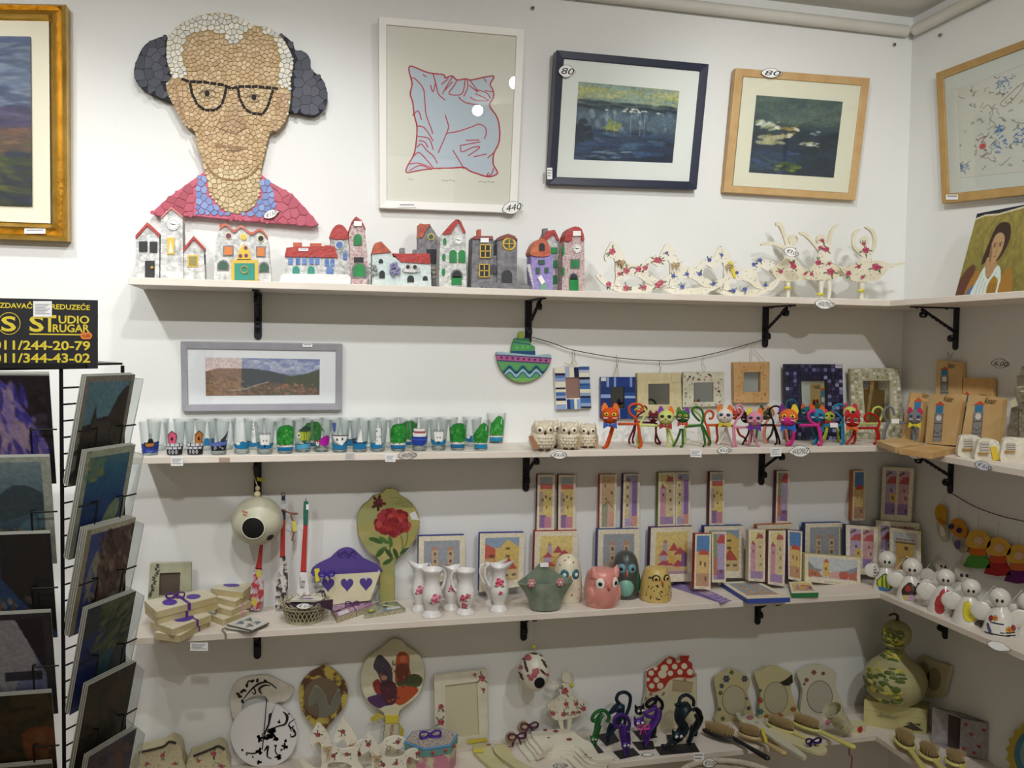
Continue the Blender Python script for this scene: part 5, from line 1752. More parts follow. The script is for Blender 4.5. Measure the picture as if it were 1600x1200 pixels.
for a,b,c in zip(yr[:-1],yr[1:],cr):
 tilebox(t,pl,za([(722+(a-314)*.05,a+1),(803+(a-314)*.05,a),(803+(b-314)*.05,b-2),(722+(b-314)*.05,b-1)]),c)
for x0,x1,c in((614,645,'a8b4d0'),(647,682,'e6e2cc'),(684,720,'20284c')):
 tilebox(t,pl,za([(x0,320),(x1,318),(x1+4,396),(x0+4,398)]),c)
for x0,x1,c in((628,655,'2a3c78'),(657,684,'4a78b0'),(686,706,'e6e2cc'),(708,736,'8fa6cc')):
 tilebox(t,pl,za([(x0,570),(x1,568),(x1+4,645),(x0+4,647)]),c)
hook(t,za([(672,190),(668,245),(690,245),(688,188)]),-.013)
part('raffia',M().tube([PY(*q,-.012)for q in za([(610,285),(650,300),(678,270),(665,295),(710,296),(680,250)])],.001,5),JUTE,t)
oq=[(893,395),(1165,395),(1165,722),(893,720)]
t,pl=mirror_frame('mosaic_mirror','small mirror framed in deep blue tiles, hung behind the orange cat',oq,[(972,476),(1078,476),(1078,640),(972,640)],mat('2c437e',.5),-.012,glassm=mat('8a8e90',.06,metal=1.0))
random.seed(21)
for(x0,y0,x1,y1,c)in((893,430,935,480,'2c437e'),(938,397,960,474,'8aa4d4'),(962,397,994,474,'2c437e'),(996,397,1014,474,'8aa4d4'),(1016,397,1118,474,'263f84'),(1120,397,1140,474,'7f9cd0'),(1142,397,1165,474,'253c7c'),(893,482,970,528,'253c7c'),(893,530,970,560,'8ea8d8'),(893,562,970,640,'22366e'),(893,642,970,720,'2c437e'),(1080,478,1165,512,'203670'),(1080,514,1165,540,'2c5092'),(1080,542,1165,562,'9ab0dc'),(1080,564,1165,640,'24407e'),(972,642,1010,720,'2c4884'),(1012,642,1045,720,'8aa4d4'),(1047,642,1100,720,'223874'),(1102,642,1165,720,'2e4c8c'),(895,397,936,428,'dcdcdc')):
 tilebox(t,pl,za(rc(x0+1,y0+1,x1-1,y1-1)),c)
hook(t,za([(1014,220),(1016,300),(1032,300),(1032,250)]),-.013)
part('raffia',M().tube([PY(*q,-.012)for q in za([(995,395),(1010,340),(1022,300),(1035,395)])],.0009,5),JUTE,t)
CRM=mat('d6caa0',.6,c2='c4b88e',ns=60,bump=.2)
t,pl=mirror_frame('wooden_mirror','cream distressed wooden mirror hung from the cord above the cats',[(1180,364),(1518,362),(1532,700),(1180,702)],[(1265,450),(1432,447),(1434,612),(1266,614)],CRM,-.016,.012)
for q in([(1188,372),(1250,372),(1250,436),(1188,436)],[(1448,372),(1510,372),(1510,436),(1448,436)]):
 part('corner_block',M().ext([pl.off(.001)(*p)for p in za(q)],-pl.n*.001),mat('cdc196',.6),t,bev=.0006)
hook(t,za([(1353,268),(1350,310),(1362,320),(1354,362)]),-.014,m_=mat('4a4038',.6))
t,pl=mirror_frame('printed_mirror','small leaf printed square mirror under the cord, beside the cream mirror',[(45,292),(408,292),(404,600),(38,606)],[(138,388),(315,385),(315,560),(138,562)],mat('d9d6c4',.6,c2='c2c0a8',ns=60),-.014,.009,zo=zb)
m=M()
random.seed(31)
cs=['b8968a','98a484','a8807c','b0ac90']
for _ in range(60):
 x,y_=random.uniform(55,395),random.uniform(302,592)
 if 125<x<328 and 372<y_<574:
  continue
 a=random.uniform(0,3.1)
 m.ext([pl.off(.0004)(*p)for p in zb(el(x,y_,15,8,8,a))],-pl.n*.0003,random.randrange(4),back=False)
part('leaf_print',m,[mat(c,.7)for c in cs],t,kind='stuff')
hook(t,zb([(225,160),(222,215),(240,265),(235,292)]),-.013,m_=JUTE)
t,pl=mirror_frame('dotted_mirror','orange dotted wooden mirror hung below the right bracket',[(493,206),(815,203),(811,568),(499,570)],[(584,295),(735,293),(733,470),(580,472)],mat('d0ac78',.6,c2='c69c66',ns=30),-.016,.012,zo=zb)
m=M()
for _ in range(44):
 x,y_=random.uniform(505,803),random.uniform(214,558)
 if 570<x<748 and 282<y_<482:
  continue
 m.ext([pl.off(.0004)(*p)for p in zb(el(x,y_,7,7,7))],-pl.n*.0003,random.randrange(2),back=False)
part('dot_print',m,[mat('c0603c',.7),mat('d07848',.7)],t,kind='stuff')
hook(t,zb([(790,215),(700,120),(655,70),(650,205)]),-.013,m_=JUTE)
oq=[(955,222),(1465,224),(1480,900),(962,898)]
t,pl=mirror_frame('mosaic_mirror','large mirror framed in dark blue and violet square tiles, standing',oq,[(1098,374),(1325,374),(1338,650),(1105,650)],mat('23253c',.5),-.028,.012,zo=zb,glassm=mat('c4ccc4',.03,metal=1.0))
m=M()
TC_=['2a2a48','343456','26263e','40406a','4c4c78','31304a','6f74a4','8f96c0','2c2c4c','3a3a60']
q=quadmap(*[np.array(p)for p in zb(oq)])
for i in range(15):
 for j in range(20):
  a,b,c,d=[tuple(q(x,y_))for x,y_ in((i/15+.004,j/20+.003),((i+1)/15-.004,j/20+.003),((i+1)/15-.004,(j+1)/20-.003),(i/15+.004,(j+1)/20-.003))]
  cx,cy=(a[0]+c[0])/2,(a[1]+c[1])/2
  if inpoly(cx,cy,zb([(1090,366),(1332,366),(1345,658),(1098,658)])):
   continue
  m.ext([pl.off(.0012)(*p)for p in(a,b,c,d)],-pl.n*.0012,random.choice((0,1,2,3,4,5,8,9,0,2,6,7))if random.random()<.75 else random.choice((0,2,5)),back=False)
part('tile',m,[mat(c,.2,coat=.4)for c in TC_],t,kind='stuff')
slip(*zb([(1402,224)])[0],*zb([(1460,258)])[0],pl.off(.0022),t,lines=1,col='c9cad8')
oq=[(150,192),(560,186),(606,790),(175,792)]
t,pl=mirror_frame('mosaic_mirror','pale mirror framed in sage and white mosaic, standing near the corner',oq,[(258,294),(486,291),(500,640),(280,642)],mat('bdb89c',.6),-.03,.010,zo=zc_,glassm=mat('c8c8bc',.03,metal=1.0))
m=M()
TC_=['d6d4c4','a8a888','c4c2ac','98987a','e0ddce']
q=quadmap(*[np.array(p)for p in zc_(oq)])
for i in range(13):
 for j in range(19):
  x,y_=(i+.5+random.uniform(-.2,.2))/13,(j+.5+random.uniform(-.2,.2))/19
  c=q(x,y_)
  if inpoly(c[0],c[1],zc_([(246,284),(496,281),(511,652),(268,654)])):
   continue
  m.ext([pl.off(.001)(*p)for p in el(c[0],c[1],random.uniform(2,3.2),random.uniform(2,3.2),6,random.uniform(0,1))],-pl.n*.001,random.randrange(5),back=False)
part('tile',m,[mat(c,.4)for c in TC_],t,kind='stuff')
# wooden plaques with painted clock tower
PINE=mat('dfc08a',.55,c2='cfa870',ns=18)
PINE2=mat('d8b47c',.55,c2='c69c62',ns=18)
def plaque(label,pl,outline,tower,words=None,depth=.010,m_=None,org=None):
 """TOWER: (x centre, top y, bottom y, half width) in zoom pixels"""
 P=clampz([pl(*p)for p in zc_(outline)],SH[2]+.0002)
 t=thing('wooden_plaque',label,'plaque',org if org is not None else P[-1],'wooden clock tower plaques')
 part('board',M().ext(P,-pl.n*depth),m_ or PINE,t,bev=.0008)
 if tower:
  cx,y0,y1,w,sl=tower
  up=pl.off(.0005)
  def bit(nm,pp,c):
   part(nm,M().ext([up(*p)for p in zc_([(x+sl*(y-y0),y)for x,y in pp])],-pl.n*.0005,back=False),mat(c,.6,c2='8a8a8c' if c=='9c9c9c' else None,ns=300),t)
  H=y1-y0
  bit('painted_roof',[(cx-w*1.25,y0+H*.11),(cx+w*.1,y0),(cx+w*1.3,y0+H*.11)],'d05a38')
  bit('painted_belfry',rc(cx-w*.9,y0+H*.11,cx+w*.9,y0+H*.3),'3c86b4')
  bit('painted_tower',rc(cx-w,y0+H*.3,cx+w,y1),'9c9c9c')
  part('painted_dial',M().ext([pl.off(.0009)(*p)for p in zc_(el(cx+sl*H*.42,y0+H*.42,w*.62,w*.72,14))],-pl.n*.0005,back=False),mat('e8e6de',.6),t)
  m=M()
  for a,b in(((cx-w,y0+H*.3),(cx-w,y1)),((cx+w,y0+H*.3),(cx+w,y1)),((cx-w,y0+H*.55),(cx+w,y0+H*.55)),((cx-w,y0+H*.72),(cx,y0+H*.8)),((cx,y0+H*.8),(cx+w,y0+H*.72)),((cx-w,y0+H*.88),(cx+w,y0+H*.88))):
   A_,B_=[pl.off(.0008)(*p)for p in zc_([(a[0]+sl*(a[1]-y0),a[1]),(b[0]+sl*(b[1]-y0),b[1])])]
   m.tube([A_,B_],.0005,4)
  part('ink_lines',m,mat('4a4038',.8),t,kind='stuff')
 if words:
  x0,y0,x1,y1=words
  m=M()
  a,b,c=zc_([(x0,y0),(x1,y0+(x1-x0)*.1),(x0-4,y1)])
  write(m,'Kotor',pl.off(.0012)(*a),pl.off(.0012)(*b),pl.off(.0012)(*c),slant=.2)
  part('lettering',m,mat('3a2e20',.8),t)
 return t
rw=Plane([(0,0)]*3+[(1483,590)],-.012,0,'r')
t=plaque('small wooden clock tower plaque hanging on the right wall under the bracket',rw,[(868,118),(1085,138),(1082,425),(864,422)],(936,175,420,30,0),(962,140,1020,185))
part('wire_loop',M().tube([PX(*p,XC-.01)for p in zc_([(965,122),(968,50),(985,95),(1010,55),(980,122)])],.0006,5),mat('9a968a',.4,metal=.6),t)
rw2=Plane([(0,0)]*3+[(1530,640)],-.014,0,'r')
plaque('plain upper plaque with a tower partly hidden, leaning on the right wall',rw2,[(1095,265),(1338,270),(1330,700),(1080,700)],(1122,382,640,22,0),(1225,398,1290,418),m_=PINE2)
v0=VP(1420,691,2,-10)
plaque('wooden clock tower plaque behind the grey cat, at the corner',v0,[(662,392),(800,398),(790,800),(590,790)],(720,430,780,30,-.1),(752,392,812,432),m_=PINE2)
v1=Plane([(0,0)]*3+[(1446,690)],-.036,0,'r')
plaque('wooden clock tower plaque standing in the middle of the corner group',v1,[(812,405),(1082,410),(1018,832),(775,815)],(900,462,800,34,-.08),(930,418,1005,462),.014)
v2=Plane([(0,0)]*3+[(1530,690)],-.044,0,'r')
plaque('wooden clock tower plaque standing behind the white plaster windows',v2,[(1140,408),(1428,440),(1392,815),(1070,800)],(1230,460,770,38,-.1),(1270,430,1362,480),.012)
def slab_px(name,label,cat,quad,z,th,m_,group=None,bev=.001):
 """flat board whose top face is seen in the photo quad at height Z"""
 P=[PZ(u,v,z)for u,v in quad]
 t=thing(name,label,cat,P[0]-np.array([0,0,th]),group)
 part('board',M().ext(P,(0,0,-th)),m_,t,bev=bev)
 return t
zt=SH[2]+.0125
slab_px('wooden_plaque','thick plaque lying flat on the corner of the second shelf, left one','plaque',[(1369,688),(1410,684),(1444,693),(1399,699)],zt,.012,PINE,'wooden clock tower plaques')
slab_px('wooden_plaque','thick plaque lying flat on the corner of the second shelf, right one','plaque',[(1405,701),(1452,694),(1497,699),(1456,708)],zt,.012,PINE2,'wooden clock tower plaques')
# white plaster window ornaments
PLA=mat('e6e0d0',.8,c2='d8d0bc',ns=40,bump=.7,bs=160)
def plaster(label,u,v,outline,rec,yaw=-30,label_y=None,tag=None):
 pl=VP(u,v,2,yaw)
 P=[pl(*p)for p in zc_(sm(outline,3))]
 P=[np.array([p[0],p[1],max(p[2],SH[2])])for p in P]
 t=thing('plaster_window',label,'ornament',(P[0][0],P[0][1],SH[2]),'white plaster windows on the right shelf')
 part('block',M().ext(P,-pl.n*.022),PLA,t,bev=.003)
 x0,y0,x1,y1=rec
 part('niche',M().ext([pl.off(.0008)(*p)for p in zc_(rc(x0,y0,x1,y1))],-pl.n*.0006,back=False),mat('b8b0a2',.8),t)
 m=M()
 for k in range(4):
  a=y0+8+k*(y1-y0-10)/4
  m.ext([pl.off(.003)(*p)for p in zc_(rc(x0+14,a,x1-2,a+(y1-y0)/9))],-pl.n*.0024)
 part('shutter_slats',m,mat('c8c4bc',.3,metal=.5),t,kind='stuff')
 part('sill',M().ext([pl.off(.006)(*p)for p in zc_(rc(x0-6,y1-12,x1-6,y1+2))],-pl.n*.006),mat('a8823c',.4,metal=.5),t)
 return t,pl
plaster('white plaster block with shuttered window, left of the pair by the plaques',1517,715,[(1048,910),(1062,800),(1090,752),(1200,752),(1236,790),(1215,950),(1120,938)],(1096,775,1172,872))
t,pl=plaster('white plaster block with shuttered window and a yellow label',1543,719,[(1192,950),(1215,820),(1250,778),(1370,790),(1398,840),(1400,975),(1290,965)],(1228,800,1310,905))
part('yellow_label',M().ext([pl.off(.004)(*p)for p in zc_([(1318,845),(1368,838),(1398,948),(1345,962)])],-pl.n*.001),mat('d8bc30',.6),t)
plaster('white plaster block with tiny pink laundry, at the right edge',1583,722,[(1408,975),(1425,820),(1460,770),(1600,775),(1720,800),(1720,1020),(1560,1005)],(1450,810,1530,890))
pl=VP(1590,719,2,-40)
t=thing('bark_ornament','grey bark and leaf ornament cut off by the right edge, second shelf','ornament',pl(1590,719))
random.seed(8)
for k,o in enumerate(([(1580,175),(1640,165),(1660,320),(1600,330),(1560,300)],[(1540,250),(1600,240),(1640,420),(1550,400)],[(1525,340),(1600,330),(1640,560),(1530,540)],[(1495,500),(1560,440),(1620,700),(1560,770),(1470,770)],[(1560,520),(1700,420),(1720,860),(1560,800)])):
 part('bark_strip',M().ext([pl.off(.004*k)(*p)for p in zc_(o)],-pl.n*.004),mat('7a705c' if k%2 else '8f866e',.9,c2='5a5244',ns=90,bump=.8,bs=200),t,bev=.0006)
for k,o in enumerate(([(1540,345),(1650,330),(1560,352)],[(1560,380),(1660,400),(1600,372)],[(1530,430),(1480,470),(1490,520),(1550,500)])):
 part('dry_leaf',M().ext([pl.off(.024)(*p)for p in zc_(o)],-pl.n*.001),mat('b4ab8c',.8),t)
 # paper on the shelf edge and the wall
ed=lambda u,v:PY(u,v,-DEP-.0006)
slip(267,714,286,728,ed,None,'white paper slip under the pink house glass, second shelf edge')
slip(342,715,359,721.5,ed,None,'brownish sticker on the second shelf edge under the dark boat glass',lines=0,col='a89684')
slip(539,708,554,719,ed,None,'faded paper slip on the second shelf edge under the sail glass',col='cfc8c0')
slip(602,710,618,721.5,ed,None,'white paper slip left of the HANDMADE leaf, second shelf edge')
leaf_tag(637,711,30,14,ed,'HANDMADE',None,'faded leaf tag lettered HANDMADE under the glasses',rot=-.03,col='d8d0c6')
leaf_tag(873,711,26,12.5,ed,'€6,00',None,'white leaf tag priced 6,00 under the owls',rot=.0,tip=-1)
slip(1078.5,702,1096,714,ed,None,'white paper slip on the shelf edge under the dark green cat',skew=.5)
leaf_tag(1132,703.5,23,11.5,ed,'€5,00',None,'leaf tag priced 5,00 under the white headed cat')
slip(1204,700,1221,713.5,ed,None,'white paper slip under the black cat, second shelf edge',skew=-1)
leaf_tag(1249,705,34,18,ed,'HANDMADE',None,'leaf tag lettered HANDMADE under the hot pink cat',rot=-.06,tip=-1)
er=lambda u,v:PX(u,v,XC-DEP-.0006)
leaf_tag(1537,728,29,15,er,'€ 6,00',None,'bluish leaf tag below the plaster windows on the right shelf',rot=.35,col='dfe4ec')
leaf_tag(1428,711,28,12,er,None,None,'crumpled blank leaf tag at the shelf corner under the flat plaques',rot=.4,col='d9d7d2')
leaf_tag(1563,568,29,15,lambda u,v:PX(u,v,XC-.001),'6.00',None,'grey leaf tag priced 6.00 stuck on the right wall',rot=.1,col='e0ddd6')
# third shelf
zA,zB,zC,zD,zE,zF=Z5((200,740),4.284),Z5((460,740),4.8),Z5((630,800),6.4),Z5((800,730),5.218),Z5((1040,720),5.0),Z5((1280,720),4.284)
CNV=mat('e4dcc4',.75)
def scene_art(kind,w,h,s=0):
 random.seed(s)
 cv=Cv(0,0,w,h,1.05,bg='e6dec6')
 b=max(2.5,.12*min(w,h))
 X0,Y0_,X1,Y1_=b,b*.9,w-b,h-b*1.5
 def P(q):
  return[(X0+(X1-X0)*x,Y0_+(Y1_-Y0_)*y)for x,y in q]
 r=lambda x0,y0,x1,y1,c,a=1:cv.poly(P(rc(x0,y0,x1,y1)),c,a)
 K='4a3434'
 def wins(lst,ww=.09,hh=.05):
  for x,y in lst:
   r(x,y,x+ww,y+hh,K,.85)
 if kind=='towerst':
  r(0,0,1,1,'d8c48c')
  r(0,0,1,.16,'9fb0c0')
  r(.05,.15,1,.24,'b84a44')
  r(.1,.24,1,.78,'d8c070')
  r(0,.3,.28,.7,'b09a8c')
  r(.05,.74,.5,1,'7a5a9c')
  r(.45,.78,.95,1,'c07a98')
  wins([(.42,.36),(.76,.4),(.5,.56),(.18,.42)],.14,.06)
 elif kind=='violetst':
  r(0,0,1,1,'a89ac4')
  r(0,0,1,.1,'8c9cc0')
  r(.0,.1,.3,.85,'d8c878')
  r(.55,.12,.95,.9,'7a5a98')
  r(.3,.2,.55,.9,'b8a8cc')
  r(.55,.8,1,1,'d08a7a')
  wins([(.1,.2),(.12,.38),(.1,.55)],.14,.06)
  cv.poly(P([(0,.1),(.3,.02),(.36,.12)]),'8a4a5c')
 elif kind=='tanst':
  r(0,0,1,1,'c8a884')
  r(.1,.0,.9,.5,'d0ac80')
  r(.0,.55,.5,1,'8a9078')
  r(.45,.72,1,1,'d09a8c')
  wins([(.2,.15),(.7,.3),(.3,.42)],.12,.06)
  cv.line(P([(.1,.6),(.5,.5),(.9,.62)]),1.2,K)
 elif kind=='pinkst':
  r(0,0,1,1,'d8cc8c')
  r(.5,.1,1,.8,'d4c094')
  cv.poly(P([(.42,.15),(.55,.03),(.95,.06),(.98,.14)]),'a84a44')
  r(.0,.26,.42,.86,'c48aa8')
  cv.poly(P([(.02,.28),(.16,.18),(.4,.28)]),'a0405a')
  r(0,.84,1,1,'9a7ab0')
  wins([(.68,.3),(.72,.48),(.14,.38)],.13,.06)
  cv.disc(*P([(.8,.7)])[0],2.4,'8a8a6c')
 elif kind=='bluest':
  r(0,0,1,1,'cfa878')
  r(0,0,1,.32,'3f74b8')
  cv.poly(P([(.1,.4),(.2,.32),(.5,.26),(.95,.32),(.95,.4)]),'b83c30')
  r(.1,.38,.9,.8,'d8b86c')
  r(0,.75,1,1,'b88a68')
  wins([(.25,.5),(.62,.52),(.66,.8)],.13,.09)
 elif kind=='mauvest':
  r(0,0,1,1,'a08ab4')
  cv.poly(P([(.2,.2),(.6,.02),(1,.04),(1,.22)]),'b03a3c')
  r(0,0,.3,.5,'7a9058')
  r(.0,.5,.3,.9,'b86848')
  r(.35,.22,1,.85,'a498c4')
  r(.3,.78,1,1,'7c5a98')
  cv.disc(*P([(.7,.82)])[0],3,'6a3a5c')
 elif kind=='towers':
  r(0,0,1,1,'8c96a4')
  for x in(.22,.66):
   r(x,.3,x+.17,1,'c2a888')
   cv.poly(P([(x-.01,.3),(x+.02,.18),(x+.15,.18),(x+.18,.3)]),'b08068')
   r(x+.02,.5,x+.15,.53,'a4705c')
   wins([(x+.05,.35),(x+.05,.58)],.07,.09)
  cv.poly(P([(0,1),(0,.8),(.22,.72),(.4,.82),(.62,.7),(1,.84),(1,1)]),'a88e80')
 elif kind=='gable':
  r(0,0,1,1,'cfaf7c')
  r(0,0,1,.22,'7c98b8')
  cv.poly(P([(.3,.35),(.66,.04),(1,.22),(1,1),(.3,1)]),'d4b45c')
  cv.poly(P([(0,.12),(.3,.25),(.3,.5),(0,.45)]),'c04a38')
  cv.poly(P([(.4,.75),(.7,.45),(.98,.75)]),'b04038')
  r(.4,.74,.98,1,'c8b078')
  r(0,.45,.3,1,'c89a5c')
  wins([(.6,.22),(.6,.4),(.12,.38),(.55,.84),(.8,.84)],.14,.06)
 elif kind=='village':
  r(0,0,1,1,'d8bc6c')
  r(0,0,1,.3,'dcc878')
  r(.24,.25,.36,.6,'a89ab0')
  cv.poly(P([(.22,.26),(.3,.16),(.38,.26)]),'b06a68')
  for q in([(.1,.55),(.24,.42),(.42,.55)],[(.4,.45),(.56,.25),(.72,.45)],[(.55,.55),(.75,.36),(.98,.52)],[(.05,.78),(.3,.62),(.6,.8)],[(.5,.84),(.7,.66),(1,.82)]):
   cv.poly(P(q),random.choice(['b43c48','a8364a','c04a40']))
  r(.4,.56,.6,.74,'d0a048')
  r(.12,.55,.36,.68,'b0a0b8')
  r(.8,.5,.98,.82,'6a4a8c')
  cv.poly(P([(0,.86),(.5,.8),(1,.88),(1,1),(0,1)]),'c4a878')
  r(.3,.93,1,1,'a07a9c')
 elif kind=='pano':
  r(0,0,1,1,'c0ccd4')
  cv.poly(P([(0,.2),(.12,.5),(.3,.62),(0,.8)]),'7c8a84')
  cv.poly(P([(1,.3),(.8,.52),(.6,.62),(1,.8)]),'7a8a98')
  r(.3,.2,.42,.9,'d8b458')
  cv.poly(P([(.29,.22),(.36,.02),(.43,.22)]),'b84438')
  cv.poly(P([(0,.6),(.2,.66),(.3,.95),(0,.98)]),'b46a4c')
  for q,c in(([(.42,.7),(.6,.58),(.66,.95),(.42,.95)],'d0a09a'),([(.62,.68),(.74,.55),(.84,.7),(.8,.95),(.64,.95)],'b44a40'),([(.82,.72),(.98,.5),(1,.98),(.82,.95)],'b85a48')):
   cv.poly(P(q),c)
  wins([(.34,.45),(.06,.74),(.12,.76)],.03,.12)
 elif kind=='yellowhouse':
  r(0,0,1,1,'b8c4cc')
  cv.poly(P([(.1,.3),(.2,.22),(.85,.22),(.9,.3),(.86,1),(.14,1)]),'d4aa54')
  r(.1,.24,.92,.28,'6a5a44')
  for k in range(7):
   cv.disc(*P([(.16+k*.11,.18)])[0],1.6,['b04848','5a7a48','7a5a8c'][k%3])
  wins([(.48,.34),(.45,.6),(.3,.84)],.14,.1)
  r(.38,.7,.66,.74,'5a4434')
  r(.86,.6,1,1,'c09470')
  r(0,.5,.14,1,'c8a88c')
 elif kind=='double':
  for x0,x1,c in((0,.46,'a894bc'),(.54,1,'c08e98')):
   r(x0,0,x1,1,c)
   cv.poly(P([(x0,.3),(x0+.2,.14),(x1,.12),(x1,.3)]),'a83c40')
   cv.poly(P([(x0,.1),(x0+.2,0),(x0+.28,.06),(x0,.14)]),'5c4048')
   r(x0+.2,.5,x1,.72,'d0a84c' if x0<.2 else 'c89ca0')
   r(x0,.75,x1,1,'8468a8')
   wins([(x0+.22,.4),(x0+.3,.58),(x0+.32,.86)],.08,.08)
  r(.46,0,.54,1,'d8d0b8')
 cv.noise(.07,2.2)
 cv.a[...,:3]=cv.a[...,:3]*.8+np.array([.82,.77,.70])*.2
 if kind in('pano','bluest','pinkst','towerst','violetst'):
  cv.line([(w*.35,h-b*.6),(w*.62,h-b*.6)],.7,'8a8478')
 return cv
def mini(label,quad,y,edge,kind,seed=0,depth=.017,name='painted_canvas'):
 pl=y if callable(y)else None
 P=[pl(*q)for q in quad]if pl else py(quad,y)
 nv=pl.n if pl else np.array([0,-1.0,0])
 t=thing(name,label,'painting',(P[3]+P[2])/2,'small canvases of old town houses')
 part('canvas_block',M().ext(P,-nv*depth,0,1),[CNV,mat(edge,.6)],t,bev=.0006,label='block with a coloured edge')
 fn=quadmap(*[p+nv*.0005 for p in P])
 w,h=quad[1][0]-quad[0][0],quad[3][1]-quad[0][1]
 cv=scene_art(kind,w,h,seed)
 panel(cv,lambda u,v:fn(u/w,v/h),'watercolour',t,rough=.7)
 return t
Q=lambda z,a,b,c,d:z([a,b,c,d])
YB3=-.034
for lab,q,ed_,kd in(('slim canvas with a red roofed yellow tower and maroon edge, first of the upper rank',Q(zD,(210,60),(350,60),(340,522),(200,522)),'6c2430','towerst'),('slim canvas with a red roofed yellow tower, second of the upper rank',Q(zD,(380,62),(520,62),(512,522),(375,522)),'7c2c38','towerst'),('slim canvas of a brown alley with a bright red edge, upper rank',Q(zD,(718,60),(855,60),(845,508),(712,510)),'b03028','tanst'),('slim canvas of a violet street with purple edge, upper rank left',Q(zD,(910,55),(1045,52),(1035,502),(900,506)),'4a2a6c','violetst'),('slim canvas of a pink alley with olive green edge, upper rank',Q(zD,(1195,45),(1335,42),(1330,490),(1188,492)),'7a8438','pinkst'),('slim canvas of a violet street beside the olive edged one, upper rank',Q(zE,(82,90),(195,90),(190,512),(77,516)),'4a3040','violetst'),('slim canvas with a red roofed tower standing alone, maroon edge, upper rank',Q(zE,(347,88),(460,88),(458,507),(340,510)),'6c1c30','towerst'),('slim mauve street canvas with plum edge, under the right bracket',Q(zE,(868,80),(968,80),(960,487),(858,487)),'5c2450','mauvest'),('slim canvas with a deep blue sky and orange edge, upper rank right',Q(zE,(1467,78),(1560,75),(1560,467),(1457,467)),'c06a2c','bluest')):
 mini(''+lab,q,-.020,ed_,kd,len(lab),.013)
mini('double panel canvas of red roofs standing highest in the corner',Q(zF,(425,40),(635,50),(615,408),(410,394)),VP(0,0,3,-50,p0=PY(1377,812,-.026)),'c8bc98','double',3,.014)
for lab,q,ed_,kd in(('canvas with twin church towers behind the white jugs',Q(zC,(155,245),(615,233),(620,690),(150,700)),'2c3c8c','towers'),('canvas with a yellow gabled house behind the right jug',Q(zC,(768,215),(1215,207),(1197,740),(760,800)),'2c3c90','gable'),('canvas of red village roofs with a red edge, behind the white owl',Q(zD,(188,524),(535,518),(527,930),(178,940)),'b02c2c','village'),('canvas with twin church towers behind the dark owl',Q(zD,(703,508),(1040,503),(1034,910),(693,915)),'2c4a94','towers'),('canvas of red village roofs with purple edge, behind the yellow owl',Q(zD,(1133,494),(1478,482),(1468,930),(1118,938)),'5a2a6c','village'),('canvas with yellow gabled house half hidden behind slim canvases',Q(zE,(303,513),(610,507),(605,915),(303,915)),'2c4890','gable'),('canvas with orange edge hidden behind two slim pink canvases',Q(zE,(716,504),(1000,492),(995,905),(710,908)),'c07040','village'),('canvas with twin church towers and navy edge behind the panorama',Q(zE,(1092,490),(1390,483),(1386,880),(1087,885)),'2c4a90','towers'),('canvas with red roof leaning behind the yellow house canvas',Q(zF,(378,397),(672,417),(668,800),(378,790)),'8a8a70','double')):
 mini(lab,q,VP(0,0,3,-44,p0=PY(1368,890,-.03)),ed_,kd,1,.01)if 'leaning' in lab else mini(lab,q,YB3,ed_,kd,len(lab),.018)
for lab,q,ed_,kd,y in(('slim canvas with blue sky and tower in front, red left edge',Q(zE,(232,572),(355,572),(350,1004),(222,1000)),'9c2c28','bluest',-.098),('slim canvas with red roof and violet street, right of the red edged one',Q(zE,(360,558),(475,556),(470,948),(362,950)),'c8c0a8','mauvest',-.070),('slim pink alley canvas of the front rank, left one of the pair',Q(zE,(650,540),(780,540),(775,945),(645,938)),'ccc4ac','pinkst',-.078),('slim pink alley canvas of the front rank, right one of the pair',Q(zE,(805,545),(938,545),(928,982),(798,962)),'6a4038','pinkst',-.088),('slim canvas with blue sky beside the panorama, violet side',Q(zE,(955,541),(1068,551),(1060,945),(958,922)),'5c3a78','bluest',-.072)):
 mini(lab,q,y,ed_,kd,len(lab),.014)
mini('wide panorama canvas of a bell tower among red roofs',Q(zE,(1088,724),(1523,757),(1520,988),(1086,942)),-.082,'b8b468','pano',5,.014)
mini('double panel canvas of violet houses right of the panorama',Q(zF,(178,427),(392,442),(386,768),(275-95,752)),-.066,'2c3a64','double',8,.014)
mini('canvas of a yellow house with flower boxes, nearest the corner',Q(zF,(472,447),(682,472),(680,800),(470,772)),VP(0,0,3,-50,p0=PY(1389,895,-.074)),'9a9448','yellowhouse',9,.014)
def lying(name,label,cat,quad,z0,th,top,side,row=3,group=None,art=None,bev=.0006):
 """thin block lying on its back; QUAD is its top face in the photo"""
 zt_=SH[row]+z0+th
 P=[PZ(u,v,zt_)for u,v in quad]
 t=thing(name,label,cat,np.mean(P,0)-np.array([0,0,th]),group)
 part('block',M().ext(P,(0,0,-th),0,1),[top,side],t,bev=bev)
 if art is not None:
  fn=quadmap(*[p+np.array([0,0,.0005])for p in P])
  x0,y0,x1,y1=art.b
  panel(art,lambda u,v:fn((u-x0)/(x1-x0),(v-y0)/(y1-y0)),'printed_top',t,rough=.6)
 return t,P
BL=mat('3a50a4',.5)
lying('painted_canvas','canvas lying flat with a thick blue edge, in front of the slim canvases','painting',Q(zE,(430,948),(720,940),(975,1068),(638,1080)),0,.011,CNV,BL,group='small canvases of old town houses',art=scene_art('towers',60,60,4))
lying('painted_canvas','small canvas lying flat with a green edge','painting',Q(zE,(962,948),(1130,940),(1195,1030),(985,1036)),0,.011,CNV,mat('2c7a48',.5),group='small canvases of old town houses',art=scene_art('village',36,30,6))
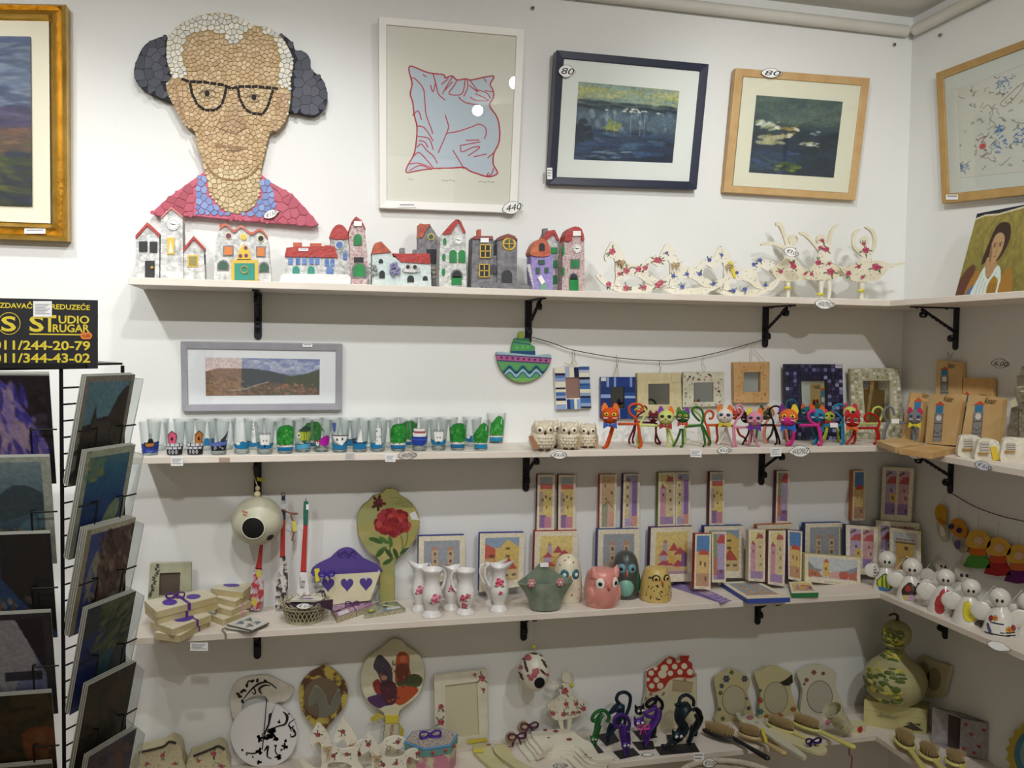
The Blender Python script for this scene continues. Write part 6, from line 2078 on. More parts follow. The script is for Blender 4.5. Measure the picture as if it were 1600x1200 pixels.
for k in range(4):
 q=zE([(50+k*4,985-k*12),(120+k*2,968-k*9),(515-k*34,1092-k*16),(440-k*34,1112-k*16)])
 cv=Cv(0,0,80,14,.8,bg='9a88bc')
 random.seed(k)
 cv.rect(4,2,76,12,'a898c4').dabs(16,(6,3,74,11),['c8a8b8','d0b88c','7c68a8'],2,2)
 lying('bookmark','violet painted bookmark in the fan on the third shelf, %s from the top'%('fourth','third','second','first')[k],'bookmark',q,.0012*k+.0002,.0009,mat('a090c0',.6),mat('7a68a0',.6),group='fanned bookmarks',art=cv)
 # owls of the third shelf
CW=mat('e2dcc4',.25,c2='d8cfb4',ns=40,coat=.5)
TEALE=mat('3f7c84',.25,c2='2c5c68',ns=120,coat=.5)
BLKM=mat('141416',.3)
DOME=[(.9,0),(.97,.06),(1.0,.25),(.98,.5),(.9,.7),(.72,.87),(.45,.96),(.2,.99),(0,1)]
owl('ceramic_owl','white ceramic owl with big teal oval eyes',886,934,858,47,3,-.085,CW,TEALE,mat('d8e4e4',.3),mat('c46a3c',.4),.22,0,.3,.62,.42,prof=DOME,group='big glazed owls on the third shelf',spots=([(-.5,.9,.07),(-.1,.95,.07),(.35,.86,.08),(-.9,.8,.07),(.1,.2,.07),(-.6,.15,.06),(.7,.3,.06),(-.95,.6,.06),(.6,.12,.05)],mat('b04a44',.4)))
PK=mat('de978c',.25,c2='d58b82',ns=40,coat=.6)
owl('ceramic_owl','pink ceramic owl with pointed ears and white eyes',939.5,943,881,57,3,-.130,PK,mat('eceae0',.25,coat=.5),BLKM,mat('c8746a',.4),.42,.26,.27,.66,.5,prof=[(.86,0),(.93,.06),(1,.3),(.98,.55),(.9,.75),(.78,.9),(.5,.97),(0,.98)],group='big glazed owls on the third shelf',wing=PK,rim=mat('d4857b',.3))
owl('ceramic_owl','dark grey ceramic owl with mint breast and blue ringed eyes',976.5,930,853.6,46,3,-.080,mat('3c4240',.3,c2='4c504c',ns=60,coat=.5),mat('6a9cac',.3,coat=.5),BLKM,mat('c07a54',.4),.12,0,.27,.66,.42,prof=DOME,group='big glazed owls on the third shelf',wing=mat('2c5a48',.35),rim=mat('5a8490',.35))
t=[o for o in COL.objects if o.get('label','').startswith('dark grey ceramic owl')][0]
p=ORG[t.name]
m=M().ball(p+np.array([-.006,-.016,.028]),(.021,.0225,.026),16,10)
part('breast',m,mat('7ab0a0',.35),t,label='mint green breast')
m=M().lathe([(.0275,.0),(.0305,.004),(.0312,.012),(.030,.016)],p,24)
part('base_band',m,mat('cfc8ae',.4),t,label='cream band at the foot')
YE=mat('d2b972',.35,c2='c4a75c',ns=40,coat=.4)
random.seed(2)
owl('ceramic_owl','yellow ceramic owl with black streaked feathers',1024,937,882,52,3,-.115,YE,mat('d8bc70',.35),BLKM,mat('c8784c',.4),.45,0,.2,.72,.42,prof=[(.93,0),(.98,.05),(1.0,.2),(.96,.5),(.88,.72),(.74,.9),(.6,.97),(.3,.99),(0,.985)],group='big glazed owls on the third shelf',rim=mat('2c2820',.4),spots=([(random.uniform(-1.1,1.1),random.uniform(.12,.55),random.uniform(.02,.06))for _ in range(60)]+[(-1.0+.05*k,.72+.02*(k%3),.05)for k in range(6)],mat('3a3222',.5)))
# green folded bowl
p=PY(852,951,-.135)
p[2]=SH[3]
GB=mat('6a7866',.45,c2='8a9482',ns=34,bump=.3,coat=.2)
t=thing('ceramic_bowl','grey green ceramic bowl with pinched tips and pink flowers','bowl',p)
k=ppm(-.135)
def wob(a,z):
 f=min(1,max(0,z/(44*k)))
 tip=abs(math.cos(a))**3
 back=max(0,math.sin(a))**3
 return(1+f*f*(.75*tip-.1),f*f*(back*26*k+.0*tip))
prof=[(18*k,0),(25*k,2*k),(26*k,14*k),(27.5*k,28*k),(28*k,44*k),(26.5*k,44.5*k),(25*k,28*k),(22*k,8*k),(0,6*k)]
part('bowl',M().lathe(prof,p,40,wob=wob,sy_=.8),GB,t)
for u,v in((830.5,911.5),(875.5,910)):
 c=PY(u,v,-.164)
 m=M()
 for q in range(6):
  a=q*math.pi/3
  m.ball(c+np.array([4.2*k*math.cos(a),0,4.2*k*math.sin(a)]),(3*k,2.5*k,3*k),8,6)
 f_=part('clay_flower',m,mat('c48a88',.4),t)
 part('flower_centre',M().ball(c+np.array([0,-.002,0]),2.2*k,8,6),mat('e4d8cc',.4),f_)
slip(844,879,857,886,lambda u,v:PY(u,v,-.112),t,lines=0,name='price_sticker')
# white rose pitchers
POR=mat('e9e7e4',.22,c2='dcd9d8',ns=26,coat=.6)
def rose(m,S_,a,z,r,leaf=True,axf=None):
 for q in range(7):
  b=q*.9
  rr=r*(1-.1*q)
  m.ball(S_(a+.5*r/.02*.3*math.cos(b)*(q>0),z+r*.4*math.sin(b)*(q>0),.0003*q),(rr*(.5 if q else .9),.0012,rr*(.5 if q else .9)),9,6,mi=0 if q%2==0 else 1,axis=axf(a))
 if leaf:
  for s in(-1,1):
   m.ball(S_(a+s*r/.02*.8,z-r*1.1,.0002),(r*.6,.0009,r*.35),8,5,mi=2,axis=axf(a))
def jug(label,u,vb,vt,wpx,y,spout=0,handle=0,roses=(),face=0,rim=1.04,cols=('c8607c','e4a0b0','6a7c50')):
 p=PY(u,vb,y)
 p[2]=SH[3]
 k=ppm(y)
 W,H=wpx*k/2,(vb-vt)*k
 t=thing('rose_pitcher',label,'pitcher',p,'white rose painted pitchers')
 prof=sm([(.95,0),(1.0,.03),(.8,.09),(.55,.14),(.66,.22),(.92,.34),(1.0,.44),(.92,.55),(.74,.66),(.68,.74),(.76,.86),(rim,.97),(rim*1.02,1.0)],2,False)
 inner=[(rim*.93,.985),(.68,.86),(.6,.76),(0,.74)]
 pr=[(r*W,z*H)for r,z in prof+inner]
 def wb(a,z):
  f=max(0,(z/H-.72)/.28)
  c=max(0,math.cos(a-spout))**4 if spout is not None else 0
  w=.5*(1-math.cos(2*(a-(spout or 0))))if spout is not None else 0
  return(1+(.5*c-.12*w)*f if spout is not None else 1,(.07*c-.06*w)*H*f if spout is not None else 0)
 part('vessel',M().lathe(pr,p,30,wob=wb),POR,t)
 fw=math.atan2(CAM[1]-p[1],CAM[0]-p[0])
 O=pr[:len(prof)]
 def S_(a,z,o=0.0):
  r=np.interp(z*H if z<1.5 else z,[q[1]for q in O],[q[0]for q in O])+o
  return p+np.array([r*math.cos(fw+a),r*math.sin(fw+a),z*H])
 def axf(a):
  c,s=math.cos(fw+a),math.sin(fw+a)
  return np.array([[-s,c,0],[c,s,0],[0,0,1]]).T
 if handle is not None:
  d=np.array([math.cos(handle),math.sin(handle),0])
  P=[p+d*W*r+np.array([0,0,H*z])for r,z in((.6,.9),(1.15,.96),(1.5,.86),(1.45,.7),(1.2,.58),(.92,.5))]
  part('handle',M().tube(sm(P,4,False),W*.13,8),POR,t)
 m=M()
 for a,z,r in roses:
  def S2(aa,zz,o):
   return S_(aa,z+(zz-z*1.0)/H*1.0 if False else zz,o)
  for q in range(9):
   b=q*2.4
   d=r*W*.55*(q/9)**.5*1.5
   m.ball(S_(a+d*math.cos(b)/W,z+d*math.sin(b)/H,-.0006),(r*W*.55,.0014,r*W*.5),9,6,mi=q%2,axis=axf(a))
  for s in(-1,1):
   m.ball(S_(a+s*r*.9,z-r*.5*W/H*1.6,-.0004),(r*W*.55,.001,r*W*.3),8,5,mi=2,axis=axf(a+s*r))
 if m.v:
  part('painted_rose',m,[mat(c,.3,coat=.4)for c in cols],t,kind='stuff')
 return t
jug('white rose pitcher at the back left with a curled spout',656,950,876,26,-.095,math.pi*.95,math.pi*.1,[(.05,.47,.5)])
jug('white rose vase in front of the curled spout pitcher',675,963,889,32,-.140,None,.45,[(.35,.42,.45),(-.1,.8,.0)])
jug('white rose pitcher behind, between the two front vases',706,947,878,28,-.100,math.pi*1.12,-.5,[(.0,.52,.35)])
jug('white rose vase right front with a bouquet low on its belly',727,958,889,30,-.135,None,math.pi*.92,[(-.25,.4,.35),(-.2,.22,.36),(.25,.45,.25)],cols=('b83a54','d0808c','7c8c58'))
jug('white rose pitcher at the back right, partly hidden',770,944,876,28,-.085,-.2,math.pi,[],cols=('b83a54','d0808c','7c8c58'))
jug('white rose pitcher with a flared lip, rightmost',779.5,955,879,30,-.130,-.35,math.pi*.92,[(.0,.62,.45),(.15,.42,.2)],cols=('b82c50','d86a84','7c8c58'))
# left end: frame, boxes, gourd, spoons, basket, pocket, paddle
t,pl=mirror_frame('photo_frame','small grey green photo frame with dark flower sprig, far left of third shelf',[(148,602),(425,597),(420,850),(132,850)],[(212,668),(350,662),(344,815),(206,820)],mat('b4b49a',.7,c2='a4a488',ns=50),-.035,.012,zo=zA,cat='frame',glassm=mat('5a4c40',.6))
m=M()
random.seed(4)
for k in range(16):
 x,y_=205-k*4+random.uniform(-12,12),612+k*14
 m.ext([pl.off(.0005)(*p)for p in zA(el(x,y_,13,8,7,random.uniform(0,3)))],-pl.n*.0004,k%2,back=False)
part('flower_print',m,[mat('4a4648',.7),mat('5c6450',.7)],t,kind='stuff')
KRAFT=mat('cdbf98',.65,c2='b8a878',ns=26)
KTOP=mat('ddd6c0',.65,c2='cfc6a8',ns=26)
VIO=mat('5a3c9c',.5)
RIB=mat('5c2a86',.4)
def coaster_box(label,quad,z0,th,marks=(),ribbon=None,row=3,bow_at=None):
 t,P=lying('coaster_box',label,'box',quad,z0,th,KTOP,KRAFT,row,'cream boxes tied with ribbon',bev=.0015)
 fn=quadmap(*P)
 for(a,b,ra,rb_)in marks:
  pp=[fn(a+ra*math.cos(q),b+rb_*math.sin(q))+np.array([0,0,.0005])for q in np.linspace(0,6.283,19)[:-1]]
  part('violet_disc',M().ext(pp,(0,0,-.0004),back=False),VIO,t)
 if ribbon:
  u0,w,m_=ribbon
  top=[fn(u0-w,0),fn(u0+w,0),fn(u0+w,1),fn(u0-w,1)]
  up=np.array([0,0,.0007])
  m=M().ext([p+up for p in top],(0,0,-.0006))
  f0,f1=fn(u0-w,1),fn(u0+w,1)
  o=(f1-f0)/np.linalg.norm(f1-f0)
  o=np.array([o[1],-o[0],0])*.0007
  m.ext([f0+o+up,f1+o+up,f1+o-np.array([0,0,th]),f0+o-np.array([0,0,th])],-o)
  part('ribbon',m,m_,t)
  if bow_at:
   b=fn(*bow_at)+np.array([0,0,.006])
   bow(b,.017,m_,t)
 return t
TB=.0132
q1=zA([(108,850),(510,772),(600,822),(190,925)])
coaster_box('cream box with two violet discs and bow, topmost of the left stack',q1,3*TB,TB,[(.30,.55,.11,.26),(.70,.52,.11,.24)],(.52,.025,RIB),bow_at=(.45,.3))
coaster_box('cream box second from the top of the left stack, violet ribbon',[(u+1.0,v+9.5)for u,v in q1],2*TB,TB,(),(.47,.02,RIB))
coaster_box('cream box third from the top of the left stack, turned',zA([(150,990),(480,905),(560,945),(300,1042)]),TB,TB,[(.5,.5,.2,.3)],(.62,.025,RIB))
coaster_box('cream box at the bottom of the left stack',zA([(172,1062),(470,945),(552,972),(345,1085)]),0,TB,(),(.62,.02,RIB))
PKR=mat('c89ab0',.5)
q2=zA([(552,768),(640,722),(836,736),(768,796)])
coaster_box('cream box with one violet disc, topmost of the second stack',q2,3*TB,TB,[(.62,.42,.2,.26)])
coaster_box('cream box second from the top of the second stack',zA([(590,826),(660,782),(826,790),(716,858)]),2*TB,TB)
coaster_box('cream box third from the top of the second stack, pink ribbon',zA([(584,888),(640,842),(836,846),(690,916)]),TB,TB,(),(.55,.05,PKR))
coaster_box('cream box at the bottom of the second stack',zA([(552,946),(640,900),(812,915),(640,978)]),0,TB,(),(.75,.05,PKR))
GRYS=mat('6a665e',.7)
cv=Cv(0,0,40,40,.9,bg='cfd0c4')
for a,b in((12,12),(28,12),(12,28),(28,28)):
 cv.flower(a,b,4.5,'6a6a78','8a8a98','6c7464')
lying('printed_coaster','pale printed coaster with four grey flowers, upper of the pair near the edge','coaster',zA([(660,1008),(810,948),(945,996),(832,1048)]),.0045,.0035,mat('cfd0c4',.6),GRYS,art=cv,group='printed coasters')
t,P=lying('printed_coaster','coaster with a grey ribbon hanging over the shelf edge, lower of the pair','coaster',zA([(655,1035),(810,970),(925,1010),(815,1058)]),0.0002,.0038,mat('cfd0c4',.6),GRYS,group='printed coasters')
part('ribbon',M().tube(sm([P[0]+np.array([0,0,.001]),P[0]+np.array([-.006,-.012,.001]),PY(352.5,990,-DEP-.004),PY(353,999,-DEP-.003)],4,False),.0016,6),mat('8a8274',.7),t)
yg=-.082
k=ppm(yg)
c=PY(402.4,813.5,yg)
t=thing('gourd_lantern','round white hollow gourd with a dark opening hanging from the left bracket','gourd',c-np.array([0,0,36*k]))
GOU=mat('cfcbb4',.45,c2='b4b49c',ns=28,coat=.2)
part('shell',M().ball(c,(37*k,37*k,35.5*k),32,20),GOU,t)
d=CAM-c
d/=np.linalg.norm(d)
hz=PY(395.6,825,yg)-c
n1=hz+d*math.sqrt(max(0,(36*k)**2-np.dot(hz,hz)))
n1/=np.linalg.norm(n1)
def cap_on(cen,R,n,r,m,mi=0,lift=.0005):
 """round patch hugging a ball"""
 sx=np.cross([0,0,1],n)
 sx/=np.linalg.norm(sx)
 up=np.cross(n,sx)
 v,f=[cen+n*(R+lift)],[]
 for i in(1,2,3):
  q=r*i/3
  for a in np.linspace(0,6.283,19)[:-1]:
   v.append(cen+n*math.sqrt(R*R-q*q)*(1+lift/R)+(sx*math.cos(a)+up*math.sin(a))*q)
 for j in range(18):
  f.append((0,1+j,1+(j+1)%18))
  for i in(0,1):
   a,b=1+i*18+j,1+i*18+(j+1)%18
   f.append((a,a+18,b+18,b))
 return m.add(v,f,mi,True)
def disc_on(cen,R,n,r,m,mi=0,lift=.0012,sq=1.0,rim=None):
 sx=np.cross([0,0,1],n)
 sx/=np.linalg.norm(sx)
 up=np.cross(n,sx)
 rr=[cen+n*(math.sqrt(max(R*R-r*r,0))+lift)+sx*r*math.cos(a)+up*r*sq*math.sin(a)for a in np.linspace(0,6.283,25)[:-1]]
 if rim:
  m.tube(rr,rim,6,mi,closed=True)
 else:
  m.ext(rr,-n*.0015,mi)
 return m
part('opening',cap_on(c,37*k,n1,15.5*k,M()),mat('14120f',.9),t)
part('opening_rim',disc_on(c,37*k,n1,16*k,M(),rim=.0011,lift=0),mat('e6e2d0',.5),t)
n2=PY(420,837,yg)-c
n2=n2+d*math.sqrt(max(0,(36*k)**2-np.dot(n2,n2)))
n2/=np.linalg.norm(n2)
part('opening',cap_on(c,37*k,n2,5.5*k,M()),mat('2a2620',.9),t)
m=M()
for q in range(5):
 n3=PY(380+q*1.5,799+(q*5)%9,yg)-c
 n3=n3+d*math.sqrt((36*k)**2-np.dot(n3,n3))
 n3/=np.linalg.norm(n3)
 cap_on(c,37*k,n3,1.5*k,m)
part('flower_print',m,mat('b86a4a',.5),t,kind='stuff')
for(u,v,r)in((402,772,5.0),(402.5,763,3.6)):
 part('bead',M().ball(PY(u,v,yg),r*k,12,8),mat('d6c8a0',.5),t)
part('cord',M().tube([PY(402,775,yg),PY(402.5,760,yg),PY(396,742,-.06),PY(394,728,-.05)],.0012,6),JUTE,t)
P=py([(401,745.5),(414,748),(413,754),(401.5,751)],-.055)
part('yellow_label',M().ext(P,(0,.0008,0)),mat('d4cc4c',.6),t)
def spoon(label,segs,y,zo=zA):
 """segs: list of (name, points, widths, material)"""
 first=py(zo([segs[-1][1][-1]]),y)[0]
 first[2]=SH[3]
 t=thing('painted_spoon',label,'spoon',first,'painted wooden spoons')
 for nm,pp,ws,m_ in segs:
  L=[np.array(p,float)for p in sm(pp,5,False)]
  W=np.interp(np.linspace(0,1,len(L)),np.linspace(0,1,len(ws)),ws)
  a,b=[],[]
  for i,p in enumerate(L):
   dd=L[min(i+1,len(L)-1)]-L[max(i-1,0)]
   dd=dd/(np.linalg.norm(dd)+1e-9)
   nn=np.array([-dd[1],dd[0]])
   a.append(tuple(p+nn*W[i]/2))
   b.append(tuple(p-nn*W[i]/2))
  part(nm,M().ext(clampz(py(zo(a+b[::-1]),y),SH[3]+.0002),(0,.007,0)),m_,t,bev=.0012,seg=2)
 return t
RD,NV,GN=mat('b83838',.4),mat('24344c',.4),mat('2a6a5c',.4)
SPW=mat('cfc8c4',.5,c2='3a3638',ns=70,hard=True)
t=spoon('wooden spoon with navy tip and red handle',[('handle_tip',[(1040,150),(1040,232),(1038,310)],[24,32,30],NV),('handle',[(1038,308),(1036,430),(1034,560)],[28,30,34],RD),('blade',[(1034,555),(1040,640),(1030,760),(1008,905)],[34,52,82,44],SPW)],-.05)
part('hanging_loop',M().tube([PY(*q,-.048)for q in zA([(1034,152),(1026,138),(1040,126),(1054,138),(1046,152)])],.0009,6),mat('1c1c20',.6),t)
part('raffia_tie',M().tube([PY(*q,-.054)for q in zA(sm([(1036,240),(1080,262),(1140,268),(1090,275),(1105,320),(1112,380),(1098,450)],3,False))],.0018,5),mat('8a5a4a',.7),t)
P=py(zA([(1098,318),(1122,322),(1130,385),(1106,388)]),-.056)
part('yellow_label',M().ext(P,(0,.0008,0)),mat('d4cc4c',.6),t)
slip(*zA([(1026,180)])[0],*zA([(1058,240)])[0],lambda u,v:PY(u,v,-.0512),t,lines=0,col='b8b8bc')
t=spoon('wooden spoon with green tip and red handle standing in the basket',[('handle_tip',[(1192,188),(1190,260),(1188,345)],[30,34,30],GN),('handle',[(1188,343),(1180,500),(1174,660)],[28,32,40],RD),('blade',[(1174,655),(1172,740),(1170,830),(1168,905)],[40,70,92,60],mat('cfccca',.5,c2='e8e4e0',ns=40))],-.062)
m=M()
word_px(m,'Kotor',*zA([(1150,690)])[0],*zA([(1185,770)])[0],-.0626)
part('lettering',m,mat('2a2a2c',.7),t)
part('hanging_loop',M().tube([PY(*q,-.06)for q in zA([(1190,190),(1192,165)])],.0009,6),mat('1c1c20',.6),t)
slip(*zA([(1192,206)])[0],*zA([(1210,242)])[0],lambda u,v:PY(u,v,-.0632),t,lines=0)
t=spoon('wooden spoon with red handle behind the hanging gourd',[('handle',[(894,470),(884,560),(872,640)],[22,28,44],RD),('blade',[(874,635),(868,720),(862,820),(850,915)],[44,80,92,56],mat('c4bcc4',.5,c2='b03c44',ns=60,hard=True))],-.045)
for a in((855,640,895,700),(832,840,862,880)):
 x0,y0,x1,y1=a
 part('yellow_flower',M().ext(py(zA(el((x0+x1)/2,(y0+y1)/2,18,30,8)),-.0458),(0,.0006,0)),mat('d0c44c',.6),t)
yk=-.118
k=ppm(yk)
p=PY(475.5,976,yk)
p[2]=SH[3]
t=thing('wicker_basket','small woven basket with dark cloth and cards at the third shelf edge','basket',p)
WK=mat('b4ac8e',.7,c2='9a927a',ns=60)
rb_,rt_,hb=25*k,34*k,27*k
m=M().lathe([(0,.0005),(rb_,.0005),(rb_,.003),(0,.003)],p,24)
part('base',m,WK,t)
m=M()
for z,r in((.002,rb_),(hb,rt_),(hb*.82,rb_+(rt_-rb_)*.82),(hb*.12,rb_*1.02)):
 m.tube([p+np.array([r*math.cos(a),r*math.sin(a)*.9,z])for a in np.linspace(0,6.283,33)[:-1]],.0016,6,closed=True)
part('hoop',m,WK,t,kind='stuff')
m=M()
for q in range(30):
 for s in(-1,1):
  a0=q*2*math.pi/30
  P=[]
  for j in range(5):
   f=j/4
   a=a0+s*.42*f
   r=rb_+(rt_-rb_)*f
   P.append(p+np.array([r*math.cos(a),r*math.sin(a)*.9,hb*f]))
  m.tube(P,.0012,4)
part('weave',m,WK,t,kind='stuff')
m=M()
for q in range(22):
 a0,a1=q*2*math.pi/22,(q+1)*2*math.pi/22
 am=(a0+a1)/2
 m.tube([p+np.array([rt_*math.cos(a)*f,rt_*.9*math.sin(a)*f,z])for a,z,f in((a0,hb,1),(am,hb+6*k,1.12),(a1,hb,1))],.0012,4)
part('rim_points',m,WK,t,kind='stuff')
random.seed(5)
part('dark_cloth',M().lathe([(rt_*.93,hb*.8),(rt_*.8,hb*.98),(rt_*.4,hb*.86),(0,hb*.9)],p,22,sy_=.9,wob=lambda a,z:(1+.05*math.sin(5*a),.004*math.sin(4*a+1))),mat('33222e',.8),t)
DK=mat('3a2434',.7)
b0=zB([(195,960),(290,945),(285,1030),(200,1000)])
part('dark_bow',M().ext(py(b0,yk-.048),(0,.004,0)),DK,t)
for lab,qq,z0 in(('lavender printed card resting in the basket, left',zA([(1085,850),(1140,810),(1290,800),(1310,850)]),.036),('dark plum card in the basket, right',zA([(1180,850),(1290,780),(1350,790),(1330,860)]),.030)):
 cv=Cv(0,0,40,24,.9,bg='d4d2c0' if 'lavender' in lab else '4a3848')
 for a in((10,12),(28,10)):
  cv.flower(*a,4.5,'7a5a7c','9a7c9c','7c7c8c')
 lying('printed_card',lab,'card',qq,z0,.003,mat('d0cebc',.7),mat('c8c4ac',.7),3,None,cv)
leaf_tag(476,947,29,9.5,lambda u,v:PY(u,v,yk-.050),'€ 2,00',t,rot=0)
yp=-.052
roofp=zB(sm([(133,712),(200,665),(270,632),(330,575),(392,555),(452,572),(520,636),(615,680),(650,712),(645,740),(400,750),(290,757),(140,772)],2))
boxp=zB([(190,768),(645,741),(566,952),(262,985)])
t=thing('wall_pocket','cream letter pocket with violet scalloped back and three violet hearts','letter holder',clampz(py(zB([(420,990)]),yp),SH[3])[0])
VIOP=mat('5e4a98',.5,c2='564290',ns=30)
part('back_board',M().ext(clampz(py(roofp,yp+.016),SH[3]),(0,.006,0)),VIOP,t,bev=.001)
part('front_board',M().ext(clampz(py(boxp,yp-.012),SH[3]+.0005),(0,.006,0)),mat('d8d2b4',.5,c2='cfc8a4',ns=30),t,bev=.001)
P=clampz(py(boxp,yp-.006),SH[3]+.0005)
part('side_board',M().ext([P[1],P[2],P[2]+np.array([0,.02,0]),P[1]+np.array([0,.02,0])],(-.004,0,0)),mat('cfc8aa',.5),t)
for cx,cy in((252,832),(395,830),(537,824)):
 hp=[(cx+48*(16*math.sin(a)**3)/16,cy-52*(13*math.cos(a)-5*math.cos(2*a)-2*math.cos(3*a)-math.cos(4*a))/15)for a in np.linspace(0,6.283,27)[:-1]]
 part('heart',M().ext(py(zB(hp),yp-.0128),(0,.002,0),back=False),mat('4f3c86',.5),t)
m=M()
for q in range(9):
 a=330+q*16
 m.ext(py(zB(el(a,600+14*math.sin(q*1.6),9,13,8,q*.7)),yp+.0152),(0,.001,0),back=False)
 m.ext(py(zB(el(a,625-8*math.cos(q*2.0),7,5,7,q)),yp+.0152),(0,.001,0),back=False)
part('scroll_print',m,mat('3c2c70',.5),t,kind='stuff')
bow(PY(*zB([(242,752)])[0],yp-.022),.016,mat('3a2a9a',.35),t,'violet_bow')
part('yellow_label',M().ext(py(zB([(150,715),(188,712),(190,805),(160,810)]),yp-.024),(0,.001,0)),mat('d8cc3c',.6),t)
part('price_sticker',M().ext(py(zB([(505,768),(552,764),(556,780),(508,786)]),yp-.0134),(0,.0005,0)),mat('cfc8d4',.6),t)
yd=-.030
out=zB(sm([(715,110),(765,122),(800,165),(855,198),(905,252),(935,330),(934,400),(900,500),(830,590),(757,648),(750,700),(750,850),(738,985),(650,985),(636,880),(644,700),(634,645),(560,590),(500,500),(470,400),(476,310),(512,240),(560,205),(592,165),(650,150),(680,120)],2))
t=thing('painted_board','paddle shaped olive board with a large crimson peony','board',clampz(py(zB([(695,985)]),yd),SH[3])[0])
part('board',M().ext(clampz(py(out,yd),SH[3]),(0,.009,0)),mat('7a6a3c',.6),t,bev=.001)
cv=Cv(556,762,657,946,1.15)
cv.poly(out,'a0985c')
msk=cv.a[...,3].copy()
cv.dabs(60,(556,762,657,946),['b0a468','949a60','a89a58','8f9a68','b8ac78'],9,2,0,.3,.45)
cv.line(zB(sm([(720,180),(800,190),(760,230),(850,210),(880,250),(800,240)],3,False)),.8,'7a7040').line(zB(sm([(800,470),(812,540),(790,620),(740,640)],3,False)),1.4,'4a5c2c').line(zB(sm([(850,440),(840,520),(800,600)],3,False)),1.2,'4a5c2c').line(zB(sm([(720,480),(716,600),(725,650)],3,False)),2.2,'4a6a30')
for x,y_,a in((620,505,.4),(655,575,-.6),(670,500,.6),(720,510,1.4),(710,600,.9),(760,600,1.2),(830,580,-.5),(700,660,-.5),(640,600,-.7),(600,495,.2)):
 cv.disc(*zB([(x,y_)])[0],9,random.choice(['3c5a2c','4a6a34','35502a']),3.4,a)
cv.poly(zB(el(735,368,118,90,20)),'8a282c')
for q in range(110):
 a,r_=random.uniform(0,6.283),math.sqrt(random.random())
 x,y_=735+125*r_*math.cos(a),368+98*r_*math.sin(a)
 cv.disc(*zB([(x,y_)])[0],7-3*r_*.5,random.choice(['8a2428','a03030','7a1c24','b04440','6c1820','94303a']),4.2,a+1.57,1,.2)
for q in range(16):
 a=q*.8
 cv.disc(*zB([(630+38*math.cos(a)*(q%3)/2,220+42*math.sin(a)*(q%3)/2)])[0],4.5,random.choice(['4a1c20','6a2428','3a181c']),2.4,a,1,.2)
cv.a[...,3]=msk
panel(cv,lambda u,v:PY(u,v,yd-.0006),'peony_print',t)
part('white_sticker',M().ext(py(zB([(862,300),(905,282),(935,350),(880,345)]),yd-.0014),(0,.0006,0)),mat('d4d4d4',.6),t)
cv=Cv(0,0,60,40,.9,bg='a8889c')
random.seed(9)
cv.dabs(40,(0,0,60,40),['8a5a84','c4a8b8','9a6a90','b898a4','6a4068'],3,2,-.3)
cv.rect(4,26,20,38,'d8d4d8')
t,P=lying('coaster_pack','pack of purple printed coasters tied with twine','coaster pack',zB([(272,1000),(540,912),(600,985),(320,1078)]),0,.0125,mat('a8889c',.6),mat('bfb498',.7,c2='8a8068',ns=300),3,'tied coaster packs',cv)
fn=quadmap(*P)
TW=mat('5a3444',.6)
for a,b in(((.5,0),(.5,1)),((0,.5),(1,.5))):
 part('twine',M().tube([fn(*a)+np.array([0,0,.001]),fn(*b)+np.array([0,0,.001]),fn(*b)+np.array([0,0,-.0125])],.0009,5),TW,t)
bow(fn(.5,.45)+np.array([0,0,.004]),.014,mat('6a3a78',.5),t,'twine_bow')
cv=Cv(0,0,60,40,.9,bg='8a9078')
cv.dabs(40,(0,0,60,40),['6a7458','b4b49c','4c5844','a0a088','7c8a98'],3,2,-.3)
cv.rect(10,22,24,36,'c4ccd8')
t,P=lying('coaster_pack','pack of green grey coasters tied with raffia, right of the purple pack','coaster pack',zB([(520,1062),(610,968),(770,962),(835,1012)]),0,.0085,mat('8a9078',.6),mat('b8b094',.7,c2='807a64',ns=300),3,'tied coaster packs',cv)
fn=quadmap(*P)
part('raffia',M().tube(sm([fn(.3,.9),fn(.45,.5)+np.array([0,0,.004]),fn(.8,.3)+np.array([0,0,.003]),fn(1.05,.6),fn(1.2,1.0)],4,False),.0011,5),JUTE,t)
part('yellow_label',M().ext([fn(.2,.1)+np.array([0,0,.0012]),fn(.3,.02)+np.array([0,0,.0012]),fn(.36,.1)+np.array([0,0,.0012]),fn(.26,.2)+np.array([0,0,.0012])],(0,0,-.0008)),mat('d4c83c',.6),t)
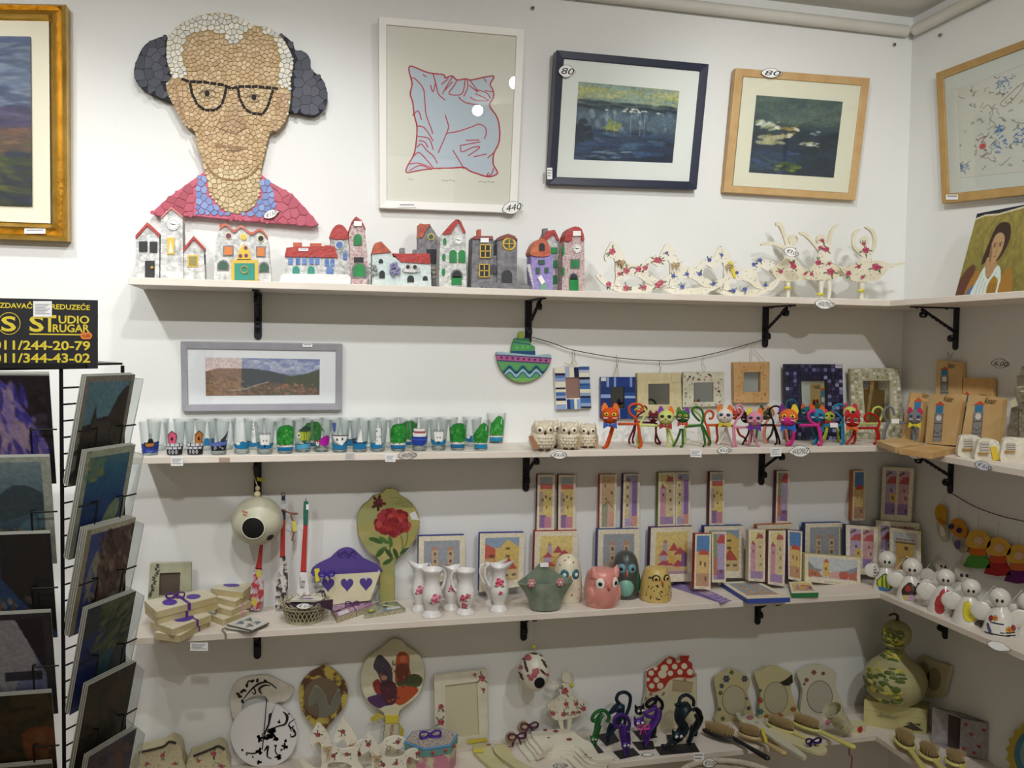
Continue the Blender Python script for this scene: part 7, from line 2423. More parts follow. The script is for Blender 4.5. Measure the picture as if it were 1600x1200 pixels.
# right-hand third shelf: white bell angels
BELL=mat('e4e2da',.22,c2='dad6ca',ns=24,coat=.6)
def angel(label,hx,hy,hr,bx,by,wpx,motif_cols,wings=((-1,0),(1,0)),mt=None,face=0.0):
 hu,hv=zF([(hx,hy)])[0]
 bu,bv=zF([(bx,by)])[0]
 p=PZ(bu,bv-3,SH[3])
 k=np.linalg.norm(p-CAM)/F
 W=wpx/4.284*k/2
 d=CAM-p
 d[2]=0
 d/=np.linalg.norm(d)
 dd=ray(hu,hv)
 tt=np.dot(p+np.array([0,0,0])-CAM,-d)/np.dot(dd,-d)
 hc=CAM+dd*tt
 hr_=hr/4.284*k
 H=hc[2]-p[2]-hr_*.7
 t=thing('bell_angel',label,'figurine',p,'white bell angels on the right shelf')
 prof=sm([(1.0,0),(1.0,.03),(.93,.2),(.8,.45),(.6,.72),(.38,.92),(.3,1.0)],2,False)
 top=np.array([hc[0],hc[1],p[2]])
 part('bell',M().lathe([(r*W,z*H)for r,z in prof],p,26),BELL,t)
 h=part('head',M().ball(hc,hr_,18,12),BELL,t)
 sx=np.cross([0,0,1],d)
 sx/=np.linalg.norm(sx)
 c,s=math.cos(face),math.sin(face)
 f=d*c+sx*s
 g=np.cross([0,0,1],f)
 for q in(-1,1):
  part('eye',M().ball(hc+(f*.9+g*q*.22-np.array([0,0,.1]))*hr_,(hr_*.16,hr_*.14,hr_*.2),8,6),BLKM,h)
 for sg,up in wings:
  w=p+np.array([0,0,H*(.62+up)])+sx*sg*W*1.02-d*W*.12
  A_=np.stack([sx,d,np.array([0,0,1.0])],1)
  part('wing',M().ball(w,(W*.62,W*.13,W*.58),16,10,axis=A_),BELL,t)
 part('string_loop',M().tube([hc+np.array([0,0,hr_*.8])+sx*x*hr_+np.array([0,0,z*hr_])for x,z in((0,0),(-.6,.3),(-1.2,-.6),(-1.9,-1.7))],.0007,5),mat('d8d4c8',.8),t)
 if mt:
  cv=mt()
  fw=math.atan2(d[1],d[0])
  def fn(a,b):
   th=fw-(a-50)/50*-1.0*1.1
   hh=1-b/100
   r=np.interp(hh,[q[1]for q in prof],[q[0]for q in prof])*W+.0006
   return p+np.array([r*math.cos(th),r*math.sin(th),H*hh])
  panel(cv,fn,'painted_motif',t,rough=.3,coat=.4)
 return t
def m_fish1():
 cv=Cv(0,0,100,100,.5)
 cv.poly(sm([(10,60),(40,30),(70,40),(86,60),(60,88),(25,86)],3),'b8cc30').line(sm([(10,60),(40,30),(70,40),(86,60),(60,88),(25,86),(10,60)],3),4,'2a3c4c').poly([(86,60),(99,50),(99,78)],'3a4c5c')
 for x in(32,48,62):
  cv.line([(x,36),(x+6,84)],5,'1e3c3c')
 return cv.poly([(20,80),(70,84),(60,96),(28,95)],'3f78b0')
def m_fish2():
 cv=Cv(0,0,100,100,.5)
 cv.poly(sm([(15,60),(35,30),(62,34),(70,60),(50,86),(28,84)],3),'3c2c28').disc(38,50,12,'9c3a30').poly([(30,76),(60,70),(70,92),(34,94)],'c0a0b4').poly([(22,76),(40,80),(34,96)],'d0c040')
 for a in([(66,50),(84,30),(96,32)],[(66,56),(86,52),(97,62)],[(66,64),(84,74),(94,88)]):
  cv.line(a,5,'1c1c20')
 return cv
def m_red():
 cv=Cv(0,0,100,100,.5)
 for a in((40,30,14),(60,30,13),(34,62,16),(36,80,13),(30,50,12)):
  cv.disc(a[0],a[1],a[2],'b83c3c',a[2]*1.2)
 cv.line(sm([(60,40),(66,70),(86,84)],4,False),9,'a83434').line([(84,78),(96,84),(88,94)],3,'2a2a2c')
 return cv
def m_yel():
 cv=Cv(0,0,100,100,.5)
 cv.poly(sm([(26,24),(50,20),(66,40),(72,66),(60,82),(40,82),(30,60)],3),'d8cc38').poly(sm([(68,80),(88,76),(98,90),(80,97),(66,92)],3),'6a6a68')
 return cv
def m_flo():
 cv=Cv(0,0,100,100,.5)
 for x,y_,c in((30,40,'d08a2c'),(74,72,'d09a2c'),(14,44,'7a2a3c'),(90,66,'8a2c38')):
  cv.disc(x,y_,10,c,9).disc(x,y_,4,'b83c30')
 cv.line([(18,56),(60,56)],3,'2a2c4c').line([(8,94),(90,90)],4,'2a2c3c').line([(10,66),(24,86)],9,'4a5080').line([(50,84),(92,80)],3,'2a2c30')
 return cv
angel('white bell angel with a yellow green fish, leftmost',456,660,52,445,872,150,0,((-1,.1),(1,-.05)),m_fish1)
angel('white bell angel with a black and red fish',624,712,56,612,938,165,0,((-1,.05),(1,-.1)),m_fish2)
angel('white bell angel behind the red flowered one',832,692,50,812,868,140,0,((-1,0),))
angel('white bell angel with a red painted flower',848,782,52,840,1022,190,0,((-1,0),(1,.05)),m_red)
angel('white bell angel with a yellow bird, near the edge',1018,852,54,1005,1092,185,0,((-1,.05),(1,-.1)),m_yel)
angel('white bell angel behind the yellow bird one',972,746,60,960,930,150,0,((-1,0),))
angel('white bell angel with orange flowers and blue lines, nearest the camera',1210,916,56,1212,1165,190,0,((-1,.05),(1,-.05)),m_flo)
angel('white bell angel with red cheeks at the back right',1212,822,52,1200,985,150,0,((1,-.1),))
angel('white bell angel cut off by the right edge',1400,945,56,1436,1180,190,0,((-1,.1),))
leaf_tag(1561,1010,40,14,lambda u,v:PZ(u,v,SH[3]+.001),None,None,'white leaf tag lying on the right end of the third shelf',rot=.3)
t=leaf_tag(1366,891,18,18,lambda u,v:PX(u,v,XC-.155),'15€',None,'white round tag lettered in ink beside the leftmost bell angel',rot=1.2)
m=M().tube([PX(u,v,XC-.010)for u,v in rc1],.0011,6)
solo('hanging_cord',m,CORD,'brown cord slung along the right wall under the second shelf','cord',PX(1486,770,XC-.01))
FX=lambda pts_,o=.008:[PX(u,v,XC-o)for u,v in zF(pts_)]
def felt(label,bits,drop=None):
 t=thing('felt_ornament',label,'felt ornament',FX([bits[0][1][0]])[0],'felt ornaments hanging on the right wall')
 for i,(nm,pp,c)in enumerate(bits):
  part(nm,M().ext(FX(pp,.008+.0028*i),(.0026,0,0)),mat(c,.95,c2=c,ns=200,bump=.5,bs=300,spec=.1),t,bev=.0008)
 if drop:
  part('thread',M().tube(FX(drop,.010),.0005,4),mat('a89a80',.8),t)
felt('yellow and white felt bird, leftmost on the garland',[('body',sm([(782,420),(800,400),(850,430),(858,510),(840,545),(806,515),(790,470)],3),'c8c0a8'),('head',sm([(775,330),(800,292),(838,305),(846,360),(835,430),(795,410),(778,375)],3),'c89a30'),('beak',sm([(790,380),(815,390),(838,420),(818,425)],3),'b8742c'),('wing',sm([(806,440),(830,450),(840,500),(815,500)],3),'e0dcc8')],[(805,295),(860,215)])
felt('orange and grey felt owl with violet eyes on the garland',[('body',sm([(890,500),(950,480),(995,520),(992,595),(960,618),(915,590),(892,545)],3),'b4ac98'),('head',sm([(868,430),(900,388),(945,392),(980,440),(985,500),(950,520),(905,495),(878,470)],3),'cc8c38'),('eye',el(882,440,16,18,10),'4a3a6c'),('eye',el(933,466,15,18,10),'3a2c5c'),('tummy',sm([(905,540),(935,535),(935,590),(910,580)],3),'6a5a8c')],[(930,392),(935,260)])
for lab,x,y_,c,c2 in(('felt angel in a green dress on the garland',1060,560,'5a9c48','d0742c'),('felt angel in a red dress on the garland',1195,610,'b03434','cc5438'),('felt angel in an orange and purple dress, rightmost on the garland',1330,660,'6a2c6c','c8703c')):
 F_=lambda P_:[(x+(a-x)*1.25,y_+(b-y_)*1.2)for a,b in P_]
 felt(lab,[(n_,F_(p_),c_)for n_,p_,c_ in[('wings',sm([(x-90,y_+100),(x-70,y_+40),(x,y_+60),(x+75,y_+50),(x+95,y_+120),(x,y_+110)],3),'cfc8bc'),('dress',sm([(x-20,y_+40),(x+25,y_+40),(x+70,y_+130),(x-75,y_+120)],2),c),('bodice',sm([(x-35,y_+10),(x+30,y_+10),(x+40,y_+60),(x-40,y_+55)],3),c2),('hair',sm([(x-60,y_-30),(x-30,y_-78),(x+30,y_-75),(x+70,y_-20),(x+50,y_+20),(x-50,y_+15)],3),'d8ac48'),('face',el(x+5,y_-20,26,24,12),'d8b494')]],[(x,y_-85),(x+10,y_-200)])
slip(297,1004,325,1017,ed,None,'white paper slip under the left box stack, third shelf edge')
# lowest shelf
zG,zH,zI,zJ,zK,zL=Z5((190,980),5.161),Z5((450,980),5.0),Z5((740,980),5.454),Z5((900,1000),6.0),Z5((1080,980),5.454),Z5((1310,940),4.614)
S4=SH[4]
CRW=mat('ddd9c6',.55,c2='d0cab2',ns=24)
ROSE=('9c4450','b46a70')
def board(name,label,cat,out,y,m_,depth=.007,flowers=None,extra=0,group=None,cols=ROSE,row=4,fr=3.0,leafc='5c6e4c'):
 P=clampz(py(out,y),SH[row])
 t=thing(name,label,cat,min(P,key=lambda p:p[2]),group)
 part('board',M().ext(P,(0,depth,0)),m_,t,bev=.001)
 if flowers is not None:
  sprigs(flowers,y,cols,t,fr,extra=extra,poly=out,leafc=leafc)
 return t
for lab,prof,u,v in(('floral domed box with dark trim at the far left of the lowest shelf',[(95,1040),(140,1010),(330,965),(380,925),(440,935),(480,985),(490,1060),(490,1180),(95,1180)],210,1195),('floral domed box beside the far left one, lowest shelf',[(540,1060),(580,1040),(720,985),(780,960),(830,985),(850,1060),(860,1180),(545,1180)],300,1195)):
 out=zG(sm(prof,2))
 t=board('floral_box',lab,'box',out,-.065,mat('c4bc9c',.6,c2='b4aa88',ns=30),.045,[(zG([(x,y_)])[0][0],zG([(x,y_)])[0][1],q)for x,y_,q in((330,1035,1.3),(205,1100,1),(430,1100,.9),(740,1020,1.5),(800,1120,1.2),(620,1080,.9))if inpoly(*zG([(x,y_)])[0],out)],50,'floral domed boxes')
 m=M().tube([PY(*q,-.067)for q in zG(sm(prof[1:5],3,False))],.0025,6)
 part('dark_trim',m,mat('3a3028',.8),t)
yc=-.022
ring_o=zG(sm([(905,740),(878,640),(885,530),(935,435),(1060,395),(1185,392),(1260,425),(1330,460),(1392,500),(1330,590),(1240,612),(1235,680),(1200,660),(1165,560),(1060,555),(985,600),(960,690),(955,750)],3))
disc=zG(el(1148,870,268,262,48))
t=thing('wall_clock','white apple shaped wooden clock with black scroll pattern','clock',clampz([PY(411,1215,yc)],S4)[0])
part('stem_board',M().ext(py(ring_o,yc+.004),(0,.008,0)),mat('d0cbbd',.6,c2='c0b8a8',ns=40),t,bev=.001)
part('dial',M().ext(clampz(py(disc,yc),S4+.0004),(0,.010,0)),mat('dddcdc',.5),t,bev=.001)
BK=mat('16161a',.6)
def scroll(m,lst,y,zo):
 for pp,ws in lst:
  L=[np.array(p,float)for p in zo(sm(pp,5,False))]
  W=1.6*np.interp(np.linspace(0,1,len(L)),np.linspace(0,1,len(ws)),ws)
  a,b=[],[]
  for i,p in enumerate(L):
   d=L[min(i+1,len(L)-1)]-L[max(i-1,0)]
   n=np.array([-d[1],d[0]])/(np.linalg.norm(d)+1e-9)
   a.append(tuple(p+n*W[i]/2))
   b.append(tuple(p-n*W[i]/2))
  m.ext(py(a+b[::-1],y),(0,.0003,0),back=False)
m=M()
scroll(m,[([(970,600),(1030,520),(1100,460),(1180,445),(1250,495)],[.5,1.4,2.2,1.4,1]),([(1130,540),(1110,500),(1150,470),(1200,470)],[1,2.6,2,.6]),([(1060,480),(1080,520),(1070,540),(1050,520)],[1,1.6,1.2,.5]),([(1010,480),(1020,440),(1050,430)],[.6,1.6,.8])],yc+.0034,zG)
for x,y_ in((940,540),(970,520),(955,560),(990,510),(1055,435),(1095,430),(1160,435),(975,600),(1010,470)):
 m.ext(py(zG(el(x,y_,19,12,7,x)),yc+.0034),(0,.0003,0),back=False)
part('scroll_print',m,BK,t,kind='stuff')
m=M()
scroll(m,[([(1300,680),(1335,720),(1320,780),(1260,800),(1180,830)],[.6,3,2,1.4,.8]),([(1340,790),(1390,830),(1400,870),(1370,885),(1360,860)],[1,1.8,2,1.6,.6]),([(1150,1000),(1180,960),(1175,1040),(1210,1060)],[1,2.4,1.6,.6]),([(1000,1010),(1060,1020),(1120,1000)],[.8,1.6,1]),([(1250,950),(1240,1000),(1280,1060)],[.8,1.4,1]),([(1400,740),(1350,780),(1370,840)],[.6,1.2,1])],yc-.0005,zG)
random.seed(14)
for x,y_,r in[(1110,900,26),(1150,880,24),(1210,850,34),(1240,890,26),(1190,890,28),(1225,830,20),(1110,1000,26),(1315,960,24),(1330,920,16),(1262,1045,24),(1110,1090,18),(975,990,10),(1010,1025,9),(1380,800,9),(1385,840,8),(1350,700,8),(1290,990,10),(1240,955,10),(1060,1045,8),(1270,760,14)]:
 for q in range(7):
  a=random.uniform(0,6.28)
  m.ext(py(zG(el(x+r*.5*math.cos(a),y_+r*.5*math.sin(a),r*.75,r*.36,7,a)),yc-.0005),(0,.0003,0),back=False)
part('scroll_print',m,BK,t,kind='stuff')
for nm,pp in(('minute_hand',[(1130,990),(1142,870),(1180,780),(1188,700),(1212,690),(1245,606),(1212,700),(1208,720),(1192,790),(1150,880),(1138,992)]),('second_hand',[(1143,870),(1167,580),(1174,580),(1150,872)])):
 part(nm,M().ext(py(zG(pp),yc-.003-.001*(nm[0]=='s')),(0,.0008,0)),BK,t)
part('hub',M().ball(PY(*zG([(1142,870)])[0],yc-.003),(.003,.003,.003),10,6),mat('8a7a50',.4,metal=.6),t)
out=zH(sm([(285,300),(345,325),(430,400),(468,500),(440,620),(350,730),(300,800),(292,960),(215,880),(200,780),(130,690),(88,570),(96,460),(150,375),(230,325)],3))
t=board('hand_mirror','yellow and brown printed hand mirror with oval glass','mirror',out,-.020,mat('bca850',.5,c2='5e4030',ns=42,hard=True),.008)
part('mirror_glass',M().ext(py(zH(el(268,550,148,158,28)),-.0206),(0,.001,0)),MIRROR,t)
out=zH(sm([(840,90),(885,102),(930,150),(1000,192),(1058,275),(1066,400),(1022,520),(940,600),(872,655),(862,750),(866,880),(846,1030),(752,1030),(744,880),(760,745),(745,665),(690,632),(612,560),(572,470),(570,345),(620,245),(700,182),(760,140),(796,100)],2))
t=board('painted_board','cream paddle shaped board printed with carnival figures','board',out,-.024,mat('cfc9a8',.6),.009)
cv=Cv(562,996,666,1190,1.1)
cv.poly(out,'cdc8aa')
msk=cv.a[...,3].copy()
cv.dabs(30,(562,996,666,1100),['d6d2b8','c4c4a4','bcc0a4'],8,2,0,.3,.5)
for pp,c in([(690,235),(730,218),(790,280),(812,330),(820,420),(800,470),(740,450),(700,360),(665,310)],'44404a'),([(840,300),(850,220),(890,190),(945,220),(948,300),(960,400),(900,460),(840,440)],'a8532f'),([(850,420),(920,380),(1000,365),(1050,400),(1030,460),(950,480),(870,470)],'4c5234'),([(840,500),(870,460),(1020,480),(960,560),(880,610),(830,580)],'b0502c'),([(660,440),(700,405),(730,440),(770,540),(690,520)],'8c3434'),([(615,560),(680,530),(760,520),(820,600),(760,615),(700,632)],'50365c'),([(720,440),(800,420),(850,460),(840,590),(770,600),(730,530)],'4e2c34'),([(845,300),(940,290),(930,400),(860,420)],'6c3a2c'):
 cv.poly(zH(sm(pp,3)),c)
cv.dabs(50,zH([(620,400)])[0]+zH([(1000,600)])[0],['8c3838','5a3048','b45a38','3c3040'],2.4,2,.5,1,.0)
cv.disc(*zH([(750,395)])[0],5,'b4846c',4).disc(*zH([(900,250)])[0],5.5,'bc6844',6)
for q in range(26):
 cv.disc(*zH([(random.uniform(690,980),random.uniform(260,590))])[0],3,random.choice(['8c3838','5a3048','b45a38','3c3040','6a4a34']),1.6,random.uniform(0,3),.7,.3)
cv.a[...,3]=msk
panel(cv,lambda u,v:PY(u,v,-.0246),'carnival_print',t)
m=M()
write(m,'Carnevale',PY(*zH([(765,970)])[0],-.0252),PY(*zH([(795,760)])[0],-.0252),PY(*zH([(800,970)])[0],-.0252))
part('lettering',m,mat('9a4030',.7),t)
part('yellow_band',M().ext(py(zH([(760,690),(865,690),(864,750),(762,752)]),-.027),(0,.014,0)),mat('d0c040',.5),t)
for q in([(762,700),(700,668),(640,712),(655,742),(720,715)],[(866,745),(905,800),(900,850),(875,855)]):
 part('yellow_ribbon',M().ext(py(zH(q),-.026),(0,.001,0)),mat('bfae48',.6),t)
for dx,dy,k,y,lab in((468,1130,.235,-.125,'rose printed rocking horse at the left of the lowest shelf pile'),(505,1124,.25,-.105,'rose printed rocking horse in the middle of the lowest shelf pile'),(548,1146,.225,-.140,'rose printed rocking horse in front of the carnival paddle')):
 T_=lambda pp:[(dx+(x-50)*k,dy+(q-268)*k)for x,q in pp]
 b=T_(sm(HB,2))
 t=board('rocking_horse',lab,'ornament',b,y,WOODW,.006,[(*T_([(x,q)])[0],z)for x,q,z in((172,345,1.3),(275,485,1.2),(365,475,1.1),(515,410,1.2))],26,'printed rocking horses on the lowest shelf',('8c4450','a86470'))
 part('rocker',M().ext(clampz(py(T_(sm(HR,2)),y+.002),S4),(0,.006,0)),WOODW,t)
 n=PY(*T_([(235,430)])[0],y-.003)
 m=bow(n,.008,None)
 for _ in range(8):
  m.tube([n,n+np.array([random.uniform(-.012,.012),-.004,random.uniform(-.028,.01)])],.0007,4)
 part('raffia_bow',m,mat('c4ac80',.8),t)
t,pl=mirror_frame('photo_frame','cream picture frame with small rose prints and no picture',[(1140,378),(1555,330),(1566,945),(1152,985)],[(1230,458),(1478,426),(1494,846),(1242,872)],CRW,-.026,.010,zo=zH,cat='frame',glassm=mat('c8c2a4',.7))
sprigs([(*zH([q])[0],z)for q,z in(((1515,398),1.3),((1528,488),.7),((1195,622),1.1),((1195,742),1.3),((1460,370),.6))],-.0265,ROSE,t,4.0,extra=0)
part('yellow_label',M().ext(py(zH([(1402,882),(1555,866),(1558,888),(1405,912)]),-.030),(0,.001,0)),mat('c8b840',.6),t)
yx=-.105
k=ppm(yx)
p=PY(674,1160,yx)
R=43*k
z1=PY(674,1166,yx)[2]
t=thing('hexagonal_box','hexagonal box with blue edged lid and violet ribbon','box',(p[0],p[1],S4))
hx=lambda r,z:[np.array([p[0]+r*math.cos(a),p[1]+r*.85*math.sin(a),z])for a in np.arange(6)*math.pi/3+.12]
part('box_body',M().ext(hx(R*.94,S4),(0,0,z1-S4)),mat('d4cdae',.6,c2='c8889a',ns=30,hard=True),t,bev=.001)
l=part('lid',M().ext(hx(R,z1),(0,0,.018),0),mat('6c9c98',.5),t,bev=.001,label='teal lid with blue rim')
part('lid_rim',M().tube(hx(R*.99,z1+.017),.0022,6,closed=True),mat('5a9ad0',.4),l)
part('lid_top',M().ext(hx(R*.95,z1+.0195),(0,0,-.001)),mat('c9bfa8',.7,c2='8a7c88',ns=180),l)
for q in range(5):
 a=3.6+q*.52
 part('red_mark',M().ball(np.array([p[0]+R*.93*math.cos(a),p[1]+R*.79*math.sin(a),z1+.008]),(.004,.002,.0035),8,6),mat('b04848',.5),l)
bow(np.array([p[0]-.003,p[1]+.004,z1+.026]),.022,mat('4a2c94',.35),t,'violet_bow')
STK_=[(500,850),(560,840),(640,848),(760,858),(850,890),(930,950),(1010,990),(1060,1075),(1150,1085),(1198,1108),(1170,1140),(1070,1142),(990,1110),(900,1020),(800,1005),(690,1000),(600,1050),(560,1000),(500,930)]
for i in range(4):
 z=S4+.0065*(3-i)
 q=[(x-i*38+(20 if i==2 else 0),y_+i*30)for x,y_ in STK_]
 P=[PZ(u,v,z+.0062)for u,v in zI(sm(q,2))]
 P=[np.array([a[0],min(-.03,max(a[1],-.2)),a[2]])for a in P]
 t=thing('plywood_horse','flat floral plywood horse in the stack on the lowest shelf, %s from the top'%('first','second','third','fourth')[i],'ornament',P[0]-np.array([0,0,.0062]),'stacked plywood horses')
 part('board',M().ext(P,(0,0,-.006)),WOODW,t,bev=.001)
 if i==0:
  m=M()
  for x,y_,r in((610,875,20),(700,885,24),(815,955,26),(640,940,12),(955,1085,12),(1000,1110,9)):
   m.ext([PZ(u,v,z+.0066)for u,v in zI(el(x,y_,r,r*.5,9))],(0,0,-.0003),back=False)
  part('rose_print',m,mat('94505a',.6),t,kind='stuff')
 if i<2:
  c=PZ(*zI([(470-i*105,835+i*90)])[0],z+.012)
  bow(c,.020,mat('5c2440',.6),t,'plum_ribbon')
  part('raffia_roll',M().ball(c+np.array([-.012,.004,-.004]),(.014,.012,.013),12,8),mat('c4b498',.8,c2='a08c70',ns=120),t)
for i,o in enumerate(([(0,1000),(60,985),(130,1000),(180,1090),(270,1180),(330,1260),(240,1290),(130,1180),(60,1120),(5,1060)],[(170,1000),(240,995),(310,1030),(350,1110),(470,1180),(560,1230),(480,1290),(330,1180),(230,1110),(180,1060)])):
 P=[PZ(u,v,S4+.009)for u,v in zI(sm(o,3))]
 t=thing('hand_mirror','cream hand mirror lying face down at the bottom edge, %s of two'%('left','right')[i],'mirror',P[0]-np.array([0,0,.009]),'cream hand mirrors lying flat')
 part('board',M().ext(P,(0,0,-.008)),mat('d6d0a4',.55,c2='c9c28e',ns=30),t,bev=.0015)
 c=P[4]
 part('rose_print',M().ext([c+np.array([.006*math.cos(a)+.01,.005*math.sin(a)-.012,.0004])for a in np.linspace(0,6.2,9)],(0,0,-.0003),back=False),mat('9c6a64',.6),t)
slip(740,1170,755,1176,lambda u,v:PZ(u,v,S4+.010),None,'small yellow slip on the flat cream mirrors',lines=0,col='d4c848')
ye=-.075
k=ppm(ye)
c=PY(834.4,1049.5,ye)
t=thing('painted_egg','hanging hollow egg printed with pink blossom, dark opening below','egg',c-np.array([0,0,31*k]))
EGG=mat('dedacb',.3,coat=.4)
R_=25.5*k
d=CAM-c
d/=np.linalg.norm(d)
part('shell',M().ball(c,(R_,R_,31*k),28,18),EGG,t)
def eggpt(u,v):
 dd=ray(u,v)
 s=np.array([1,1,R_/(31*k)])
 o,r=(CAM-c)*s,dd*s
 A_,B_,C_=r@r,2*o@r,o@o-(R_+.0009)**2
 q=B_*B_-4*A_*C_
 if q<0:
  return None
 return CAM+dd*((-B_-math.sqrt(q))/(2*A_))
def eggpatch(m,cx,cy,rx,ry,rot=0,mi=0):
 P=[]
 for q in el(cx,cy,rx,ry,12,rot):
  while eggpt(*q)is None:
   q=(q[0]+(834.4-q[0])*.08,q[1]+(1049.5-q[1])*.08)
  P.append(eggpt(*q))
 o=eggpt(cx,cy)
 if o is not None:
  I=[eggpt(cx+(u-cx)*.5,cy+(v-cy)*.5)for u,v in el(cx,cy,rx,ry,12,rot)]
  m.add([o]+I+P,[(0,1+(j+1)%12,1+j)for j in range(12)]+[(1+j,1+(j+1)%12,13+(j+1)%12,13+j)for j in range(12)],mi,True)
m=M()
eggpatch(m,*zI([(562,474)])[0],8.2,9,.5)
part('opening',m,mat('0e0d0c',.9),t)
m=M()
for x,y_,r in((465,258,6),(530,378,6),(490,440,4),(515,410,5),(470,415,3.4),(398,340,4.5),(628,405,3),(545,360,3)):
 eggpatch(m,*zI([(x,y_)])[0],r,r*.8,.4,0)
for x,y_,r,a in((425,270,4,.4),(450,350,7,1.2),(440,310,6,1.3),(410,430,5,.9),(610,320,6,1),(595,290,5,.7),(575,240,3,.4),(520,225,5,.1),(590,380,6,.8),(400,400,5,.8)):
 eggpatch(m,*zI([(x,y_)])[0],r,r*.32,a,1)
part('blossom_print',m,[mat('b0606a',.4),mat('4c4438',.5)],t,kind='stuff')
part('yellow_bead',M().ball(PY(*zI([(515,168)])[0],ye),3.2*k,10,7),mat('d4cc3c',.5),t)
part('cord',M().tube([c+np.array([0,0,30*k]),PY(*zI([(515,168)])[0],ye),PY(835,972,ye)],.0007,5),JUTE,t)
yb=-.04
t=thing('dancer_ornament','rose printed dancer cut-out between the hanging egg and the metal cats','ornament',clampz([PY(883,1150,yb)],S4)[0])
zz=lambda pp:zI(pp)
m=M()
for pp,w in(([(650,475),(700,500),(760,520)],[8,26,30]),([(800,360),(845,400),(850,470),(820,520)],[10,22,20,24])):
 L=zI(sm(pp,3,False))
 m.ext(py([(u,v-2.2)for u,v in L]+[(u+1.5,v+2.2)for u,v in L[::-1]],yb+.001),(0,.006,0))
part('arm',m,CRW,t)
part('head',M().ext(py(zI(el(788,430,36,42,14)),yb+.0005),(0,.006,0)),CRW,t)
part('torso',M().ext(py(zI(sm([(735,500),(790,480),(840,510),(825,590),(745,595)],2)),yb),(0,.006,0)),CRW,t)
sk=zI(sm([(620,660),(700,620),(745,580),(830,580),(900,620),(985,655),(930,740),(860,770),(790,785),(700,790),(650,740)],2))
part('skirt',M().ext(py(sk,yb-.001),(0,.006,0)),CRW,t)
for pp in([(715,780),(760,780),(770,870),(745,880)],[(800,775),(840,770),(825,900),(800,905)]):
 part('leg',M().ext(clampz(py(zI(pp),yb+.001),S4),(0,.006,0)),CRW,t)
sprigs([(*zI([(x,y_)])[0],q)for x,y_,q in((778,545,1.7),(790,655,1.2),(875,655,1.1),(935,695,1.3),(675,735,1.3),(768,742,1.3),(848,730,1),(900,725,.8))],yb-.001,ROSE,t,3.2,extra=14,poly=sk)
part('yellow_bead',M().ball(PY(*zI([(836,492)])[0],yb-.003),.005,10,7),mat('d0c83c',.5),t)
def mcat(label,c,y,body,w,tail,legs,hd,base,eyes=True,bowc=None):
 MT=mat(c,.35,metal=.35,c2=c,ns=40)
 k=ppm(y)
 b=[PZ(u,v,S4+.0012)for u,v in zJ(base)]
 b=[np.array([q[0],max(min(q[1],-.01),-.185),q[2]])for q in b]
 t=thing('metal_cat',label,'cat figurine',np.mean(b,0),'stretching metal cats on black plates')
 part('base_plate',M().ext(b,(0,0,-.0011)),mat('26262a',.5),t)
 part('body',M().tube([PY(*q,y)for q in zJ(sm(body,3,False))],np.interp(np.linspace(0,1,3*(len(body)-1)+1),np.linspace(0,1,len(w)),w)*k/6,12,flat=.6),MT,t)
 part('tail',M().tube([PY(*q,y+.002)for q in zJ(sm(tail,4,False))],3.0*k,8),MT,t)
 for i,L in enumerate(legs):
  P=[PY(*q,y+(.006 if i%2 else-.006))for q in zJ(L)]
  P[-1]=np.array([P[-1][0],np.clip(P[-1][1],-.165,-.02),S4+.003])
  part('leg',M().tube(sm(P,3,False),np.linspace(3.2,2.2,3*(len(P)-1)+1)*k,8),MT,t)
 if hd:
  x,y_,r=hd
  hc=PY(*zJ([(x,y_)])[0],y-.008)
  R=r/6*k
  h=part('head',M().ball(hc,(R,R*.7,R*.85),14,9),MT,t)
  for s in(-1,1):
   q=hc+np.array([s*R*.62,0,R*.5])
   part('ear',M().ext([q+np.array([-R*.35,0,0]),q+np.array([s*R*.25,0,R*.75]),q+np.array([R*.35,0,0])],(0,.003,0)),MT,h)
   if eyes:
    e=part('eye',M().ball(hc+np.array([s*R*.42,-R*.62,R*.12]),R*.3,10,7),mat('d8d8d8',.3),h)
    part('pupil',M().ball(hc+np.array([s*R*.42,-R*.86,R*.08]),R*.14,8,5),BK,e)
 if bowc:
  bow(PY(*zJ([(625,815)])[0],y-.014),.014,mat(bowc,.5),t,'pink_bow')
 return t
mcat('dark blue metal cat at the back with black looped tail','1c2c40',-.075,[(310,690),(370,640),(420,620),(400,740),(330,860),(290,910)],[20,50,62,54,34,18],[(420,610),(380,560),(400,505),(460,490),(508,530),(500,620),(470,700)],[[(420,650),(460,760),(440,880)],[(330,780),(300,860),(300,930)]],None,[(190,890),(350,860),(410,945),(285,992)])
mcat('green metal cat with head down, leftmost','2a6a34',-.105,[(250,690),(215,740),(195,820),(175,900)],[34,44,40,26],[(215,730),(170,760),(150,740),(175,690),(230,660),(280,670),(310,720),(290,770)],[[(200,820),(165,900),(135,960)],[(225,800),(200,890),(170,960)]],(165,930,36),[(60,960),(190,970),(262,1050),(200,1064)])
mcat('purple metal cat with arched tail and head down, in front','4c2c84',-.140,[(450,800),(440,870),(455,940),(470,1000)],[56,66,52,30],[(400,820),(360,790),(365,730),(410,700),(470,715),(500,780),(490,850)],[[(420,880),(440,980),(465,1040)],[(490,870),(500,960),(480,1040)]],(465,985,46),[(345,1045),(535,1010),(600,1075),(415,1115)])
mcat('purple metal cat with pink bow, head raised','55308c',-.105,[(770,650),(760,720),(720,790),(660,870),(640,950)],[44,60,56,44,30],[(760,690),(720,720),(670,715),(650,690),(690,660),(740,640),(745,610)],[[(700,820),(690,900),(650,975)],[(670,850),(640,920),(630,975)]],(590,775,56),[(525,955),(720,945),(740,1020),(590,1032)],True,'d84a9c')
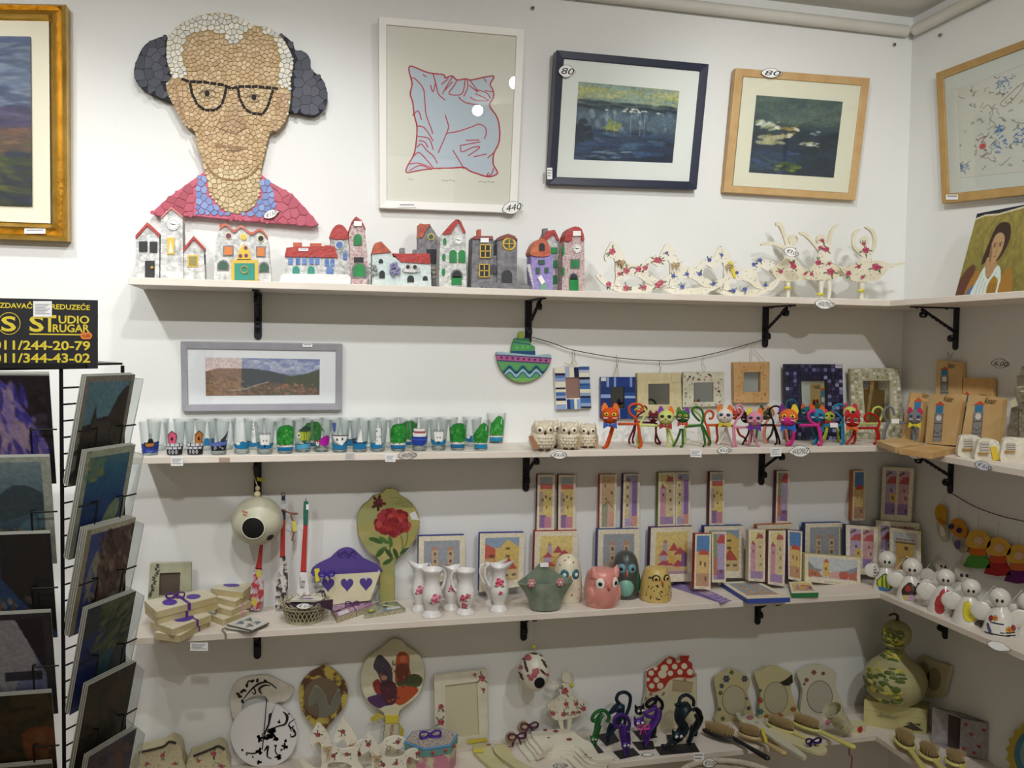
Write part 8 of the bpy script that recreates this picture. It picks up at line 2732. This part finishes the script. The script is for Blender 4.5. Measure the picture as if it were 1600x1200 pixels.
mcat('black metal cat with looped tail behind the purple one','1a1a20',-.065,[(790,640),(780,720),(740,800),(700,880)],[26,36,34,24],[(800,650),(810,600),(770,550),(700,560),(660,600),(690,630),(740,590),(760,520)],[[(740,800),(740,860),(720,900)],[(720,830),(690,880),(680,900)]],(596,660,52),[(530,850),(700,840),(765,910),(600,935)])
mcat('large dark metal cat with head down and curled tail, rightmost','1c2a34',-.120,[(1060,620),(1000,650),(970,740),(1010,820),(960,900),(900,960)],[70,100,80,84,66,44],[(1100,620),(1100,560),(1040,515),(980,540),(960,600),(930,610)],[[(1120,700),(1150,800),(1090,900),(1060,990)],[(1090,800),(1070,900),(1040,990)],[(960,880),(880,970),(820,1000)],[(930,880),(860,980),(800,1000)]],(950,900,60),[(735,1000),(1110,962),(1160,1045),(790,1078)])
mcat('black metal cat curled around the large dark cat','141418',-.085,[(1130,660),(1165,720),(1130,800),(1080,850)],[30,50,50,40],[(1090,660),(1130,645),(1170,690),(1160,760)],[[(1110,820),(1090,900),(1070,960)],[(1130,800),(1120,900),(1100,960)]],None,[(845,890),(960,880),(1000,940),(860,960)])
yr_=-.024
out=zJ([(665,292),(690,275),(770,238),(835,178),(880,155),(930,168),(945,215),(978,190),(975,150),(1062,146),(1050,195),(1086,215),(1090,260),(1130,318),(1130,600),(1142,870),(630,870),(636,600),(662,480)])
t=board('photo_frame','cream photo frame with red and white spotted top behind the metal cats','frame',out,yr_,CRW,.009)
cv=Cv(1003,1022,1093,1146,1.6)
cv.poly(out,'d0c8a8')
msk=cv.a[...,3].copy()
cv.poly(zJ(sm([(660,290),(840,170),(900,150),(940,170),(950,215),(980,200),(975,150),(1065,145),(1090,215),(1110,340),(1050,360),(1000,350),(910,360),(860,400),(830,450),(770,480),(700,490),(665,440)],2)),'a83428')
for x,y_,r in((875,200,26),(925,250,26),(885,312,26),(1015,245,28),(975,300,26),(830,265,34),(810,320,40),(705,310,26),(755,375,26),(710,430,26),(790,430,30),(1070,300,30),(745,265,20),(955,195,18),(675,370,18)):
 cv.disc(*zJ([(x,y_)])[0],r/6,'d8d0b8')
cv.poly(zJ([(868,388),(1122,352),(1122,470),(1100,540),(860,560)]),'cdc4a2').poly(zJ([(905,372),(1098,402),(1085,500),(900,480)]),'b0a07c').line(zJ([(905,372),(1098,402)]),.9,'6a5c40')
for x,y_ in((650,545),(700,505),(820,500),(1020,370),(1110,330)):
 cv.flower(*zJ([(x,y_)])[0],2.2,'94444c')
cv.a[...,3]=msk
panel(cv,lambda u,v:PY(u,v,yr_-.0006),'spotted_print',t)
for lab,o,ov,fl,c in(('scalloped oval frame with grape print, left of the three',[(195,455),(215,420),(290,385),(345,360),(420,388),(492,425),(498,500),(480,560),(520,690),(510,830),(215,830),(235,690),(215,560)],(368,622,98,122),[(300,440,3.2,0),(345,385,2,1),(455,440,2.8,0),(250,560,2,1),(260,500,2.2,0),(470,610,1.6,1),(240,700,1.8,1),(490,690,2,0),(270,780,2,1),(420,790,2,1)],'bdb48a'),('scalloped oval frame with bright flowers, middle of the three',[(540,405),(590,375),(660,335),(745,335),(800,370),(865,405),(850,520),(885,640),(935,760),(880,820),(600,820),(585,700),(590,560)],(722,602,98,132),[(588,625,2.6,2),(590,720,2.8,3),(760,760,2.8,2),(870,700,2.6,4),(640,760,2,4),(690,790,1.8,1),(590,540,1.6,1)],'c4bc90'),('scalloped oval frame with small roses, right of the three',[(905,395),(985,345),(1085,322),(1180,350),(1242,398),(1232,500),(1262,590),(1295,660),(1270,760),(1150,815),(985,815),(930,720),(950,560),(935,480)],(1095,592,105,132),[(1045,385,2.2,5),(1125,395,1.7,5),(985,450,2,5),(965,485,1.3,5)],'cfcbb8')):
 y=-.024
 t=board('oval_frame',lab,'frame',zK(sm(o,3)),y,mat(c,.6,c2=c,ns=20),.009,group='scalloped oval frames')
 part('oval_panel',M().ext(py(zK(el(*ov,26)),y-.0008),(0,.001,0)),mat('b4ae92' if 'roses' not in lab else 'b8b4a6',.6),t)
 m=M()
 m.tube([PY(*q,y-.001)for q in zK(el(ov[0],ov[1],ov[2]*1.03,ov[3]*1.03,30))],.0009,5,closed=True)
 part('oval_rim',m,mat('8a8468',.6),t)
 m=M()
 CL=['3c4060','5a6238','b83c4c','2a7488','b86a2c','94444c']
 for x,y_,r,ci in fl:
  for q in range(6):
   a=q*1.05
   m.ext(py(zK(el(x+r*7*math.cos(a)*.8,y_+r*7*math.sin(a)*.8,r*5,r*3.4,7,a)),y-.0005-.0001*q),(0,.0002,0),ci if q%3 else 1,back=False)
 if 'bright' in lab:
  for pp in([(755,470),(800,450),(862,400),(868,470),(830,500),(780,495)],):
   m.ext(py(zK(pp),y-.0006),(0,.0003,0),6,back=False)
 part('flower_print',m,[mat(c_,.6)for c_ in CL]+[mat('2c2a20',.6)],t,kind='stuff')
def brush(label,a,b,tip,wpx,c,padc='b8a070',z0=.012,zo=zK,tag_=None):
 """oval head from A to B, handle on to TIP (zoom pixels)"""
 A_,B_,T_=[PZ(u,v,S4+z0)for u,v in zo([a,b,tip])]
 ctr=(A_+B_)/2
 ax=(B_-A_)/2
 L=np.linalg.norm(ax)
 ux=ax/L
 uy=np.cross([0,0,1.0],ux)
 W=wpx*np.linalg.norm(ctr-CAM)/F
 t=thing('hair_brush',label,'brush',ctr-np.array([0,0,z0]),'hair brushes on the lowest shelf')
 R_=np.stack([ux,uy,np.array([0,0,1.0])],1)
 MB=mat(c,.4)
 part('brush_head',M().ball(ctr,(L*1.05,W,.007),20,10,axis=R_),MB,t)
 part('cushion',M().ball(ctr+np.array([0,0,.004]),(L*.88,W*.8,.0055),18,8,axis=R_),mat('4a3c28',.7),t)
 m=M()
 for i in range(-7,8):
  for j in range(-4,5):
   if(i/7.5)**2+(j/4.5)**2<1:
    q=ctr+ux*L*.85*i/7.5+uy*W*.76*j/4.5+np.array([0,0,.007])
    m.tube([q,q+np.array([0,0,.016])+ux*.0015*i/7+uy*.003*j/4],.0008,4)
 part('bristles',m,mat(padc,.7),t,kind='stuff')
 part('handle',M().tube(sm([B_-ux*L*.1,B_+(T_-B_)*.3,B_+(T_-B_)*.75,T_],4,False),np.interp(np.linspace(0,1,13),[0,.3,.8,.95,1],[.0075,.0055,.0085,.007,.003]),10,flat=.7),MB,t)
 if tag_:
  part(*tag_,t)
 return t
YL='d4cc78'
brush('black hair brush with pale bristles, nearest the metal cats',(100,870),(385,960),(665,1125),11,'1e1d22')
brush('pale wooden hair brush just behind the black brush',(395,890),(590,955),(810,1085),9,'c4ae7c',z0=.016)
brush('yellow handled hair brush in the middle of the lowest shelf',(640,810),(890,905),(1150,1050),9,YL,z0=.016)
brush('yellow handled hair brush further right, with plum ribbon',(860,800),(1105,890),(1400,1030),9,YL,z0=.016)
brush('yellow handled hair brush on the right shelf, left of three',(440,960),(520,1070),(640,1240),13,YL,zo=zL,z0=.016)
brush('yellow handled hair brush on the right shelf, middle of three',(610,1060),(700,1150),(800,1260),13,YL,zo=zL,z0=.016)
brush('yellow handled hair brush on the right shelf, right of three',(800,1120),(890,1190),(960,1290),13,YL,zo=zL,z0=.016)
for lab,o,c in(('floral backed hand mirror with white rim among the brushes',[(385,728),(440,735),(560,770),(640,845),(720,900),(850,990),(975,1090),(960,1112),(840,1040),(700,950),(600,880),(470,830),(400,770)],'cdcab4'),('cream hand mirror with violet bow among the brushes',[(640,880),(700,850),(800,890),(960,960),(1100,1010),(1160,1055),(1080,1070),(930,1020),(780,960),(680,930)],'d4cca0')):
 z=S4+(.030 if 'floral' in lab else .026)
 P=[PZ(u,v,z)for u,v in zK(sm(o,3))]
 t=thing('hand_mirror',lab,'mirror',np.mean(P,0)-np.array([0,0,.028]),'hand mirrors among the brushes')
 part('board',M().ext(P,(0,0,-.006)),mat(c,.5),t,bev=.001)
 for x,y_,r,cc in((500,770,34,'b0707c'),(440,745,20,'8a9c80'),(560,810,22,'a8b494'))if 'floral' in lab else():
  part('rose_print',M().ext([PZ(u,v,z+.0005)for u,v in zK(el(x,y_,r,r*.6,10))],(0,0,-.0003),back=False),mat(cc,.6),t)
 if 'violet' in lab:
  bow(PZ(*zK([(1030,965)])[0],z+.012),.018,mat('2f1a66',.5),t,'violet_bow')
 else:
  part('yellow_label',M().ext([PZ(u,v,z+.004)for u,v in zK([(590,862),(615,858),(655,975),(628,980)])],(0,0,-.001)),mat('d8cc38',.6),t)
cp=VP(1310,1152,4,-10)
t=thing('floral_cup','small tilted cream cup printed with roses and leaves','cup',cp(1310,1152))
c=cp(*zK([(1260,800)])[0])
ax=np.array([[.8,0,-.6],[0,1,0],[.6,0,.8]])
k=ppm(c[1])
part('cup',M().lathe([(0,-24*k),(13*k,-24*k),(15*k,0),(18*k,24*k),(16.6*k,24*k),(13*k,-20*k),(0,-20*k)],c+np.array([0,0,.004]),24,axis=ax),mat('d8d4b4',.4,c2='a8a884',ns=46,coat=.3),t)
for q,r,cc in(((1245,740),26,'6a7450'),((1165,810),30,'b87884'),((1280,850),20,'8a8c60')):
 pt=cp.off(.021)(*zK([q])[0])
 part('rose_print',M().ball(pt,(r/5.45*k,.0015,r/5.45*k),10,6),mat(cc,.5),t)
t,P=lying('floral_box','tiny cream box with a red strawberry print beside the cup','box',zK([(1340,800),(1450,790),(1490,830),(1350,845)]),0,.020,mat('d6d0a4',.6),mat('d6d0a4',.6),4)
m=M().ball((P[2]+P[3])/2+np.array([.006,-.001,-.010]),(.007,.0015,.008),10,7)
part('strawberry_print',m,mat('b03440',.5),t)
fl_=Plane([(0,0)]*4,0,0)
bx=[PZ(u,v,S4+.062)for u,v in((1350,1094),(1449,1109),(1470,1097),(1385,1087))]
bx[2]=bx[1]+np.array([.045,.040,0])
bx[3]=bx[0]+np.array([.045,.040,0])
for q in bx:
 q[0]=min(q[0],XC-.004)
 q[1]=min(q[1],-.004)
bx[0][2]=bx[1][2]=bx[2][2]=bx[3][2]=S4+.062
t=thing('keepsake_box','pale yellow keepsake box under the big gourd','box',np.mean(bx,0)-np.array([0,0,.062]))
KB=mat('cfc890',.55,c2='c4bc80',ns=24)
part('box_body',M().ext([q-np.array([0,0,.024])for q in bx],(0,0,-.0378)),KB,t,bev=.0015)
l=part('lid',M().ext(bx,(0,0,-.0235)),KB,t,bev=.0015)
nv=np.cross(bx[1]-bx[0],[0,0,1])
nv/=np.linalg.norm(nv)
fq=quadmap(bx[0]+nv*.0006,bx[1]+nv*.0006,bx[1]+nv*.0006-np.array([0,0,.062]),bx[0]+nv*.0006-np.array([0,0,.062]))
m=M()
write(m,'Bonheur',fq(.22,.40),fq(.52,.40),fq(.22,.58),slant=.2)
part('lettering',m,mat('7c7c5c',.7),t)
m=M()
for a,b in(((.66,.68),(.78,.62)),((.78,.62),(.9,.64)),((.78,.62),(.7,.85)),((.78,.62),(.86,.88))):
 A_,B_=np.array(a),np.array(b)
 d_=np.array([-(B_-A_)[1],(B_-A_)[0]])*.35
 m.ext([fq(*A_),fq(*(B_+d_)),fq(*B_),fq(*(B_-d_))],-nv*.0002,back=False)
part('butterfly_print',m,mat('4a4638',.6),t,kind='stuff')
c=np.mean(bx,0)+np.array([-.012,-.004,0])
gy=c[1]
k=np.linalg.norm(c-CAM)/F*.84
GRD=mat('b4ae84',.4,c2='9c986c',ns=20,coat=.2)
t=thing('painted_gourd','large bottle gourd painted with yellow green flowers','gourd',c)
gp=[(0,0),(22,1),(40,12),(48,32),(46,50),(36,64),(20,76),(13,84),(13,92),(20,100),(23,112),(20,124),(10,132),(0,134)]
GPR=[(max(r,0)*k,z*k)for r,z in sm(gp,3,False)]
part('shell',M().lathe(GPR,c,32),GRD,t)
part('stem',M().tube(sm([c+np.array([.0,0,133*k]),c+np.array([-.002,-.004,141*k]),c+np.array([-.012,-.006,146*k]),c+np.array([-.026,-.004,144*k])],4,False),[.004]*5+[.0032]*4+[.0026]*4,8),mat('4a3a26',.8),t)
m=M()
random.seed(6)
fw=math.atan2(CAM[1]-c[1],CAM[0]-c[0])
for q in range(170):
 z=random.choice([random.uniform(14,66),random.uniform(74,88),random.uniform(100,122)])
 a=random.uniform(-1.25,.28)if z<70 else random.uniform(-1.1,.3)
 r=np.interp(z*k,[g[1]for g in GPR],[g[0]for g in GPR])
 cc,ss=math.cos(fw+a),math.sin(fw+a)
 m.ball(c+np.array([r*cc,r*ss,z*k]),(random.uniform(4,9)*k,.0012,random.uniform(2.5,6)*k),8,5,mi=random.choice((0,1,1,2,3)),axis=np.array([[-ss,cc,0],[cc,ss,0],[0,0,1]]).T)
part('flower_print',m,[mat('b8b048',.5),mat('5a6a34',.5),mat('78844c',.5),mat('c4bc70',.5)],t,kind='stuff')
hq=[PZ(u,v,S4)for u,v in zL([(670,1022),(872,1105),(1075,1150)])]
H_=.088
P0,P1=hq[0],hq[1]
dv=(P1-P0)/np.linalg.norm(P1-P0)
bk=np.array([-dv[1],dv[0],0])
if bk[0]<0:
 bk=-bk
P2=hq[2].copy()
P2[0]=XC-.003
P3=P0+P2-P1
for q in(P2,P3):
 q[0]=min(q[0],XC-.003)
t=thing('fabric_box','open grey fabric box printed with red hearts and lettering','box',(P0+P2)/2)
FB=mat('a29c9c',.9,c2='8a8488',ns=90)
up=np.array([0,0,H_])
for nm,a,b in(('side_panel',P1,P2),('back_panel',P2,P3),('side_panel',P3,P0)):
 part(nm,M().ext([a,b,b+up,a+up],np.cross(b-a,[0,0,1])/np.linalg.norm(b-a)*-.003),FB,t)
for nm,z0 in(('top_panel',H_-.003),('bottom_panel',0)):
 part(nm,M().ext([q+np.array([0,0,z0])for q in(P0,P1,P2,P3)],(0,0,.003)),FB,t)
part('inner_sheet',M().ext([P0*.5+P3*.5,P1*.5+P2*.5,P1*.5+P2*.5+up*.97,P0*.5+P3*.5+up*.97],bk*.002),mat('4c3c3e',.9),t)  # dark upright sheet halfway in, gives the box its dark inside
fo=np.cross(P2-P1,[0,0,1])
fo/=np.linalg.norm(fo)
fo=fo*(1 if fo@(CAM-P1)>0 else-1)
for a,b in((.15,.2),(.4,.62),(.7,.35),(.85,.8),(.2,.85),(.55,.15)):
 o=P1+(P2-P1)*a+up*b+fo*.0035
 e=(P2-P1)/np.linalg.norm(P2-P1)
 part('heart',M().ext([o+e*.0045*math.sin(q)**3+np.array([0,0,.0045])*(13*math.cos(q)-5*math.cos(2*q)-2*math.cos(3*q))/16 for q in np.linspace(0,6.283,15)[:-1]],-fo*.0006),mat('9c2c34',.7),t)
rp=Plane([(0,0)]*3+[(1450,1090)],-.016,0,'r')
o=zL(sm([(570,400),(690,430),(800,465),(780,560),(745,690),(640,690),(560,660)],3))
t=thing('oval_frame','cream scalloped frame with two ovals against the right wall behind the gourd','frame',rp(*o[-1]))
part('board',M().ext([rp(*q)for q in o],-rp.n*.009),mat('b8b08c',.6),t,bev=.001)
for e in((612,520,44,90),(688,560,52,84)):
 part('oval_panel',M().ext([rp.off(.0008)(*q)for q in zL(el(*e,20))],-rp.n*.001),mat('8f8664',.6),t)
rp=Plane([(0,0)]*3+[(1590,1150)],-.012,0,'r')
t=thing('embroidered_sun','yellow edged embroidered sun ornament at the bottom right corner','ornament',rp(1620,1230))
for r,c,o_ in((1.0,'b8a040',0),(.84,'4c7c8c',.0012),(.66,'7c9ca0',.0024),(.5,'8c3440',.0036)):
 n_=44
 part('sun_ring',M().ext([rp.off(o_)(1628+52*r*(1+(.1 if r==1 and j%2 else 0))*math.cos(j*6.2832/n_),1178+52*r*(1+(.1 if r==1 and j%2 else 0))*math.sin(j*6.2832/n_))for j in range(n_)],-rp.n*.0012),mat(c,.9,c2=c,ns=100,bump=.5),t)
yw=-.245
p1,p2=PY(1107,1186.5,yw),PY(1026,1203,yw-.03)
Rb=.118
cb=np.array([p1[0],yw-Rb,p1[2]-.004])
t=thing('wicker_basket','large white wrapped wicker basket in front of the lowest shelf','basket',(cb[0],cb[1],cb[2]-.2))
WW=mat('cfc4b4',.8,c2='b8ac9c',ns=120,bump=.4)
part('rim',M().tube([cb+np.array([Rb*math.cos(a),Rb*math.sin(a),0])for a in np.linspace(0,6.283,49)[:-1]],.0062,10,closed=True),WW,t)
m=M()
for j in range(64):
 a=j*6.2832/64
 q=cb+np.array([Rb*math.cos(a),Rb*math.sin(a),0])
 rd=np.array([math.cos(a),math.sin(a),0])
 m.tube([q+.0066*(rd*math.cos(b)+np.array([0,0,1])*math.sin(b))for b in np.linspace(0,6.283,9)[:-1]],.0009,4,closed=True)
part('rim_binding',m,WW,t,kind='stuff')
m=M()
for j in range(14):
 r=Rb*(1-.02*j)
 m.tube([cb+np.array([(r+.002*math.sin(12*a+j*math.pi))*math.cos(a),(r+.002*math.sin(12*a+j*math.pi))*math.sin(a),-.012-.0135*j])for a in np.linspace(0,6.283,73)[:-1]],.0048,5,closed=True)
part('weave',m,WW,t,kind='stuff')
part('base',M().lathe([(0,-.2),(Rb*.74,-.2),(Rb*.74,-.194),(0,-.194)],cb,30),WW,t)
slip(1084,1176,1100,1191,lambda u,v:PY(u,v,yw-.002),t,lines=2,name='paper_label')
leaf_tag(1109,1192,24,15,lambda u,v:PY(u,v,yw-.009),'€3.00',t)
part('tassel',M().tube(sm([PY(*q,-.16)for q in zK([(1350,1010),(1345,1080),(1370,1110),(1362,1200)])],4,False),.0016,6),mat('8a4050',.8),t)
leaf_tag(1012,1179,20,6,lambda u,v:PZ(u,v,S4+.001),None,None,'white leaf tag lying beside the purple metal cat')
leaf_tag(876,1196,24,8,lambda u,v:PY(u,v,-DEP-.0006),'€4,00',None,'leaf tag on the lowest shelf edge under the plywood horses')
# revolving postcard rack, nearer the camera
WIRE=mat('16161a',.4,metal=.4)
DN=np.array([0,0,1.0])
EA,NA=np.array([1.0,0,0]),np.array([0,-1.0,0])
EB,NB=np.array([.49,.8717,0]),np.array([.8717,-.49,0])
B0=np.array([-.2143,-.70,0])
A0=np.array([-.3430,-.70,0])
CWID,CHGT,TILT=.094,.15,math.radians(12)
UPT=DN*math.cos(TILT)
rk=thing('postcard_rack','black revolving wire rack of postcards at the left edge','rack',(-.31,-.62,0))
def zpx(u,v,y):
 return PY(u,v,y)[2]
ZT=[zpx(40,v,-.735)for v in(584,715,836,961,1088,1200)]
PIT=.1058
m=M()
for q in((-.222,-.694),(-.46,-.694),(-.163,-.602)):
 m=M().tube([(q[0],q[1],.62),(q[0],q[1],ZT[0]+.008)],.0026,8)
 part('post',m,WIRE,rk)
part('top_bar',M().box((-.47,-.705,ZT[0]+.006),(-.19,-.690,ZT[0]+.012)),WIRE,rk)
part('top_plate',M().ext([np.array(q+(ZT[0]+.012,))for q in((-.47,-.70),(-.222,-.70),(-.163,-.602),(-.22,-.50),(-.47,-.50))],(0,0,-.003)),WIRE,rk)
m=M()
for z in[ZT[0]-.02-.022*j for j in range(32)]:
 m.tube([(-.222,-.694,z),(-.205,-.668,z)],.0013,5)
part('rungs',m,WIRE,rk,kind='stuff')
ys=-.697
sq=[(-70,464.5),(152,469),(152,576),(-70,580)]
sb=part('sign_board',M().ext(py(sq,ys),(0,.004,0)),mat('1b1b22',.55),rk,label='black sign board with yellow lettering')
YLW=mat('e0cc3c',.55)
m=M()
yl=ys-.0006
for s,x0,y0,x1,y1,dy in(('ZDAVAČKO PREDUZEĆE',-1,470,140.5,481,4.0),('S',46,493,68.5,518.5,.4),('T',67,492,88,518.5,.4),('UDIO',91.5,493,139.5,505.5,.6),('RUGAR',82.5,506.5,140,519,.4),('011/244-20-79',-11,531.5,141,546.5,1.6),('011/344-43-02',-11,552,141,567,.2)):
 word_px(m,s,x0,y0,x1,y1,yl,0,dy)
m.ext(py([(46,521),(127,522),(127,524),(46,523)],yl),(0,.0004,0),back=False)
word_px(m,'S',2,494,25,518,yl)
m.ring(py(el(14,505.5,18,17.5,30),yl),py(el(14,505.5,17,16.5,30),yl),(0,.0004,0))
part('lettering',m,YLW,sb,label='yellow letters and logo')
slip(52,470.5,81,495,lambda u,v:PY(u,v,ys-.001),sb,lines=7)
o=M().ext(py([(126,521),(129,519.5),(141,519.5),(144,523),(144,526),(141,530),(129,530),(126,527)],ys-.0016),(0,.0005,0))
word_px(o,'0,80',129,522,141,528,ys-.0022,1)
part('price_tag',o,[mat('e8843c',.6),mat('8a3a1c',.7)],sb)
def card_art(kind):
 random.seed(kind)
 w,h=70,100
 sft=(20,22,4,14,16,0)[kind]if kind<6 else 0
 cv=Cv(-sft,0,w-sft,h,1.0,bg='c9cbb8')
 B=6
 if kind==0:
  cv.rect(0,0,w,h,'2a2430').poly(sm([(0,5),(22,12),(30,30),(38,45),(50,70),(56,100),(0,100)],3),'5048a0').poly(sm([(4,8),(22,20),(26,50),(34,100),(14,100),(10,50)],3),'a48cb0').dabs(60,(5,10,45,100),['6a5cb8','3c3490','8a78b8','b49aac'],2,4,1.4)
  cv.poly([(28,0),(70,0),(70,100),(58,100),(44,60),(36,30)],'2c262a').dabs(40,(40,10,66,98),['3a3034','201c22','443a50'],3,2)
 elif kind==1:
  cv.grad([(0,'8ca4a8'),(.3,'6c8490'),(.5,'52687a'),(1,'3c4a4c')]).poly(sm([(B,40),(20,26),(34,28),(50,44),(20,56),(B,58)],2),'44545c').poly([(B,84),(28,58),(50,46),(64,50),(64,64),(30,78)],'5c7a88').dabs(110,(B,66,64,98),['7a7454','54543c','8c8464','4a4a38','6a5c40'],1.6,1.6)
 elif kind==2:
  cv.rect(0,0,w,h,'36507c').poly([(30,0),(70,0),(70,100),(40,60),(28,40)],'2e2e30').poly([(0,60),(14,46),(30,72),(40,100),(0,100)],'4a4450').dabs(80,(0,60,50,100),['6c5c54','8a6a58','4a4450','9a8a7c'],1.6,2,1.2)
 elif kind==3:
  cv.rect(0,0,w,h,'34343a').rect(B,B,62,100,'7c84a8').poly([(16,B),(30,B),(42,30),(44,60),(28,66),(20,100),(14,60)],'a8a8b0').poly([(30,B),(62,B),(62,100),(50,60)],'2a2a32').rect(20,56,46,64,'3a3a48')
 elif kind in(4,10):
  cv.rect(0,0,w,h,'36362e').dabs(90,(0,0,w,h),['3c3c30','4a4230','2c2e28','4c3c2c'],4,2,.5,1).poly(sm([(30,40),(48,32),(60,46),(46,60),(36,72)],3),'7c4c30',kind==4).dabs(12 if kind==4 else 0,(40,40,60,80),['8a6444','6a4430'],3,1.6,1)
 elif kind==5:
  cv.rect(0,0,w,h,'5a584c').dabs(60,(0,6,w,h),['4a4a44','6a6454','3c3c38'],4,2)
 elif kind==6:
  cv.rect(0,0,w,h,'9a968c').rect(B,B,w-B,h,'40423f').poly([(B,B),(w-B,B),(w-B,26),(40,40),(B,46)],'6f9cac')
  cv.poly([(B,B),(w-B,B),(w-B,24),(30,40),(B,46)],'6c96a6').poly([(B,48),(16,44),(20,26),(24,40),(40,38),(50,20),(58,12),(64,10),(64,100),(B,100)],'3a3a38').dabs(50,(B,44,60,100),['44403a','343634','4c463c'],4,2)
 elif kind==7:
  cv.rect(B,B,w-B,h,'2c5c8c').grad([(0,'6a9098'),(.2,'2f7494'),(.5,'2a5490'),(1,'303c70')]).rect(0,0,w,B,'c0ccb4').rect(0,0,B,h,'b4bfa8').rect(w-B,0,w,h,'c0c8b8').poly(sm([(26,100),(36,74),(46,56),(58,50),(60,64),(48,90),(40,100)],2),'93a884').dabs(20,(8,10,24,30),['a09c5c','6a9484'],3,2)
 elif kind==8:
  cv.rect(B,B,w,h,'6a5450').poly([(B,B),(30,B),(22,40),(26,60),(30,100),(B,100)],'5060a0').dabs(120,(20,8,w,h),['7c5c58','5c4444','8a7068','443438','9a8a7c'],2.4,2,1.2).dabs(20,(10,30,24,70),['b0a890','8c98a8'],2,3,1.4)
  cv.rect(0,0,w,4,'d8d4bc').rect(0,0,B,h,'b8b090')
 elif kind==9:
  cv.rect(0,0,w,h,'38464c').poly([(0,30),(30,24),(40,100),(0,100)],'2c3c7c').poly([(26,40),(50,34),(44,100),(30,100)],'3c6470').dabs(60,(20,0,w,50),['5c6c44','6a7450','48543c','7c7c5c'],3,2.4,-.5)
 else:
  cv.rect(0,0,w,h,'55506a').dabs(60,(0,0,w,h),['4a4668','6a5c70','5c5058','3c3a4c'],5,2,.6).dabs(10,(30,10,60,60),['7c5c50','6a4c48'],4,2,1)
 if kind in(1,3):
  cv.rect(w-sft-B,0,w,h,'b9c1b4' if kind==1 else '3a3a40').rect(-sft,0,w,B*.8,'b9c1b4' if kind==1 else '3a3a40')
 if kind==0:
  cv.rect(w-sft-3,0,w,h,'26222a').rect(-sft,0,w,1.6,'c4c4c0')
 cv.noise(.1,2)
 cv.a[...,:3]*=.8  # whole print darkened: the shade on the rack is put into its colours
 return cv
def card(label,o,e,n,zt,art,white=.0012,w=CWID,grp='postcards in the rack',yaw=0):
 """card with its near top corner over O; E runs along the panel, N outwards"""
 up=UPT+n*math.sin(TILT)
 tl=o+n*CHGT*math.sin(TILT)+DN*(zt-0)
 tl[2]=zt
 bl=tl-up*CHGT
 br,tr=bl+e*w,tl+e*w
 nn=np.cross(e,up)
 nn=nn/np.linalg.norm(nn)
 nn=nn if nn@n>0 else-nn
 t=thing('postcard',label,'postcard',bl,grp)
 part('card',M().ext([tl,tr,br,bl],-nn*.0009),mat('cfd0c8',.6),t)
 if art is not None:
  fn=quadmap(*[q+nn*.0003 for q in(tl,tr,br,bl)])
  cv=card_art(art)
  x0=cv.b[0]
  panel(cv,lambda u,v:fn((u-x0)/70,v/100),'picture_print',t,rough=.35,coat=.2)
 return t,(tl,tr,br,bl),nn
ROWN=('first','second','third','fourth','fifth','sixth')
LA=['purple lit waterfall between dark rocks','grey mountain bay over a stony shore','blue sea beside dark cliffs','pale cliff window with dark frame','brown grotto with an orange rock','grey brown rock face']
LB=['dark castle under a teal sky','blue sea with a fortress spit','brown cliff over blue water','green slope over a blue river','dark brown rocky gorge','violet grey rock wall']
for i in range(6):
 for b in range(2,-1,-1):
  lab='postcard of %s, %s front pocket from the top'%(LA[i],ROWN[i])if b==0 else 'postcard edge %s behind the %s pocket card facing the camera'%(('','directly','second')[b],ROWN[i])
  card(lab,A0+np.array([0,.003+.0032*b,0])-EA*.001*b,EA,NA,ZT[i]+.0012*b,i if b==0 else None,w=.115)
 zb_=zpx(130,(588,706,829,953,1072,1184)[i],-.715)
 for b in range(2 if i!=2 else 3,-1,-1):
  lab='postcard of %s, %s angled pocket from the top'%(LB[i],ROWN[i])if b==0 else 'postcard edge %s behind the %s pocket card on the angled side'%(('','directly','second','third')[b],ROWN[i])
  card(lab,B0-NB*(.0005+.0034*b)+EB*.001,EB,NB,zb_+.0012*b,i+6 if b==0 else None)
 for o,e,n,w,zt in((A0,EA,NA,.115,ZT[i]),(B0,EB,NB,CWID,zb_)):
  for s in(.28,.80):
   q=o+e*w*s
   zz=zt-CHGT*.98
   P=[q+n*.002+DN*(zt-.075),q+n*.026+DN*(zt-.070),q+n*.0235+DN*(zt-.082),q+n*.012+DN*(zz+.004),q+n*.001+DN*zz]
   P=[np.array([a[0],a[1],a[2]-o[2]*0])for a in P]
   part('pocket_wire',M().tube(P,.0012,6),WIRE,rk)
  part('pocket_wire',M().tube([o+n*.0255+DN*(zt-.072)-e*.008,o+n*.0255+DN*(zt-.072)+e*(w*.28)],.0012,6),WIRE,rk)
  part('pocket_wire',M().tube([o+n*.0255+DN*(zt-.072)+e*(w*.8),o+n*.0255+DN*(zt-.072)+e*(w+.008)],.0012,6),WIRE,rk)
C0=B0+EB*.118
EC,NC=np.array([-.51,.86,0]),np.array([.86,.51,0])
SLV=glass_mat(edge=(.78,.8,.8),face=(.86,.88,.88),rough=.12,gloss=.8)
for i in range(6):
 z=ZT[i]-.012-.004*i
 up=UPT+NC*math.sin(TILT)
 tl=C0+NC*.022+DN*z
 t=thing('card_sleeve','clear plastic card sleeve sticking out behind the angled side, %s from the top'%ROWN[i],'card sleeve',tl-up*.12,'clear card sleeves of the rack')
 part('sleeve',M().ext([tl,tl+EC*.09,tl+EC*.09-up*.14,tl-up*.14],-NC*.0012),SLV,t)
 part('sleeve_edge',M().tube([tl+EC*.09,tl,tl-up*.14],.0008,5),mat('d0d2d2',.4),t)
